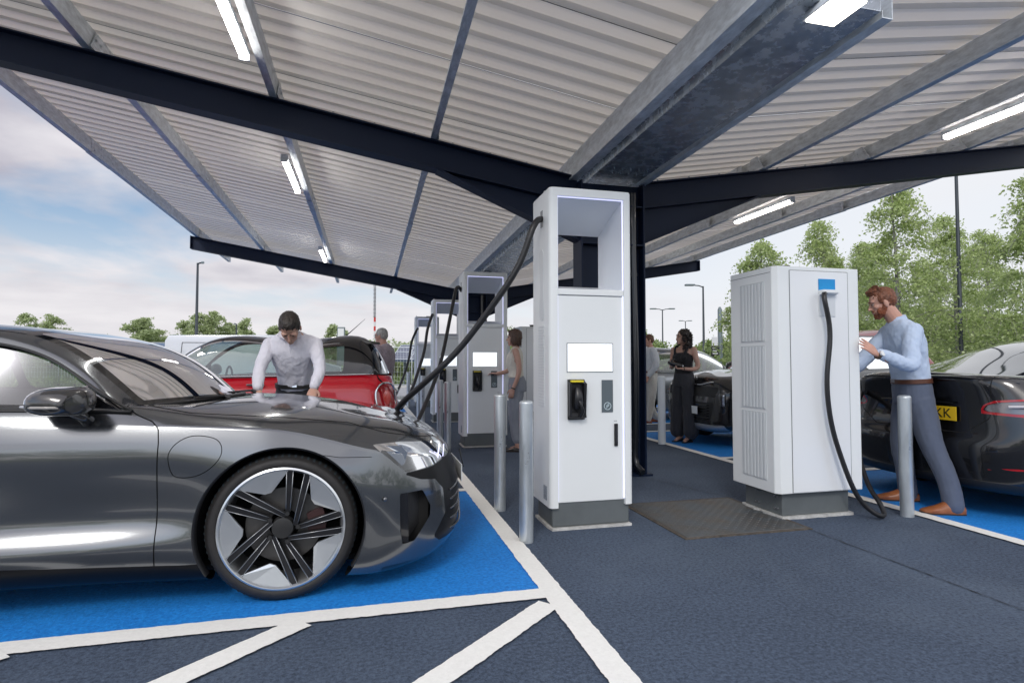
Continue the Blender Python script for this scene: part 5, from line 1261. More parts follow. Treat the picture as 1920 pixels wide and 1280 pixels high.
# ------------------------------------------------------------------ generic distant car built forward = +x, rear bumper at 0
def plain_car(label, pnt, loc, rz, H=1.5, L=4.3, roofm=None):
    T = thing('car', label, 'car', loc, rz); k = L/4.3; h = H/1.5
    def col(x, yb, ys, zs, zd): return [(x*k, .72, .2), (x*k, yb-.04, .2), (x*k, yb, .42*h), (x*k, yb, .64*h), (x*k, ys, .86*h), (x*k, ys-.07, zs*h), (x*k, .5, zd*h), (x*k, 0, zd*h)]
    def end(x, d, z): return [((x+d*.12)*k, 0, .22), ((x+d*.03)*k, 0, .25), (x*k, 0, .42*h), (x*k, 0, .62*h), ((x+d*.04)*k, 0, .8*h), ((x+d*.08)*k, 0, z*h), ((x+d*.14)*k, 0, z*h), ((x+d*.2)*k, 0, z*h)]
    cols = [end(0, 1, .98), col(.14, .70, .66, .98, .99), col(.32, .84, .80, .99, 1.0), col(.8, .89, .86, 1.0, .98), col(1.4, .88, .86, .98, .95), col(2.4, .88, .86, .96, .93), col(3.0, .885, .85, .93, .96), col(3.5, .88, .82, .86, .92), col(4.0, .80, .74, .76, .84), col(4.18, .66, .6, .72, .78), end(4.3, -1, .72)]
    wr = .34
    shell(T, cols, pnt, [.1]*10, [.06]*14, arches=(.8*k, 3.45*k), arch_r=.38, wr=wr, hw=.87, style='multi', deck=(.3*k, 2.9*k, .7, .9*h), cuts=[('tail_light', [(-.1, .75*h), (-.1, .92*h), (.36, .92*h), (.36, .78*h)], 'x', M_red, None, lambda p: p[0] < .5 and abs(p[1]) > .45)])
    g = [[(3.05*k, .78, .95*h), (3.04*k, .76, .955*h), (3.02*k, .72, .96*h), (3.2*k, .4, .965*h), (3.27*k, 0, .97*h)],
         [(2.6*k, .79, .97*h), (2.6*k, .69, 1.26*h), (2.6*k, .63, 1.30*h), (2.68*k, .36, 1.33*h), (2.7*k, 0, 1.34*h)],
         [(2.25*k, .79, .98*h), (2.25*k, .66, 1.40*h), (2.23*k, .59, 1.44*h), (2.26*k, .34, 1.465*h), (2.27*k, 0, 1.47*h)],
         [(1.5*k, .79, .99*h), (1.5*k, .65, 1.42*h), (1.5*k, .57, 1.465*h), (1.5*k, .34, 1.49*h), (1.5*k, 0, 1.5*h)],
         [(.6*k, .78, 1.0*h), (.6*k, .64, 1.36*h), (.58*k, .56, 1.41*h), (.56*k, .34, 1.43*h), (.55*k, 0, 1.44*h)],
         [(.24*k, .70, 1.0*h), (.22*k, .66, 1.01*h), (.18*k, .60, 1.01*h), (.14*k, .34, 1.01*h), (.12*k, 0, 1.01*h)]]
    house(T, g, roofm or pnt, (G_wind, G_side, G_dark), [.1]*5, [.04, .03, .1, .1, .1, .1, .03, .04], ws=(0, 2), rs=(4, 5), side=(.55*k, 2.75*k), pillars=(1.2*k, 2.0*k), pw=.035)
    for s in (-1, 1):
        mb = MB(); mb.ell((2.78*k, s*.95, 1.03*h), (.07, .11, .07)); mb.tube([(2.78*k, s*.84, .98*h), (2.78*k, s*.9, 1.0*h)], .02, 8); mb.build('door_mirror', M_gblk, T, smooth=True)
    seats(T, (1.5*k, .8*k))
    return T
def white_van():
    T = thing('van', 'plain white van parked behind the red hatchback', 'van', (-6.0, 20.2, 0))
    mb = MB(); o = [(0, .35), (.02, 1.85), (.12, 2.02), (3.4, 2.06), (3.75, 1.95), (4.35, 1.25), (5.1, 1.05), (5.2, .45), (5.1, .3), (.05, .3)]
    mb.prism(o, -.92, .92); mb.build('body', P_white, T, bev=.06, smooth=True, auto=40)
    for s in (-1, 1):
        mb = MB(); mb.prism([(3.35, 1.2), (3.45, 1.78), (3.72, 1.78), (4.2, 1.25)], s*.921, s*.93); mb.build('cab_window', G_dark, T)
        mb = MB(); mb.tube([(.5, s*.925, 1.80), (3.2, s*.925, 1.80), (3.25, s*.925, .6), (.5, s*.925, .6), (.45, s*.925, 1.2), (.5, s*.925, 1.80)], .008, 6); mb.build('panel_line', M_trim, T)
        for x in (.95, 4.3): wheel(T, x, s*.92, .34, r=.34, w=.22, rim=.24, style='multi', side=s, seg=40)
    mb = MB(); mb.prism([(3.80, 1.92), (4.33, 1.30), (4.35, 1.27), (3.78, 1.945)], -.8, .8); mb.build('windscreen', G_dark, T)
    for s in (-1, 1): mb = MB(); mb.box(-.02, .0, s*.82-.07, s*.82+.07, .8, 1.3, .005); mb.build('tail_light', M_red, T)
    return T
red_hatch(); black_saloon(); black_suv()
plain_car('grey hatchback behind the curly haired woman and the man in white trousers', P_silver, (4.5, 11.45, 0), 0, 1.5, 4.3)
white_van()
# ================================================================== people
def skinmat(name, col):
    m = mat(name, col, .5, var=.12, vscale=9, bump=.06, bscale=120); m.node_tree.nodes['Principled BSDF'].inputs['Subsurface Weight'].default_value = .08
    return m
def clothmat(name, col, rough=.85, var=.06, **k): return mat(name, col, rough, var=var, vscale=30, bump=.15, bscale=60, bdist=.004, sheen=.15, **k)
def remesh(mb, name, m, parent, vox=.006, smooth=4, wr=0, wscale=9, wst=(1, 1, .45), keep=None, fac=.5):
    me = bpy.data.meshes.new(name); me.from_pydata([tuple(map(float, v)) for v in mb.v], [], mb.f); me.update()
    bm = bmesh.new(); bm.from_mesh(me); bmesh.ops.recalc_face_normals(bm, faces=bm.faces); bm.to_mesh(me); bm.free()
    o = bpy.data.objects.new(name, me); link(o)
    md = o.modifiers.new('r', 'REMESH'); md.mode = 'VOXEL'; md.voxel_size = vox; md.use_smooth_shade = True
    if smooth: sm = o.modifiers.new('s', 'SMOOTH'); sm.factor = fac; sm.iterations = smooth
    dg = bpy.context.evaluated_depsgraph_get(); me2 = bpy.data.meshes.new_from_object(o.evaluated_get(dg)); bpy.data.objects.remove(o)
    me2.name = name
    if wr:
        n = len(me2.vertices); co = np.empty(n*3, 'f'); no = np.empty(n*3, 'f'); me2.vertices.foreach_get('co', co); me2.vertex_normals.foreach_get('vector', no)
        co = co.reshape(-1, 3); no = no.reshape(-1, 3)
        d = np.array([mnoise.fractal(Vector((c[0]*wscale*wst[0], c[1]*wscale*wst[1], c[2]*wscale*wst[2])), .7, 2.1, 3) for c in co])
        d = np.where(d > 0, d, -np.abs(d)**.8*.8); co = co+no*(d*wr)[:, None]; me2.vertices.foreach_set('co', co.reshape(-1).astype('f')); me2.update()
    o = bpy.data.objects.new(name, me2); link(o); me2.materials.clear(); me2.materials.append(m)
    me2.polygons.foreach_set('use_smooth', [True]*len(me2.polygons))
    if parent is not None:
        if isinstance(parent, bpy.types.Object): o.parent = parent
    return o
class Fig:
    """local frame: f forward, l to the person's left, z up; meshes are built round the figure's own base point"""
    def __init__(s, base, yaw): s.base = base; s.yaw = R(yaw); s.d = Vector((math.cos(s.yaw), math.sin(s.yaw), 0)); s.l = Vector((-math.sin(s.yaw), math.cos(s.yaw), 0))
    def P(s, f, l, z): return s.d*f+s.l*l+Vector((0, 0, z))
    def W(s, x, y, z):   # world point into base-centred coordinates
        return Vector((x, y, z))-Vector((s.base[0], s.base[1], s.base[2]))
    def limb(s, mb, pts, rs, flat=1.0, n=14):
        P = [Vector(p) for p in pts]
        ds = [0]
        for a, b in zip(P[:-1], P[1:]): ds.append(ds[-1]+(b-a).length)
        t = np.linspace(0, ds[-1], n); Q = spl(ds, [tuple(p) for p in P], t) if len(P) > 2 else [P[0].lerp(P[1], q/(n-1)) for q in range(n)]
        rr = np.interp(t, ds, rs); mb.tube([tuple(q) for q in Q], 1, 14, rs=list(rr), flat=flat)
        for p, r in ((P[0], rs[0]), (P[-1], rs[-1])): mb.ell(p, (r*.98,)*3, 12, 8)
    def loft(s, mb, rings, n=22, m=24, yaw=None):
        """rings: (point, half width lateral, half depth forward, lateral vector or None)"""
        C = np.array([tuple(r[0]) for r in rings]); k = np.r_[0, np.cumsum(np.linalg.norm(np.diff(C, axis=0), axis=1))]
        t = np.linspace(0, k[-1], n); C2 = spl(k, C, t); w = spl(k, np.array([r[1] for r in rings])[:, None], t)[:, 0]; d = spl(k, np.array([r[2] for r in rings])[:, None], t)[:, 0]
        Ls = np.array([tuple(r[3] if len(r) > 3 and r[3] is not None else s.l) for r in rings]); L2 = spl(k, Ls, t)
        V = []; F = []
        for i in range(n):
            tg = Vector(C2[min(i+1, n-1)]-C2[max(i-1, 0)]).normalized(); lat = Vector(L2[i]); lat = (lat-tg*lat.dot(tg)).normalized(); fw = lat.cross(tg)*1.0
            for j in range(m):
                a = 2*PI*j/m; ca, sa = math.cos(a), math.sin(a)
                V.append(Vector(C2[i])+lat*(w[i]*math.copysign(abs(ca)**.88, ca))+fw*(d[i]*math.copysign(abs(sa)**.92, sa)))
        for i in range(n-1):
            for j in range(m): F.append((i*m+j, i*m+(j+1) % m, (i+1)*m+(j+1) % m, (i+1)*m+j))
        F.append(tuple(range(m))[::-1]); F.append(tuple(range((n-1)*m, n*m))); mb.add(V, F)
    def hand(s, mb, wrist, direc, normal, curl=.3, thumb=1, sc=1.0, spread=.10, curls=None):
        """direc: wrist->fingers; normal: out of the back of the hand; thumb=+1/-1 side"""
        w = Vector(wrist); d = Vector(direc).normalized(); n = Vector(normal); n = (n-d*n.dot(d)).normalized(); sd_ = d.cross(n)*thumb
        c = w+d*.05*sc
        V = []
        for (t, hw_, ht) in ((0, .024, .017), (.03, .034, .0155), (.065, .040, .014), (.088, .040, .0125)):
            for j in range(12):
                a = 2*PI*j/12; V.append(w+d*t*sc+sd_*(hw_*math.cos(a))*sc+n*(ht*math.sin(a))*sc)
        F = [(i*12+j, i*12+(j+1) % 12, (i+1)*12+(j+1) % 12, (i+1)*12+j) for i in range(3) for j in range(12)]+[tuple(range(12))[::-1], tuple(range(36, 48))]
        mb.add(V, F)
        for k, (off, L_) in enumerate(((.030, .072), (.0105, .080), (-.009, .075), (-.029, .058))):
            cu = (curls[k] if curls else curl*(1+.12*k)); p = w+d*.083*sc+sd_*off*sc; dd = (d+sd_*(off*spread*30)).normalized(); pts = [p-d*.012]; rs = [.0092*sc]
            for q, (fr, ang) in enumerate(((.45, cu*.8), (.30, cu*1.1), (.25, cu*.8))):
                ax = dd.cross(n); dd = Matrix.Rotation(-ang if dd.cross(n).dot(sd_*thumb) > 0 else ang, 3, ax) @ dd if False else (dd*math.cos(ang)-n*math.sin(ang)).normalized()
                nn = n; p = p+dd*L_*fr*sc; pts.append(p); rs.append((.0088, .0080, .0068)[q]*sc); n2 = (n*math.cos(ang)+d*math.sin(ang))
                n = (n2-dd*n2.dot(dd)).normalized()
            n = Vector(normal); n = (n-d*n.dot(d)).normalized()
            s.limb(mb, pts, rs, n=9)
        p0 = w+d*.022*sc+sd_*.022*sc-n*.004; p1 = p0+(d*.6+sd_*.75-n*.25).normalized()*.038*sc; p2 = p1+(d*.9+sd_*.25-n*.3).normalized()*.030*sc; p3 = p2+(d*.95+sd_*.05-n*.3).normalized()*.022*sc
        s.limb(mb, [p0, p1, p2, p3], [.0135*sc, .0115*sc, .0098*sc, .0075*sc], n=9)
    def headframe(s, c, fwd, up):
        u = Vector(up).normalized(); f = Vector(fwd); f = (f-u*f.dot(u)).normalized(); l = u.cross(f)
        return (Vector(c), f, l, u)
    def hp(s, H, f, l, u, k=1.0): return H[0]+(H[1]*f+H[2]*l+H[3]*u)*k
    def ellh(s, mb, H, c, r, k=1.0, seg=18, rings=12):
        M = Matrix((H[1], H[2], H[3])).transposed(); mb.ell(s.hp(H, *c, k), tuple(q*k for q in r), seg, rings, M)
    def head(s, mb, H, k=1.0, fem=False):
        E = lambda c, r: s.ellh(mb, H, c, r, k)
        E((-.012, 0, .030), (.093, .074, .088)); E((-.035, 0, .01), (.068, .066, .075))
        E((.022, 0, -.022), (.062, .060, .075)); E((.036, 0, -.065), (.046, .046, .045))
        E((.062, 0, -.096), (.020, .022, .017)); E((.02, 0, -.085), (.045, .048, .028))
        for sg in (-1, 1):
            E((.048, sg*.036, -.022), (.026, .022, .024)); E((.070, sg*.031, .024), (.018, .026, .010)); E((-.012, sg*.076, -.012), (.019, .009, .033)); E((.078, sg*.013, -.040), (.012, .009, .009))
        s.limb(mb, [s.hp(H, .076, 0, .018, k), s.hp(H, .090, 0, -.012, k), s.hp(H, .101, 0, -.033, k)], [.009*k, .0095*k, .0115*k], n=7)
        E((.079, 0, -.063), (.010, .024, .0058)); E((.076, 0, -.073), (.011, .020, .0062))
    def neck(s, mb, H, base, r0=.062, r1=.054, k=1.0):
        s.limb(mb, [Vector(base), Vector(base).lerp(s.hp(H, -.022, 0, -.06, k), .5), s.hp(H, -.022, 0, -.05, k)], [r0, (r0+r1)/2, r1], n=8)
    def face_parts(s, T, H, hairm, k=1.0, brow=True):
        for sg in (-1, 1):
            mb = MB(); s.ellh(mb, H, (.071, sg*.031, .002), (.0105, .0115, .0075), k, 12, 8); e = mb.build('eye', mat('eye_white', (.30, .24, .21), .3), T, smooth=True)
            mb = MB(); s.ellh(mb, H, (.0805, sg*.031, .001), (.0045, .006, .006), k, 10, 6); mb.build('iris', mat('dark_iris', (.03, .02, .015), .15), e, smooth=True)
            mb = MB(); s.limb(mb, [s.hp(H, .085, sg*.014, .022, k), s.hp(H, .086, sg*.032, .028, k), s.hp(H, .073, sg*.050, .021, k)], [.0035, .0042, .0025], n=7); mb.build('eyebrow', hairm, T, smooth=True)
        mb = MB(); s.ellh(mb, H, (.0868, 0, -.0675), (.004, .021, .0042), k, 12, 6); mb.build('lips', mat('lip_skin', (.36, .13, .11), .5), T, smooth=True)
def hairmat(name, col): return mat(name, col, .5, var=.45, vscale=60, bump=.7, bscale=110, bdist=.006, stretch=(1, 1, .25), sheen=.1)
def strands(fig, T, H, m, n, cfun, L_, r=.0022, name='hair_strands'):
    """many short tapered strands over the scalp: breaks the outline of the hair"""
    mb = MB()
    for i in range(n):
        p, dirv = cfun(i); p = Vector(p); q = p+Vector(dirv)*L_*random.uniform(.6, 1.2); mid = p.lerp(q, .5)+Vector((random.gauss(0, 1), random.gauss(0, 1), random.gauss(0, 1)))*L_*.12
        mb.tube([p, mid, q], r, 4, rs=[r, r*.8, r*.25], cap=False)
    return mb.build(name, m, T, smooth=True, fix=False)
def shoe(fig, T, heel, toe, m, sole=None, h=.075, w=.044, name='shoe'):
    """heel, toe: base-centred ground points"""
    a = Vector(heel); b = Vector(toe); d = (b-a); L_ = d.length; d.normalize(); l = Vector((-d.y, d.x, 0)); V = []; F = []
    st = [(-.02, .6, .052, .0), (.02, .92, .068, 0), (.25*L_, .95, .078, 0), (.42*L_, .90, .074, 0), (.62*L_, 1.1, .052, 0), (.80*L_, 1.08, .040, 0), (.95*L_, .72, .030, .003), (L_+.008, .28, .018, .008)]
    k = 14
    for (t, ww, hh, z0) in st:
        for j in range(k):
            an = 2*PI*j/k; ca, sa = math.cos(an), math.sin(an); z = .014+z0+(hh*h/.078-.014)*(.5+.5*sa) if sa > -.35 else .014+z0
            V.append(a+d*t+l*(w*ww*ca*(1-.25*max(0, sa)))+Vector((0, 0, z)))
    for i in range(len(st)-1):
        for j in range(k): F.append((i*k+j, i*k+(j+1) % k, (i+1)*k+(j+1) % k, (i+1)*k+j))
    F += [tuple(range(k))[::-1], tuple(range((len(st)-1)*k, len(st)*k))]; mb = MB(); mb.add(V, F); s = mb.build(name, m, T, smooth=True, auto=60)
    V = []; 
    for (t, ww, hh, z0) in st:
        for e in (-1, 1): V.append(a+d*t+l*(w*(ww+.05)*e*.95)+Vector((0, 0, .0005+z0)))
    n = len(st); V += [v+Vector((0, 0, .0135)) for v in V]; F = [(2*i, 2*i+2, 2*i+3, 2*i+1) for i in range(n-1)]+[(2*n+2*i, 2*n+2*i+1, 2*n+2*i+3, 2*n+2*i+2) for i in range(n-1)]
    F += [(2*i, 2*i+2, 2*n+2*i+2, 2*n+2*i) for i in range(n-1)]+[(2*i+1, 2*n+2*i+1, 2*n+2*i+3, 2*i+3) for i in range(n-1)]+[(0, 1, 2*n+1, 2*n), (2*n-2, 4*n-2, 4*n-1, 2*n-1)]
    mb = MB(); mb.add(V, F); mb.build('sole', sole or mat('dark_sole', (.03, .02, .015), .7), s); return s
def shortcap(fig, H, k=1.0, lift=.008, front=.055, sides=True, quiff=0):
    mb = MB(); E = lambda c, r: fig.ellh(mb, H, c, r, k)
    E((-.020, 0, .046), (.090+lift, .072+lift, .078+lift)); E((-.05, 0, .012), (.062+lift, .066+lift, .078))
    if sides:
        for sg in (-1, 1): E((-.012, sg*.058, .028), (.052, .020+lift*.5, .045))
    if quiff:
        E((.045, 0, .098), (.038, .045, .020+quiff)); E((.02, 0, .112), (.05, .05, .016+quiff))
    return mb
SK1 = skinmat('fair_skin', (.56, .33, .25)); SK2 = skinmat('tanned_skin', (.46, .26, .18)); SK3 = skinmat('pinkish_skin', (.58, .32, .24))
def person_root(body, base, label, group=None):
    body.location = base; tag(body, label, 'person', group); return body
# ---------- A: man leaning over the grey car
def man_leaning():
    base = (-.62, 5.42, 0); f = Fig(base, -90); W = f.W
    Hc = W(-.63, 4.975, 1.462); H = f.headframe(Hc, (.02, -.56, -.82), (-.02, -.82, .56))
    shL, shR = W(-.445, 5.165, 1.342), W(-.812, 5.165, 1.335); nk = W(-.64, 5.12, 1.42)
    elL, elR = W(-.400, 5.04, 1.12), W(-.868, 5.04, 1.11); wrL, wrR = W(-.43, 4.92, .98), W(-.855, 4.92, .97)
    hip = W(-.62, 5.40, .95); mb = MB()
    f.head(mb, H, 1.06); f.neck(mb, H, nk, .060, .052)
    f.loft(mb, [(nk+Vector((0, .02, .02)), .07, .06), (W(-.63, 5.17, 1.33), .17, .09), (W(-.625, 5.27, 1.15), .15, .095), (hip, .15, .10), (W(-.62, 5.42, .85), .15, .10)])
    for sh, el, wr in ((shL, elL, wrL), (shR, elR, wrR)): f.limb(mb, [sh-Vector((0, 0, .02)), el, wr], [.036, .034, .026])
    for sx in (-.10, .10): f.limb(mb, [W(-.62+sx, 5.42, .88), W(-.62+sx*1.2, 5.40, .47), W(-.62+sx*1.3, 5.46, .08)], [.085, .055, .038]); f.limb(mb, [W(-.62+sx*1.3, 5.48, .05), W(-.62+sx*1.4, 5.34, .035)], [.035, .03])
    f.hand(mb, wrL, (-.15, -.55, -.62), (.2, -.8, .6), .35, -1); f.hand(mb, wrR, (.1, -.55, -.60), (-.2, -.8, .6), .35, 1)
    T = person_root(remesh(mb, 'person', SK1, None, .0048, 3), base, 'man in a pale lilac shirt leaning over the bonnet of the grey car')
    # shirt
    sm = clothmat('lilac_shirt', (.74, .73, .80), var=.02); mb = MB()
    f.loft(mb, [(nk+Vector((0, .015, .015)), .075, .066), (nk+Vector((0, .03, -.02)), .155, .078), (W(-.63, 5.17, 1.335), .208, .110), (W(-.628, 5.22, 1.22), .175, .115), (W(-.625, 5.30, 1.10), .148, .112), (W(-.62, 5.37, .985), .150, .112)], n=26)
    for sh, el, wr in ((shL, elL, wrL), (shR, elR, wrR)):
        f.limb(mb, [sh+Vector((0, .01, 0)), sh.lerp(el, .5), el, el.lerp(wr, .55), wr+Vector((0, 0, .015))], [.060, .055, .050, .046, .040], n=20)
    s = remesh(mb, 'shirt', sm, T, .007, 4, .0065, 14, (1, 1, .6))
    mb = MB(); 
    for sg in (-1, 1):
        a = nk+Vector((sg*.012, -.062, -.01)); mb.prism([(0, 0), (sg*.07, .035), (sg*.085, -.005), (sg*.03, -.045)], -.004, .004)
        n0 = len(mb.v)-8
        for q in range(n0, len(mb.v)): v = Vector(mb.v[q]); mb.v[q] = tuple(a+Matrix.Rotation(R(-28), 3, 'X') @ v)
    f.loft(mb, [(nk+Vector((0, -.005, -.01)), .078, .070), (nk+Vector((0, -.012, .03)), .070, .066)], n=4); mb.build('collar', sm, s, smooth=False)
    mb = MB(); f.limb(mb, [W(-.64, 5.042, 1.36), W(-.628, 5.096, 1.22), W(-.622, 5.178, 1.10), W(-.62, 5.252, .99)], [.007]*4, flat=1, n=16); mb.build('button_placket', sm, s, smooth=True)
    # trousers, belt
    tm = clothmat('charcoal_trousers', (.045, .045, .05)); mb = MB()
    f.loft(mb, [(W(-.62, 5.37, 1.0), .168, .118), (hip, .172, .122), (W(-.62, 5.42, .84), .178, .125)], n=10)
    for sx in (-.10, .10): f.limb(mb, [W(-.62+sx, 5.42, .86), W(-.62+sx*1.2, 5.40, .47), W(-.62+sx*1.3, 5.46, .07)], [.10, .078, .062])
    remesh(mb, 'trousers', tm, T, .01, 3, .006, 10)
    mb = MB(); f.loft(mb, [(W(-.62, 5.372, .968), .176, .126), (W(-.62, 5.368, 1.002), .175, .125)], n=4, m=40); b = mb.build('belt', mat('black_leather', (.012, .012, .012), .35), T, smooth=True, auto=40)
    mb = MB(); mb.box(-.022, .022, -.006, .006, -.018, .018, .004); bk = mb.build('buckle', M_chrome, b); bk.location = W(-.62, 5.245, .984)
    for wr, el in ((wrL, elL),): mb = MB(); dd = (el-wr).normalized(); mb.tube([wr+dd*-.004, wr+dd*.016], .034, 20); mb.build('bracelet', M_black, T, smooth=True, auto=40)
    for sx in (-.13, .14): shoe(f, T, W(-.62+sx, 5.50, 0), W(-.62+sx*1.1, 5.24, 0), mat('black_shoe', (.012, .012, .012), .3))
    hm = hairmat('dark_brown_hair', (.022, .015, .011)); mb = shortcap(f, H, 1.06, .006, quiff=.004)
    h = remesh(mb, 'hair', hm, T, .006, 2, .004, 60, (1, 1, 1))
    def cf(i):
        a = random.uniform(0, 2*PI); b = random.uniform(0, 1)
        u = Vector((math.cos(a)*b, math.sin(a)*b, math.sqrt(max(0, 1-b*b)))); p = f.hp(H, -.02+u.x*.095, u.y*.078, .046+u.z*.084); return p, (H[3]*(.5+u.z)+H[1]*(u.x+.4)+H[2]*u.y).normalized()
    strands(f, h, H, hm, 200, cf, .008, .0016); f.face_parts(T, H, hm)
man_leaning()
# ---------- B: bearded man pushing the cabinet
def man_beard():
    base = (4.36, 3.84, 0); f = Fig(base, 155)
    def W(x, y, z):
        p = Matrix.Rotation(R(-25), 3, 'Z') @ Vector((x-base[0], y-base[1], 0)); return Vector((p.x, p.y, z))
    W0 = f.W
    Hc = W(4.165, 3.83, 1.685); H = f.headframe(Hc, (-.80, .52, -.28), (-.25, .12, .96))
    nk = W(4.285, 3.845, 1.525); shN, shF = W(4.325, 3.665, 1.435), W(4.29, 4.02, 1.435)
    elN, wrN = W0(4.10, 3.60, 1.165), W0(3.835, 3.64, 1.245); elF, wrF = W0(4.12, 4.12, 1.15), W0(3.93, 4.02, 1.13)
    hip = W(4.385, 3.85, .97); mb = MB(); f.head(mb, H, 1.02); f.neck(mb, H, nk, .064, .058)
    f.loft(mb, [(nk, .07, .065), (W(4.33, 3.845, 1.38), .18, .10), (W(4.365, 3.85, 1.18), .155, .10), (hip, .155, .105), (W(4.39, 3.85, .87), .155, .105)])
    f.limb(mb, [shN-Vector((0, 0, .02)), elN, wrN], [.036, .028, .022]); f.limb(mb, [shF-Vector((0, 0, .02)), elF, wrF], [.036, .028, .022])
    knN, anN = W(4.46, 3.70, .50), W(4.555, 3.61, .09); knF, anF = W(4.36, 3.99, .51), W(4.42, 4.02, .09)
    for hp_, kn, an in ((W(4.40, 3.76, .90), knN, anN), (W(4.38, 3.94, .90), knF, anF)): f.limb(mb, [hp_, kn, an], [.09, .056, .032])
    f.limb(mb, [anN, W(4.48, 3.605, .045)], [.032, .02]); f.limb(mb, [anF, W(4.34, 4.03, .045)], [.032, .02])
    f.hand(mb, wrN, (-.80, .10, .62), (.22, -.95, .25), .12, 1, 1.03, .16); f.hand(mb, wrF, (-.9, 0, .1), (0, .2, 1), .4, 1)
    T = person_root(remesh(mb, 'person', SK3, None, .0046, 3), base, 'bearded ginger man in a pale blue shirt pushing against the white power cabinet')
    sm = clothmat('pale_blue_shirt', (.50, .60, .76), var=.03); mb = MB()
    f.loft(mb, [(nk+Vector((.008, 0, .012)), .078, .072), (W(4.295, 3.845, 1.490), .185, .085), (W(4.322, 3.845, 1.395), .232, .120), (W(4.35, 3.848, 1.26), .205, .128), (W(4.372, 3.85, 1.12), .175, .128), (W(4.385, 3.85, 1.015), .170, .125)], n=26)
    f.limb(mb, [shN, shN.lerp(elN, .5), elN, elN.lerp(wrN, .5), wrN+Vector((.03, 0, 0))], [.072, .066, .060, .053, .040], n=22)
    f.limb(mb, [shF, shF.lerp(elF, .5), elF, elF.lerp(wrF, .5), wrF+Vector((.02, 0, 0))], [.072, .066, .060, .052, .042], n=22)
    s = remesh(mb, 'shirt', sm, T, .0075, 3, .009, 11, (1, 1, .8))
    mb = MB(); f.loft(mb, [(nk+Vector((.004, 0, .0)), .080, .074), (nk+Vector((-.008, 0, .045)), .068, .066)], n=4, m=30)
    mb.build('collar', sm, s, smooth=True, auto=40)
    tm = clothmat('slate_blue_trousers', (.095, .115, .165), var=.05); mb = MB()
    f.loft(mb, [(W(4.385, 3.85, 1.03), .172, .125), (hip, .178, .130), (W(4.395, 3.85, .86), .185, .135)], n=10)
    f.limb(mb, [W(4.40, 3.765, .88), W(4.425, 3.74, .70), knN, W(4.52, 3.65, .30), anN+Vector((-.005, 0, -.025))], [.105, .098, .082, .074, .072], n=26)
    f.limb(mb, [W(4.385, 3.935, .88), W(4.37, 3.96, .70), knF, W(4.38, 4.0, .30), anF+Vector((-.01, 0, -.025))], [.105, .098, .082, .072, .070], n=26)
    remesh(mb, 'trousers', tm, T, .008, 4, .006, 9, (1, 1, .5))
    mb = MB(); f.loft(mb, [(W(4.384, 3.85, 1.012), .181, .134), (W(4.382, 3.85, 1.048), .180, .133)], n=4, m=40); b = mb.build('belt', mat('brown_leather', (.10, .035, .018), .4), T, smooth=True, auto=40)
    mb = MB(); mb.box(-.005, .005, -.02, .02, -.016, .016, .003); bk = mb.build('buckle', M_steel, b); bk.location = W(4.248, 3.85, 1.03)
    dd = (elN-wrN).normalized(); mb = MB(); mb.tube([wrN+dd*.0, wrN+dd*.018], .036, 20); wt = mb.build('watch_strap', mat('watch_leather', (.08, .05, .03), .5), T, smooth=True, auto=40)
    mb = MB(); c = wrN+dd*.009; nrm = Vector((.1, -.95, .3)).normalized(); mb.tube([c+nrm*.030, c+nrm*.042], .021, 20); mb.build('watch_face', mat('watch_face', (.75, .76, .76), .2, .3), wt, smooth=True, auto=40)
    sh = mat('tan_leather_shoe', (.30, .10, .035), .32, coat=.3, var=.2, vscale=20)
    shoe(f, T, W(4.60, 3.60, 0), W(4.32, 3.60, 0), sh, h=.105, w=.052); shoe(f, T, W(4.47, 4.02, 0), W(4.16, 4.04, 0), sh, h=.105, w=.052)
    hm = hairmat('ginger_hair', (.17, .055, .022)); mb = shortcap(f, H, 1.02, .004, quiff=.010); f.ellh(mb, H, (.03, 0, .105), (.058, .055, .030), 1.02)
    h = remesh(mb, 'hair', hm, T, .006, 2, .006, 55, (1, 1, 1))
    def cf(i):
        a = random.uniform(-1.9, 1.9); b = random.uniform(0, 1)
        u = Vector((math.cos(a)*b, math.sin(a)*b, math.sqrt(max(0, 1-b*b)))); p = f.hp(H, -.0+u.x*.08, u.y*.066, .066+u.z*.075); return p, (H[3]*(.7+u.z)+H[1]*(u.x+.8)+H[2]*u.y*.6).normalized()
    strands(f, h, H, hm, 420, cf, .016)
    bm_ = hairmat('ginger_beard', (.22, .062, .022)); mb = MB(); E = lambda c, r: f.ellh(mb, H, c, r, 1.02)
    E((.050, 0, -.098), (.034, .034, .030)); E((.03, 0, -.088), (.046, .052, .030))
    for sg in (-1, 1): E((.028, sg*.048, -.062), (.034, .016, .038)); E((.002, sg*.062, -.030), (.016, .010, .040)); E((.082, sg*.014, -.0545), (.010, .015, .006))
    remesh(mb, 'beard', bm_, T, .005, 2, .004, 70, (1, 1, 1))
    def cb_(i):
        a = random.uniform(-1.5, 1.5); t = random.uniform(-.06, -.12); p = f.hp(H, .035+.045*math.cos(a), .05*math.sin(a), t); return p, (H[1]*math.cos(a)*.6+H[2]*math.sin(a)*.6-H[3]).normalized()
    strands(f, T, H, bm_, 220, cb_, .012, .0016, 'beard_strands'); f.face_parts(T, H, hm, 1.02)
man_beard()
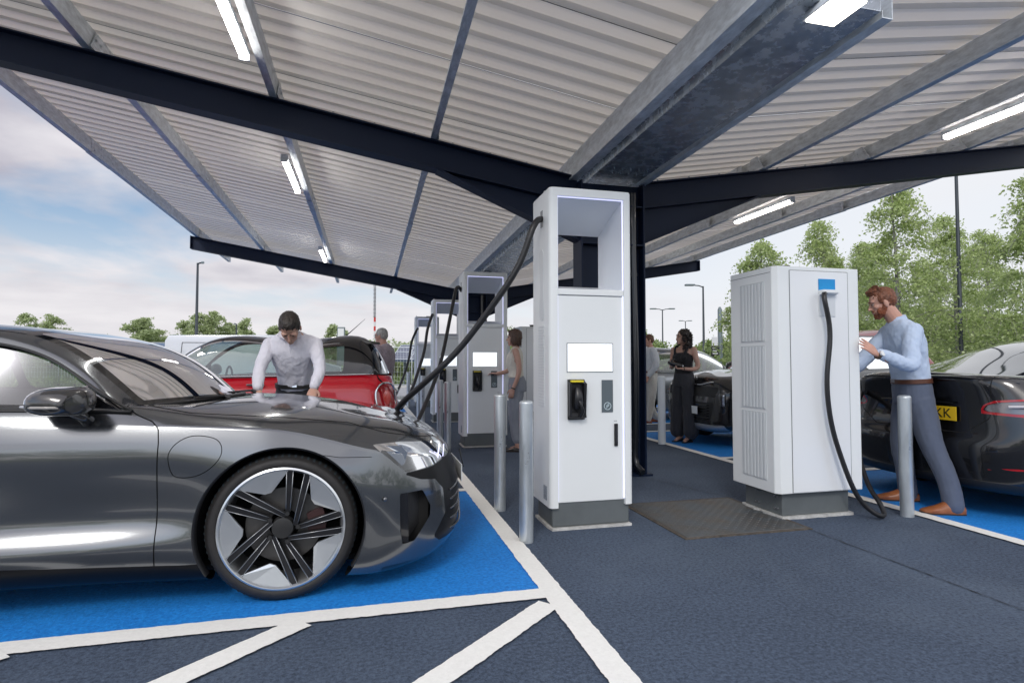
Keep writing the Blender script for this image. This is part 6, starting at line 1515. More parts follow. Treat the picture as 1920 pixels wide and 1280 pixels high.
# ---------- C: woman in the cream top at the second station
def woman_cream():
    base = (1.93, 7.52, 0); f = Fig(base, 160); P = f.P
    H = f.headframe(P(.03, 0, 1.515), (f.d*1-Vector((0, 0, .12))), (0, 0, 1)); nk = P(0, 0, 1.385)
    shL, shR = P(-.01, .165, 1.335), P(.01, -.165, 1.335); mb = MB(); f.head(mb, H, .95); f.neck(mb, H, nk, .05, .045, .95)
    f.loft(mb, [(nk, .055, .05), (P(0, 0, 1.28), .155, .085), (P(0, 0, 1.08), .12, .085), (P(-.01, 0, .93), .15, .10), (P(-.01, 0, .82), .15, .10)])
    elL, wrL = P(-.06, .215, 1.07), P(.02, .215, .84); wrR = f.W(1.735, 7.80, 1.03); elR = P(.12, -.20, 1.08)
    f.limb(mb, [shL, elL, wrL], [.046, .034, .024]); f.limb(mb, [shR, elR, wrR], [.046, .034, .024])
    f.hand(mb, wrL, (f.d*.25-Vector((0, 0, 1))), f.l, .3, 1, .92); f.hand(mb, wrR, (f.W(1.66, 7.85, 1.035)-wrR), (0, 0, 1), .25, 1, .92)
    for sg in (-1, 1):
        f.limb(mb, [P(0, sg*.075, .88), P(.02, sg*.075, .47), P(-.03, sg*.075, .09)], [.085, .052, .036]); f.limb(mb, [P(-.05, sg*.075, .045), P(.08, sg*.08, .024)], [.026, .015])
    T = person_root(remesh(mb, 'person', SK1, None, .0055, 3), base, 'woman in a sleeveless cream top tapping the card reader of a charging station')
    cm = clothmat('cream_knit', (.72, .69, .60)); mb = MB()
    f.loft(mb, [(P(0, 0, 1.375), .085, .062), (P(0, 0, 1.345), .145, .078), (P(.01, 0, 1.26), .170, .105), (P(.02, 0, 1.20), .158, .118), (P(0, 0, 1.07), .135, .10), (P(0, 0, .985), .15, .108)], n=22)
    t_ = remesh(mb, 'top', cm, T, .0075, 3, .006, 16)
    mb = MB()
    for sg in (-1, 1): mb.tube([P(.055*math.cos(a)-.0, sg*(.15+.012*math.sin(a*5)), 1.315+.065*math.sin(a)) for a in np.linspace(-.6, PI+.6, 22)], .011, 6)
    mb.build('frill', cm, t_, smooth=True)
    tm = clothmat('light_grey_trousers', (.27, .29, .33)); mb = MB()
    f.loft(mb, [(P(0, 0, .995), .138, .10), (P(-.015, 0, .90), .168, .122), (P(-.015, 0, .80), .172, .12)], n=10)
    for sg in (-1, 1): f.limb(mb, [P(-.01, sg*.078, .84), P(.01, sg*.08, .62), P(.02, sg*.078, .45), P(-.025, sg*.075, .15)], [.098, .088, .074, .060], n=22)
    remesh(mb, 'trousers', tm, T, .009, 3, .008, 11)
    for sg in (-1, 1): shoe(f, T, P(-.08, sg*.08, 0), P(.15, sg*.09, 0), mat('black_shoe', (.012, .012, .012), .3), h=.055, w=.042)
    mb = MB(); dd = (elL-wrL).normalized(); mb.tube([wrL+dd*.0, wrL+dd*.014], .029, 16); mb.build('watch_strap', M_black, T, smooth=True, auto=40)
    hm = hairmat('brown_hair', (.085, .045, .028)); mb = shortcap(f, H, .95, .012)
    for sg in (-1, 1): f.ellh(mb, H, (-.02, sg*.068, -.03), (.052, .024, .085), .95)
    f.ellh(mb, H, (-.06, 0, -.04), (.045, .072, .095), .95); f.ellh(mb, H, (.035, 0, .095), (.055, .062, .022), .95)
    h = remesh(mb, 'hair', hm, T, .006, 2, .006, 45, (1, 1, .2))
    def cf(i):
        a = random.uniform(.7, 5.6); return f.hp(H, -.02+.08*math.cos(a), .082*math.sin(a), random.uniform(-.09, .03)), (0, 0, -1)
    strands(f, h, H, hm, 200, cf, .05, .003); f.face_parts(T, H, hm, .95)
woman_cream()
# ---------- D: curly haired woman holding a connector
def woman_curly():
    base = (4.585, 7.74, .0); f = Fig(base, 205); P = f.P
    H = f.headframe(P(.02, 0, 1.565), Vector((-1, .05, .02)), (0, 0, 1)); nk = P(-.01, 0, 1.425)
    shL, shR = P(-.02, .17, 1.375), P(0, -.17, 1.375); mb = MB(); f.head(mb, H, .96); f.neck(mb, H, nk, .048, .043, .96)
    f.loft(mb, [(nk, .055, .05), (P(0, 0, 1.375), .150, .062), (P(0, 0, 1.29), .158, .088), (P(0, 0, 1.12), .125, .085), (P(-.01, 0, .97), .15, .10), (P(-.01, 0, .86), .15, .10)])
    for sg in (-1, 1): mb.ell(P(.075, sg*.065, 1.245), (.052, .052, .055))
    elL, wrL = P(-.03, .225, 1.13), P(.19, .12, 1.095); elR, wrR = P(-.02, -.225, 1.14), P(.20, -.04, 1.185)
    f.limb(mb, [shL, shL.lerp(elL, .5), elL, wrL], [.046, .041, .035, .024]); f.limb(mb, [shR, shR.lerp(elR, .5), elR, wrR], [.046, .041, .035, .024])
    f.hand(mb, wrL, f.d-f.l*.9, Vector((0, 0, -1)), .5, -1, .92); f.hand(mb, wrR, f.d*.8+f.l*.4+Vector((0, 0, .1)), Vector((0, 0, 1)), .7, -1, .92)
    for sg in (-1, 1):
        f.limb(mb, [P(0, sg*.075, .92), P(.01, sg*.075, .50), P(-.02, sg*.07, .12)], [.085, .052, .034]); f.limb(mb, [P(-.035, sg*.07, .085), P(.10, sg*.075, .03)], [.030, .026])
    T = person_root(remesh(mb, 'person', SK1, None, .0055, 3), base, 'woman with long dark curly hair and black jumpsuit holding a charging connector')
    bk = clothmat('black_top', (.012, .012, .015)); mb = MB()
    f.loft(mb, [(P(.0, 0, 1.315), .155, .090), (P(.012, 0, 1.245), .160, .112), (P(0, 0, 1.12), .137, .098), (P(-.005, 0, 1.02), .142, .105)], n=18)
    for sg in (-1, 1): mb.ell(P(.085, sg*.066, 1.25), (.056, .056, .058)); f.limb(mb, [P(.09, sg*.075, 1.27), P(.07, sg*.10, 1.37), P(-.0, sg*.115, 1.435), P(-.06, sg*.10, 1.36)], [.026, .017, .015, .018])
    remesh(mb, 'top', bk, T, .007, 2, .004, 14)
    tm = clothmat('charcoal_wide_trousers', (.035, .036, .043)); mb = MB()
    f.loft(mb, [(P(-.005, 0, 1.055), .137, .10), (P(-.01, 0, .94), .165, .122), (P(-.01, 0, .84), .175, .128)], n=10)
    for sg in (-1, 1): f.limb(mb, [P(-.005, sg*.085, .88), P(0, sg*.10, .60), P(.0, sg*.112, .35), P(0, sg*.118, .16)], [.102, .102, .108, .112], n=24)
    remesh(mb, 'trousers', tm, T, .009, 3, .010, 13, (1, 1, .25))
    for sg in (-1, 1):
        s = shoe(f, T, P(-.06, sg*.075, .0), P(.17, sg*.085, 0), mat('black_shoe', (.012, .012, .012), .3), h=.038, w=.037)
        mb = MB(); c = P(-.055, sg*.075, 0); mb.tube([c+Vector((0, 0, 0)), c+Vector((0, 0, .045))], .022, 10); mb.build('heel', mat('black_shoe', (.012, .012, .012), .3), s)
    mb = MB(); mb.tube([wrL-(wrL-elL).normalized()*.012, wrL-(wrL-elL).normalized()*.002], .028, 16); mb.build('watch_strap', M_black, T, smooth=True, auto=40)
    hm = hairmat('dark_curly_hair', (.018, .010, .008)); mb = MB(); random.seed(3)
    f.ellh(mb, H, (-.025, 0, .045), (.098, .088, .088), .96)
    for i in range(130):
        a = random.uniform(.85, 2*PI-.85); z = random.uniform(-.20, .12); rr = .085+.025*(1-abs(z)/.2)-max(0, z-.04)*.5; f.ellh(mb, H, (-.03+rr*math.cos(a)*1.0, rr*1.02*math.sin(a), z), (random.uniform(.014, .026),)*3, .96, 8, 6)
    h = remesh(mb, 'hair', hm, T, .006, 1, .006, 60, (1, 1, 1))
    mb = MB()
    for i in range(200):
        a = random.uniform(.8, 2*PI-.8); z = random.uniform(-.20, .12); rr = .10+.02*random.random()-max(0, z-.04)*.5; c = f.hp(H, -.03+rr*math.cos(a), rr*math.sin(a), z); q = random.uniform(0, 6)
        mb.tube([c+Vector((.012*math.cos(q+t*2.2), .012*math.sin(q+t*2.2), -.012*t)) for t in range(6)], .0028, 4, cap=False)
    mb.build('curls', hm, h, smooth=True, fix=False); f.face_parts(T, H, hm, .96)
    # connector with cable in her hands: a thing of its own
    g = f.P(.265, .03, 1.14)+Vector(base); Tc = thing('charging_connector', 'black charging connector gun held in the curly haired woman\'s hands', 'connector', tuple(g), 0)
    mb = MB(); mb.tube([(-.10, 0, .045), (-.02, 0, .02), (.07, .02, 0), (.12, .03, -.01)], .04, 14, rs=[.022, .036, .044, .036]); mb.build('gun_body', M_black, Tc, smooth=True, auto=50)
    mb = MB(); mb.tube([(-.02, 0, .03), (-.05, 0, .075), (-.0, 0, .09), (.05, .01, .05)], .012, 10); mb.build('handle', M_black, Tc, smooth=True)
    mb = MB(); mb.tube([(.11, .03, -.01), (.14, .035, -.013)], .034, 16); mb.build('plug_face', M_steel, Tc)
woman_curly()
# ---------- E: man in white trousers
def man_white():
    base = (5.40, 10.35, 0); f = Fig(base, 172); P = f.P
    H = f.headframe(P(.04, 0, 1.62), (f.d-Vector((0, 0, .2))), (0, 0, 1)); nk = P(-.01, 0, 1.48); mb = MB(); f.head(mb, H); f.neck(mb, H, nk)
    f.loft(mb, [(nk, .06, .06), (P(0, 0, 1.36), .17, .09), (P(0, 0, 1.1), .15, .10), (P(0, 0, .9), .15, .10)])
    elL, wrL = P(-.02, .24, 1.13), P(.12, .19, .90)
    for sg in (-1, 1): f.limb(mb, [P(0, sg*.19, 1.42), P(-.02, sg*.24, 1.13), P(.12, sg*.19, .90)], [.034, .034, .028]); f.hand(mb, P(.12, sg*.19, .90), (f.d*.5-Vector((0, 0, 1))), f.l*sg, .5, sg)
    for sg in (-1, 1): f.limb(mb, [P(0, sg*.09, .9), P(.02, sg*.1, .48), P(-.03+.12*sg, sg*.1, .08)], [.09, .055, .04])
    T = person_root(remesh(mb, 'person', SK3, None, .007, 3), base, 'man in a white shirt and off white trousers half hidden behind the navy column')
    mb = MB(); f.loft(mb, [(P(0, 0, 1.485), .08, .075), (P(0, 0, 1.44), .17, .095), (P(0, 0, 1.34), .21, .12), (P(0, 0, 1.12), .175, .128), (P(0, 0, .99), .172, .125)], n=20)
    for sg in (-1, 1): f.limb(mb, [P(0, sg*.185, 1.41), P(-.02, sg*.24, 1.13), P(.10, sg*.20, .94)], [.078, .064, .046])
    remesh(mb, 'shirt', clothmat('white_striped_shirt', (.66, .69, .72)), T, .009, 3, .009, 12)
    mb = MB(); f.loft(mb, [(P(0, 0, 1.0), .168, .122), (P(0, 0, .85), .18, .13)], n=8)
    for sg in (-1, 1): f.limb(mb, [P(0, sg*.09, .87), P(.02, sg*.1, .48), P(-.03+.12*sg, sg*.1, .09)], [.103, .08, .066])
    remesh(mb, 'trousers', clothmat('off_white_trousers', (.62, .60, .54)), T, .01, 3, .008, 10)
    mb = MB(); f.loft(mb, [(P(0, 0, .985), .176, .13), (P(0, 0, 1.02), .175, .129)], n=4, m=36); mb.build('belt', mat('brown_leather', (.10, .035, .018), .4), T, smooth=True, auto=40)
    for sg in (-1, 1): shoe(f, T, P(-.06-.02+.12*sg, sg*.1, 0), P(.20+.12*sg, sg*.11, 0), mat('rust_shoe', (.30, .08, .03), .4))
    hm = hairmat('auburn_hair', (.14, .06, .03)); mb = shortcap(f, H, 1.0, .006); remesh(mb, 'hair', hm, T, .007, 2, .004, 60, (1, 1, 1)); f.face_parts(T, H, hm)
man_white()
# ---------- F: older man behind the red car
def man_grey():
    base = (.22, 9.2, 0); f = Fig(base, 150); P = f.P
    H = f.headframe(P(.05, 0, 1.60), (f.d-Vector((0, 0, .15))), (0, 0, 1)); nk = P(-.01, 0, 1.45); mb = MB(); f.head(mb, H); f.neck(mb, H, nk)
    f.loft(mb, [(nk, .06, .06), (P(-.02, 0, 1.34), .17, .09), (P(0, 0, 1.1), .16, .12), (P(0, 0, .9), .15, .10)])
    for sg in (-1, 1): f.limb(mb, [P(0, sg*.19, 1.39), P(.02, sg*.24, 1.12), P(.2, sg*.17, .98)], [.034, .034, .028]); f.hand(mb, P(.2, sg*.17, .98), f.d, Vector((0, 0, 1)), .4, -sg)
    for sg in (-1, 1): f.limb(mb, [P(0, sg*.09, .9), P(.02, sg*.1, .48), P(-.03, sg*.1, .08)], [.09, .055, .04])
    T = person_root(remesh(mb, 'person', SK3, None, .007, 3), base, 'grey haired older man in a faded checked shirt behind the red hatchback')
    sm = clothmat('faded_check_shirt', (.36, .30, .33), var=.25); mb = MB()
    f.loft(mb, [(P(0, 0, 1.455), .08, .075), (P(-.02, 0, 1.41), .17, .095), (P(-.02, 0, 1.31), .215, .125), (P(.01, 0, 1.1), .19, .15), (P(0, 0, .93), .18, .135)], n=20)
    for sg in (-1, 1): f.limb(mb, [P(0, sg*.185, 1.38), P(.02, sg*.24, 1.12), P(.17, sg*.18, 1.0)], [.078, .064, .050])
    remesh(mb, 'shirt', sm, T, .009, 3, .009, 12)
    mb = MB(); f.loft(mb, [(P(0, 0, .95), .17, .125), (P(0, 0, .85), .18, .13)], n=8)
    for sg in (-1, 1): f.limb(mb, [P(0, sg*.09, .87), P(.02, sg*.1, .48), P(-.03, sg*.1, .09)], [.103, .08, .066])
    remesh(mb, 'trousers', clothmat('navy_trousers', (.03, .035, .06)), T, .01, 3, .008, 10)
    for sg in (-1, 1): shoe(f, T, P(-.08, sg*.1, 0), P(.20, sg*.11, 0), mat('black_shoe', (.012, .012, .012), .3))
    hm = hairmat('grey_hair', (.36, .35, .33)); mb = shortcap(f, H, 1.0, .007); remesh(mb, 'hair', hm, T, .007, 2, .004, 60, (1, 1, 1)); f.face_parts(T, H, hm)
    mb = MB()
    for sg in (-1, 1): mb.tube([f.hp(H, .092+.0*a, sg*(.031+.02*math.cos(a)), .002+.017*math.sin(a)) for a in np.linspace(0, 2*PI, 13)], .0018, 5); mb.tube([f.hp(H, .09, sg*.05, .004), f.hp(H, -.01, sg*.079, .01)], .0018, 5)
    mb.build('spectacles', M_black, T)
man_grey()
# ================================================================== planting and far surroundings
def leafmat(name, lo, hi, trans=.35):
    m = bpy.data.materials.new(name); m.use_nodes = True; MATS[name] = m; nt = m.node_tree; N = nt.nodes; L = nt.links; N.remove(N['Principled BSDF'])
    g = N.new('ShaderNodeNewGeometry'); r = N.new('ShaderNodeValToRGB'); L.new(g.outputs['Random Per Island'], r.inputs[0])
    r.color_ramp.elements[0].color = (*lo, 1); r.color_ramp.elements[1].color = (*hi, 1)
    d = N.new('ShaderNodeBsdfDiffuse'); t = N.new('ShaderNodeBsdfTranslucent'); x = N.new('ShaderNodeMixShader'); x.inputs[0].default_value = trans
    gl = N.new('ShaderNodeBsdfGlossy'); gl.inputs['Roughness'].default_value = .4; gl.inputs[0].default_value = (.8, .85, .8, 1); x2 = N.new('ShaderNodeMixShader'); x2.inputs[0].default_value = .06
    L.new(r.outputs[0], d.inputs[0]); L.new(r.outputs[0], t.inputs[0]); L.new(d.outputs[0], x.inputs[1]); L.new(t.outputs[0], x.inputs[2])
    L.new(x.outputs[0], x2.inputs[1]); L.new(gl.outputs[0], x2.inputs[2]); L.new(x2.outputs[0], N['Material Output'].inputs[0]); return m
LF_birch = leafmat('birch_leaves', (.30, .40, .12), (.66, .76, .34), .55)
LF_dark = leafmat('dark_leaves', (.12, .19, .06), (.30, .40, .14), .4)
LF_far = leafmat('far_leaves', (.32, .40, .20), (.60, .68, .36), .5)
LF_hedge = leafmat('hedge_leaves', (.12, .20, .05), (.34, .42, .14), .35)
M_bark = mat('bark', (.10, .085, .07), .9, var=.5, vscale=12, bump=.6, bscale=30)
M_bbark = mat('birch_bark', (.26, .25, .23), .85, var=.6, vscale=9, bump=.4, bscale=30)
def leaves(name, P, size, m, parent=None, n=None, hang=.0, aspect=.62):
    """P (n,3) leaf centres -> rhombic leaves in one mesh, random facing"""
    P = np.asarray(P); n = len(P); rng = np.random.default_rng(n)
    a = rng.normal(size=(n, 3)); a[:, 2] -= hang; a /= np.linalg.norm(a, axis=1)[:, None]
    b = rng.normal(size=(n, 3)); b -= a*(a*b).sum(1)[:, None]; b /= np.linalg.norm(b, axis=1)[:, None]
    s = size*rng.uniform(.6, 1.25, n)[:, None]; V = np.stack([P-a*s*.5, P+b*s*aspect*.5, P+a*s*.5, P-b*s*aspect*.5], 1).reshape(-1, 3)
    me = bpy.data.meshes.new(name); me.vertices.add(4*n); me.vertices.foreach_set('co', V.astype('f').reshape(-1)); me.loops.add(4*n); me.loops.foreach_set('vertex_index', np.arange(4*n, dtype='i'))
    me.polygons.add(n); me.polygons.foreach_set('loop_start', np.arange(0, 4*n, 4, dtype='i')); me.update(calc_edges=True); me.materials.append(m)
    o = bpy.data.objects.new(name, me); link(o); o.parent = parent; return o
def birch(x, y, h, sp, label, seed, dens=1.0, leaf=.075, m=None, base_h=.12, weep=1.0, group='birch trees beyond the parked cars', bark=None, name='birch_tree'):
    rnd = random.Random(seed); T = thing(name, label, 'tree', (x, y, 0), 0, group); wood = MB(); pts = []
    lean = (rnd.uniform(-.03, .03)*h, rnd.uniform(-.03, .03)*h); k = 9
    tr = [(lean[0]*(i/k)**1.3+rnd.uniform(-.03, .03)*i/k, lean[1]*(i/k)**1.3+rnd.uniform(-.03, .03)*i/k, h*.96*i/k) for i in range(k+1)]
    r0 = .011*h+.02; wood.tube(spath(tr, 24), r0, 8, rs=list(np.linspace(r0, .012, 24)))
    nl = int((30 if h > 5 else 36)*max(.6, h/6)); Q = spath(tr, 60)
    for i in range(nl):
        t = base_h+(1-base_h)*((i+rnd.random())/nl)**.9; p = Q[min(59, int(t*59))]; a = rnd.uniform(0, 2*PI)
        L_ = sp*(1-t)**.55*(.55+.45*math.sin(PI*min(1, t*1.3)))*rnd.uniform(.6, 1.15)+.25; up = .75*(1-.3*t)
        d = Vector((math.cos(a), math.sin(a), 0)); lim = []
        for q in range(6):
            s_ = q/5; lim.append(Vector(p)+d*L_*s_+Vector((0, 0, L_*(up*s_-.55*weep*s_*s_)))+Vector((rnd.gauss(0, .04), rnd.gauss(0, .04), rnd.gauss(0, .03)))*L_*s_)
        wood.tube(lim, .02, 5, rs=[.006*h*(1-t)+.010, .012, .009, .007, .005, .003], cap=False)
        nt_ = int(rnd.uniform(5, 9)*dens)
        for j in range(nt_):
            s_ = rnd.uniform(.25, 1); w = lim[min(4, int(s_*5))].lerp(lim[min(5, int(s_*5)+1)], s_*5-int(s_*5)) if s_ < 1 else lim[5]
            aa = rnd.uniform(0, 2*PI); dd = Vector((math.cos(aa), math.sin(aa), rnd.uniform(-.1, .6))); TL = rnd.uniform(.35, 1.15)*(sp/2.2)**.5
            if rnd.random() < .12: continue
            nn = int(rnd.uniform(14, 26)); tw = []
            for q in range(nn):
                u = q/nn; c = w+dd*TL*.55*u+Vector((0, 0, -TL*weep*.8*u*u)); 
                if q % 6 == 0: tw.append(c)
                pts.append((c.x+rnd.gauss(0, .08), c.y+rnd.gauss(0, .08), c.z+rnd.gauss(0, .07)))
            if len(tw) > 1: wood.tube(tw, .003, 3, cap=False)
    wood.build('trunk', bark or M_bbark, T, smooth=True, fix=False); leaves('crown', pts, leaf, m or LF_birch, T, hang=.4); return T
def polar(px, D): 
    p = atd(px, 680, D); return p[0], p[1]
# right hand birches: (pixel column, forward distance, height, spread)
BR = [(1432, 17.0, 5.0, 1.5, 'smallest rounded birch left of the white cabinet top'), (1552, 18.5, 6.0, 1.9, 'airy birch rising behind the white power cabinet'),
      (1690, 16.0, 6.4, 2.0, 'tall open birch with a thin leader between the cabinet and the lamp post'), (1800, 19.0, 6.3, 2.1, 'birch growing behind the dark lamp post'),
      (1935, 14.5, 6.6, 2.2, 'dense bright birch cut off by the right edge of the picture'), (1615, 23.0, 6.2, 2.4, 'birch standing farther back above the ginger haired man'), (1860, 23.0, 6.8, 2.6, 'birch farther back between the lamp post and the right edge')]
BR += [(1480, 24.0, 4.6, 2.0, 'low birch just left of the white cabinet top, farther back'), (1745, 25.0, 6.0, 2.4, 'birch farther back just left of the dark lamp post'), (1660, 20.0, 4.6, 2.0, 'low bushy birch behind the bearded man')]
for i, (px, D, h, sp, lb) in enumerate(BR):
    x, y = polar(px, D); birch(x, y, h, sp*1.15, lb, 11+i, dens=4.4 if i in (4, 5, 6) else 3.2, leaf=.09)
def bush_pts(rnd, cx, cy, rx, ry, h, n, z0=0):
    """leaf positions gathered in clumps over an uneven mound"""
    cl = [(cx+rx*rnd.uniform(-1, 1), cy+ry*rnd.uniform(-1, 1), z0+h*rnd.uniform(.15, .9), rnd.uniform(.18, .42)*min(h, 2.2)) for _ in range(max(5, int(n/260)))]
    out = []
    for i in range(n):
        c = rnd.choice(cl); v = Vector((rnd.gauss(0, 1), rnd.gauss(0, 1), rnd.gauss(0, 1))).normalized(); q = c[3]*rnd.uniform(.55, 1.05)
        out.append((c[0]+v.x*q, c[1]+v.y*q, max(.02+z0, c[2]+v.z*q*.85)))
    return out
def shrub(px, D, w, h, lb, seed, m=None, n=2600, leaf=.11, name='shrub', cat='shrub', group='shrubs along the edge of the car park', trunk=False):
    rnd = random.Random(seed); x, y = polar(px, D); T = thing(name, lb, cat, (x, y, 0), 0, group)
    leaves('crown', bush_pts(rnd, 0, 0, w*.5, .7, h, n), leaf, m or LF_hedge, T)
    mb = MB()
    for k in range(5):
        a = rnd.uniform(0, 6.28); mb.tube([(0.05*math.cos(a), .05*math.sin(a), 0), (w*.25*math.cos(a), .4*math.sin(a), h*.7)], .03, 5, rs=[.04, .01])
    mb.build('trunk', M_bark, T, smooth=True); return T
# woodland edge behind the birches on the right (dark under storey)
SH = [(1655, 27, 5, 3.2), (1725, 26, 5, 3.6), (1795, 27, 5, 3.3), (1865, 26, 5, 3.8), (1935, 27, 5, 3.6), (1590, 29, 5, 3.0), (1990, 25, 5, 3.8)]
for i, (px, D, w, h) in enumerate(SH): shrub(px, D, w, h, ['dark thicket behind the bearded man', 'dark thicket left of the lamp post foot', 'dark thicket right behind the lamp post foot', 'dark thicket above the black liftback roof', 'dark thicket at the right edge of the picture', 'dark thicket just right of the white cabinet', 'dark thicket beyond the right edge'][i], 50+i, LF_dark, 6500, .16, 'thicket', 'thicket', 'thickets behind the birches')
# pale hedge behind the right hand people
HG = [(1180, 40), (1215, 41), (1250, 40), (1285, 42), (1320, 40), (1352, 39), (1385, 38), (1425, 38)]
for i, (px, D) in enumerate(HG): shrub(px, D, 3.0, 2.9+.5*math.sin(i*1.9), "pale bush", 80+i, LF_hedge, 3000, .2, "hedge_bush", "bush", "pale bushes of the far hedge")
lbls = ['pale bush in the far hedge hidden by the navy column', 'pale bush above the head of the man in white trousers', 'pale bush left of the curly haired woman', 'pale bush right behind the curly hair', 'pale bush at the foot of the far street lamp', 'pale bush behind the grey signpost', 'pale bush touching the left side of the big white cabinet', 'pale bush hidden behind the big white cabinet']
for o in list(COL.objects):
    if o.name.startswith('hedge_bush'):
        k = 0 if '.' not in o.name else int(o.name.split('.')[1]); o['label'] = lbls[k]
x, y = polar(1372, 33); birch(x, y, 3.6, .9, 'slim young tree just left of the big white cabinet', 140, .8, .13, LF_hedge, .2, .3, 'young trees', M_bark, 'young_tree')
# middle distance greenery between the chargers and behind the red car
for i, (px, D, w, h, lb) in enumerate([(735, 33, 3, 2.3, 'green bush right of the older man'), (765, 34, 3, 2.4, 'green bush behind the mesh fence panels'), (800, 33, 3, 2.2, 'green bush behind the farthest charging station'), (966, 30, 2.4, 3.6, 'light green bush above the woman in the cream top'), (985, 34, 3, 3.0, 'light green bush behind the pale cabinets'), (700, 34, 3, 2.2, 'green bush behind the older man')]):
    shrub(px, D, w, h, lb, 120+i, LF_hedge if i > 2 else LF_far, 2600, .17)
# far tree line on the left
TR = [(55, 50, 5.6, 2.4), (98, 48, 5.4, 2.2), (262, 44, 4.6, 2.6), (292, 46, 3.8, 2.0), (345, 42, 4.3, 1.7), (372, 40, 4.8, 1.7), (405, 41, 5.0, 1.5), (432, 42, 4.2, 1.6), (459, 40, 4.4, 1.0), (512, 43, 4.0, .9), (621, 43, 4.2, 1.0), (640, 44, 3.9, .9), (575, 45, 3.2, 1.2), (200, 46, 3.4, 2.2), (150, 45, 3.3, 2.2), (320, 47, 3.2, 1.6)]
tl = ['left one of two tree tops showing above the grey car roof', 'right one of two tree tops showing above the grey car roof', 'round dark green tree left of the white van', 'low round tree right beside the dark green one', 'small birch left of the tall lamp post', 'feathery birch just right of the tall lamp post', 'tall narrow birch between the lamp post and the short lamp', 'bushy birch beside the short lamp post', 'slim birch above the white van roof', 'tiny tree left of the leaning man', 'tiny tree right of the leaning man', 'tiny tree left of the grey sign post', 'tiny tree hidden behind the leaning man', 'low tree behind the grey car windscreen', 'low tree behind the grey car roof', 'low tree above the solar carport']
for i, (px, D, h, sp) in enumerate(TR):
    x, y = polar(px, D); birch(x, y, h, sp*1.1, tl[i], 200+i, dens=1.7 if i not in (2, 3) else 2.6, leaf=.17, m=LF_far, base_h=.06, weep=.7 if i not in (2, 3) else .2, group='far trees on the left', bark=M_bark, name='far_tree')
# rough grass bank, road and kerb beyond the bays
M_grass = mat('rough_grass', (.10, .15, .04), .95, var=.5, vscale=2.2, bump=1, bscale=25, bdist=.1)
setting('grass_bank', [(-90, 31, 0), (90, 31, 0), (120, 60, .9), (-120, 60, .9), (-300, 500, 1.5), (300, 500, 1.5)], [(0, 1, 2, 3), (3, 2, 5, 4)], M_grass, .01)
M_road = mat('pale_road', (.34, .34, .35), .85, var=.15, vscale=2, bump=.3)
setting('road', [(-60, 19, 0), (22, 19, 0), (22, 27.5, 0), (-60, 27.5, 0)], [(0, 1, 2, 3)], M_road, .006)
mb = MB(); mb.box(-60, 40, 27.5, 27.7, 0, .12, .02); k = mb.build('kerb', M_conc, None); k['kind'] = 'structure'
mb = MB(); mb.box(-60, 1.6, 18.7, 18.9, 0, .12, .02); k = mb.build('kerb', M_conc, None); k['kind'] = 'structure'
for yy in (20.6, 26.6): lines('road_line', [(-40, yy, 20, yy, .12)], .012)
# grass tufts on the bank: nobody could count them
rnd = random.Random(5); P = [(rnd.uniform(-26, 22), rnd.uniform(29, 34), rnd.uniform(0, .5)) for _ in range(9000)]
tag(leaves('grass', P, .34, LF_hedge, None, hang=0, aspect=.18), 'rough long grass growing on the bank beyond the road', 'grass', kind='stuff')
rnd = random.Random(6); P = []
for k in range(60): P += bush_pts(rnd, -48+k*1.6, -16+rnd.uniform(-.5, .5), 1.2, .8, 3.4+rnd.random(), 240)
tag(leaves('hedge', P, .42, LF_dark, None), 'dark hedge behind the photographer seen only in reflections', 'hedge', kind='stuff')
setting('grass_verge', [(-60, -30, 0), (60, -30, 0), (60, -11, 0), (-60, -11, 0)], [(0, 1, 2, 3)], M_grass, .006)
# ------------------------------------------------------------------ lamp posts, poles, signs
M_post = mat('dark_post', (.05, .06, .07), .45, .3); M_postg = mat('grey_post', (.17, .21, .22), .5, .3)
def lamp(px, D, ytop, label, arms=(1,), r=.07, arm=1.1, rz=None, m=None, tilt=.10):
    x, y = polar(px, D); h = CAMH+(680-ytop)*D/FPX; T = thing('street_lamp', label, 'lamp post', (x, y, 0), -PSI if rz is None else rz, 'street lamps round the car park')
    mb = MB(); mb.tube([(0, 0, 0), (0, 0, 1.2), (0, 0, 1.25), (0, 0, h)], r, 12, rs=[r*1.35, r*1.3, r, r*.6]); mb.build('pole', m or M_post, T, smooth=True, auto=40)
    for a in arms:
        mb = MB(); mb.tube([(0, 0, h-.05), (a*arm*.5, 0, h+tilt*.3), (a*arm, 0, h+tilt*.5)], .03, 8); mb.build('arm', m or M_post, T, smooth=True)
        hl_ = .5 if arm > .2 else .12; mb = MB(); mb.box(a*arm if a > 0 else a*arm-hl_, a*arm+hl_ if a > 0 else a*arm, -hl_*.26, hl_*.26, h+tilt*.5-.03, h+tilt*.5+.06, .03); mb.build('lamp_head', m or M_postg, T)
    return T
lamp(367, 21, 492, 'tall dark lamp post rising above the white van at left', (1,), .06, .12, tilt=.0)
lamp(442, 38, 607, 'short dark lamp post among the far trees on the left', (-1,), .07, .05, tilt=.0)
lamp(1320, 30, 536, 'street lamp with a single arm left of the white cabinet', (-1,), .07, .45)
lamp(1243, 46, 580, 'twin armed street lamp in the distance by the navy column', (-1, 1), .07, .5)
lamp(1286, 70, 602, 'smallest twin armed street lamp behind the curly haired woman', (-1, 1), .08, .3)
lamp(1803, 15, 200, 'very tall dark lamp post among the birches at right', (1,), .055, .6)
x, y = polar(1351, 24); T = thing('sign_post', 'grey camera post with a small sign, left of the white cabinet', 'post', (x, y, 0), -PSI)
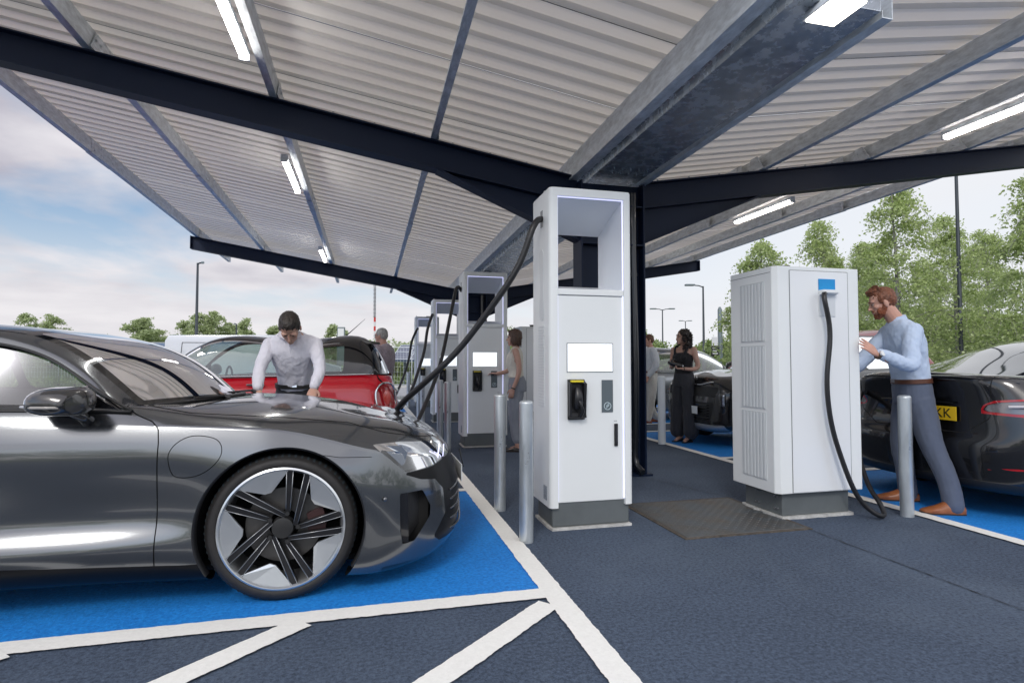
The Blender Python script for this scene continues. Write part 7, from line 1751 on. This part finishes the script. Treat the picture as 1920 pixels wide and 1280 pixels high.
mb = MB(); h = CAMH+105*24/FPX; mb.tube([(0, 0, 0), (0, 0, 1.05), (0, 0, 1.1), (0, 0, h-.12), (0, 0, h)], .1, 14, rs=[.2, .2, .11, .09, .04]); mb.build('pole', M_postg, T, smooth=True, auto=40)
mb = MB(); mb.box(-.42, -.1, -.12, -.09, 1.45, 1.9, .01); s_ = mb.build('sign_panel', mat('sign_black', (.02, .02, .022), .4), T)
mb = MB(); mb.box(-.40, -.14, -.125, -.121, 1.9, 2.25, .005); mb.build('white_notice', mat('sign_white', (.75, .76, .77), .5), s_)
mb = MB()
for k in range(3): mb.box(-.37, -.15-.04*k, -.1235, -.1205, 1.55+.11*k, 1.59+.11*k)
mb.build('sign_lettering', mat('sign_white', (.75, .76, .77), .5), s_)
x, y = polar(702, 38); T = thing('barrier_pole', 'red and white striped pole behind the older man', 'pole', (x, y, 0), -PSI)
mb = MB(); mb.cyl(0, 0, 0, CAMH+143*38/FPX, .06, 10); mb.build('pole', mat('pole_white', (.7, .7, .72), .5), T, smooth=True, auto=40)
for z0 in (3.3, 3.9):
    mb = MB(); mb.cyl(0, 0, z0, z0+.3, .068, 10); mb.build('red_band', mat('band_red', (.6, .03, .02), .5), T, smooth=True, auto=40)
mb = MB()
for k in range(24): mb.box(-.09, .09, -.09, -.07, 4.2+k*.09, 4.235+k*.09)
mb.build('slatted_panel', M_post, T)
x, y = polar(639, 42); T = thing('totem_sign', 'slim grey totem sign above the red car roof', 'sign', (x, y, 0), -PSI)
mb = MB(); mb.box(-.28, .28, -.08, .08, 0, 3.8, .02); mb.build('panel', M_postg, T)
mb = MB(); mb.box(-.22, .22, -.085, -.081, 3.0, 3.7); mb.build('face', mat('sign_white', (.75, .76, .77), .5), T)
# solar carports
M_solar = mat('solar_panels', (.07, .10, .16), .18, .2, coat=.8, var=.2, vscale=3)
def carport(px0, px1, D, zt, label):
    a = atd(px0, 680, D); b = atd(px1, 680, D); L_ = math.hypot(b[0]-a[0], b[1]-a[1]); T = thing('solar_carport', label, 'carport', (a[0], a[1], 0), -PSI, 'low solar carports in the distance')
    mb = MB(); mb.add([(0, 0, zt-.8), (L_, 0, zt-.8), (L_, 2.6, zt), (0, 2.6, zt), (0, 0, zt-.9), (L_, 0, zt-.9), (L_, 2.6, zt-.1), (0, 2.6, zt-.1)], [(0, 1, 2, 3), (4, 7, 6, 5), (0, 4, 5, 1), (1, 5, 6, 2), (2, 6, 7, 3), (3, 7, 4, 0)]); p = mb.build('panel_deck', M_solar, T)
    mb = MB(); n = max(2, int(L_/1.05))
    for k in range(n+1): x_ = L_*k/n; mb.tube([(x_, -.01, zt-.79), (x_, 2.6, zt+.012)], .02, 4)
    for q in (0, .5, 1): mb.tube([(0, 2.6*q-.01, zt-.79+.8*q), (L_, 2.6*q-.01, zt-.79+.8*q)], .02, 4)
    mb.build('panel_frame', M_galv, p)
    for k in range(max(2, int(L_/3))):
        x_ = L_*(k+.5)/max(2, int(L_/3)); mb = MB(); mb.box(x_-.08, x_+.08, 1.2, 1.4, 0, zt-.5); mb.build('post', M_postg, T)
carport(150, 352, 31, 2.35, 'long dark solar carport left of the white van')
carport(733, 805, 29, 2.15, 'short solar carport right of the older man')
# mesh fence panels
def heras(px, D, label, rz=0):
    x, y = polar(px, D); T = thing('mesh_fence_panel', label, 'fence', (x, y, 0), -PSI+rz, 'temporary mesh fence panels'); w, h = 3.3, 1.95
    mb = MB(); mb.tube([(0, 0, .1), (0, 0, h-.15), (.15, 0, h), (w-.15, 0, h), (w, 0, h-.15), (w, 0, .1), (0, 0, .1)], .022, 6); mb.build('frame', M_galv, T, smooth=True)
    mb = MB()
    for k in range(1, 22): mb.tube([(w*k/22, 0, .1), (w*k/22, 0, h)], .004, 3, cap=False)
    for k in range(1, 8): mb.tube([(0, 0, h*k/8), (w, 0, h*k/8)], .004, 3, cap=False)
    mb.build('mesh', M_galv, T, fix=False)
    for xx in (0, w): mb = MB(); mb.box(xx-.12, xx+.12, -.3, .3, 0, .13, .03); mb.build('foot_block', M_trim, T)
hl = ['mesh fence panel right of the older man', 'mesh fence panel behind the farthest charging cables', 'mesh fence panel seen through the grey car windscreen', 'mesh fence panel left of the windscreen one', 'mesh fence panel hidden behind the white van', 'mesh fence panel behind the white van nose']
for i, (px, D) in enumerate([(700, 28.5), (772, 28.5), (110, 28.5), (20, 28.5), (205, 28.5), (300, 28.5)]): heras(px, D, hl[i])
# far horizon belt of trees closing the view: reads as one mass
rnd = random.Random(9); P = []
for k in range(150):
    a = -1.15+k*.0165; D = 95+rnd.uniform(-8, 8); P += bush_pts(rnd, D*math.sin(a+PSI), D*math.cos(a+PSI), 2.2, 2, (3.0+1.6*rnd.random()) , 170)
tag(leaves('woodland', P, .8, LF_far, None), 'far belt of low woodland along the horizon', 'woodland', kind='stuff')
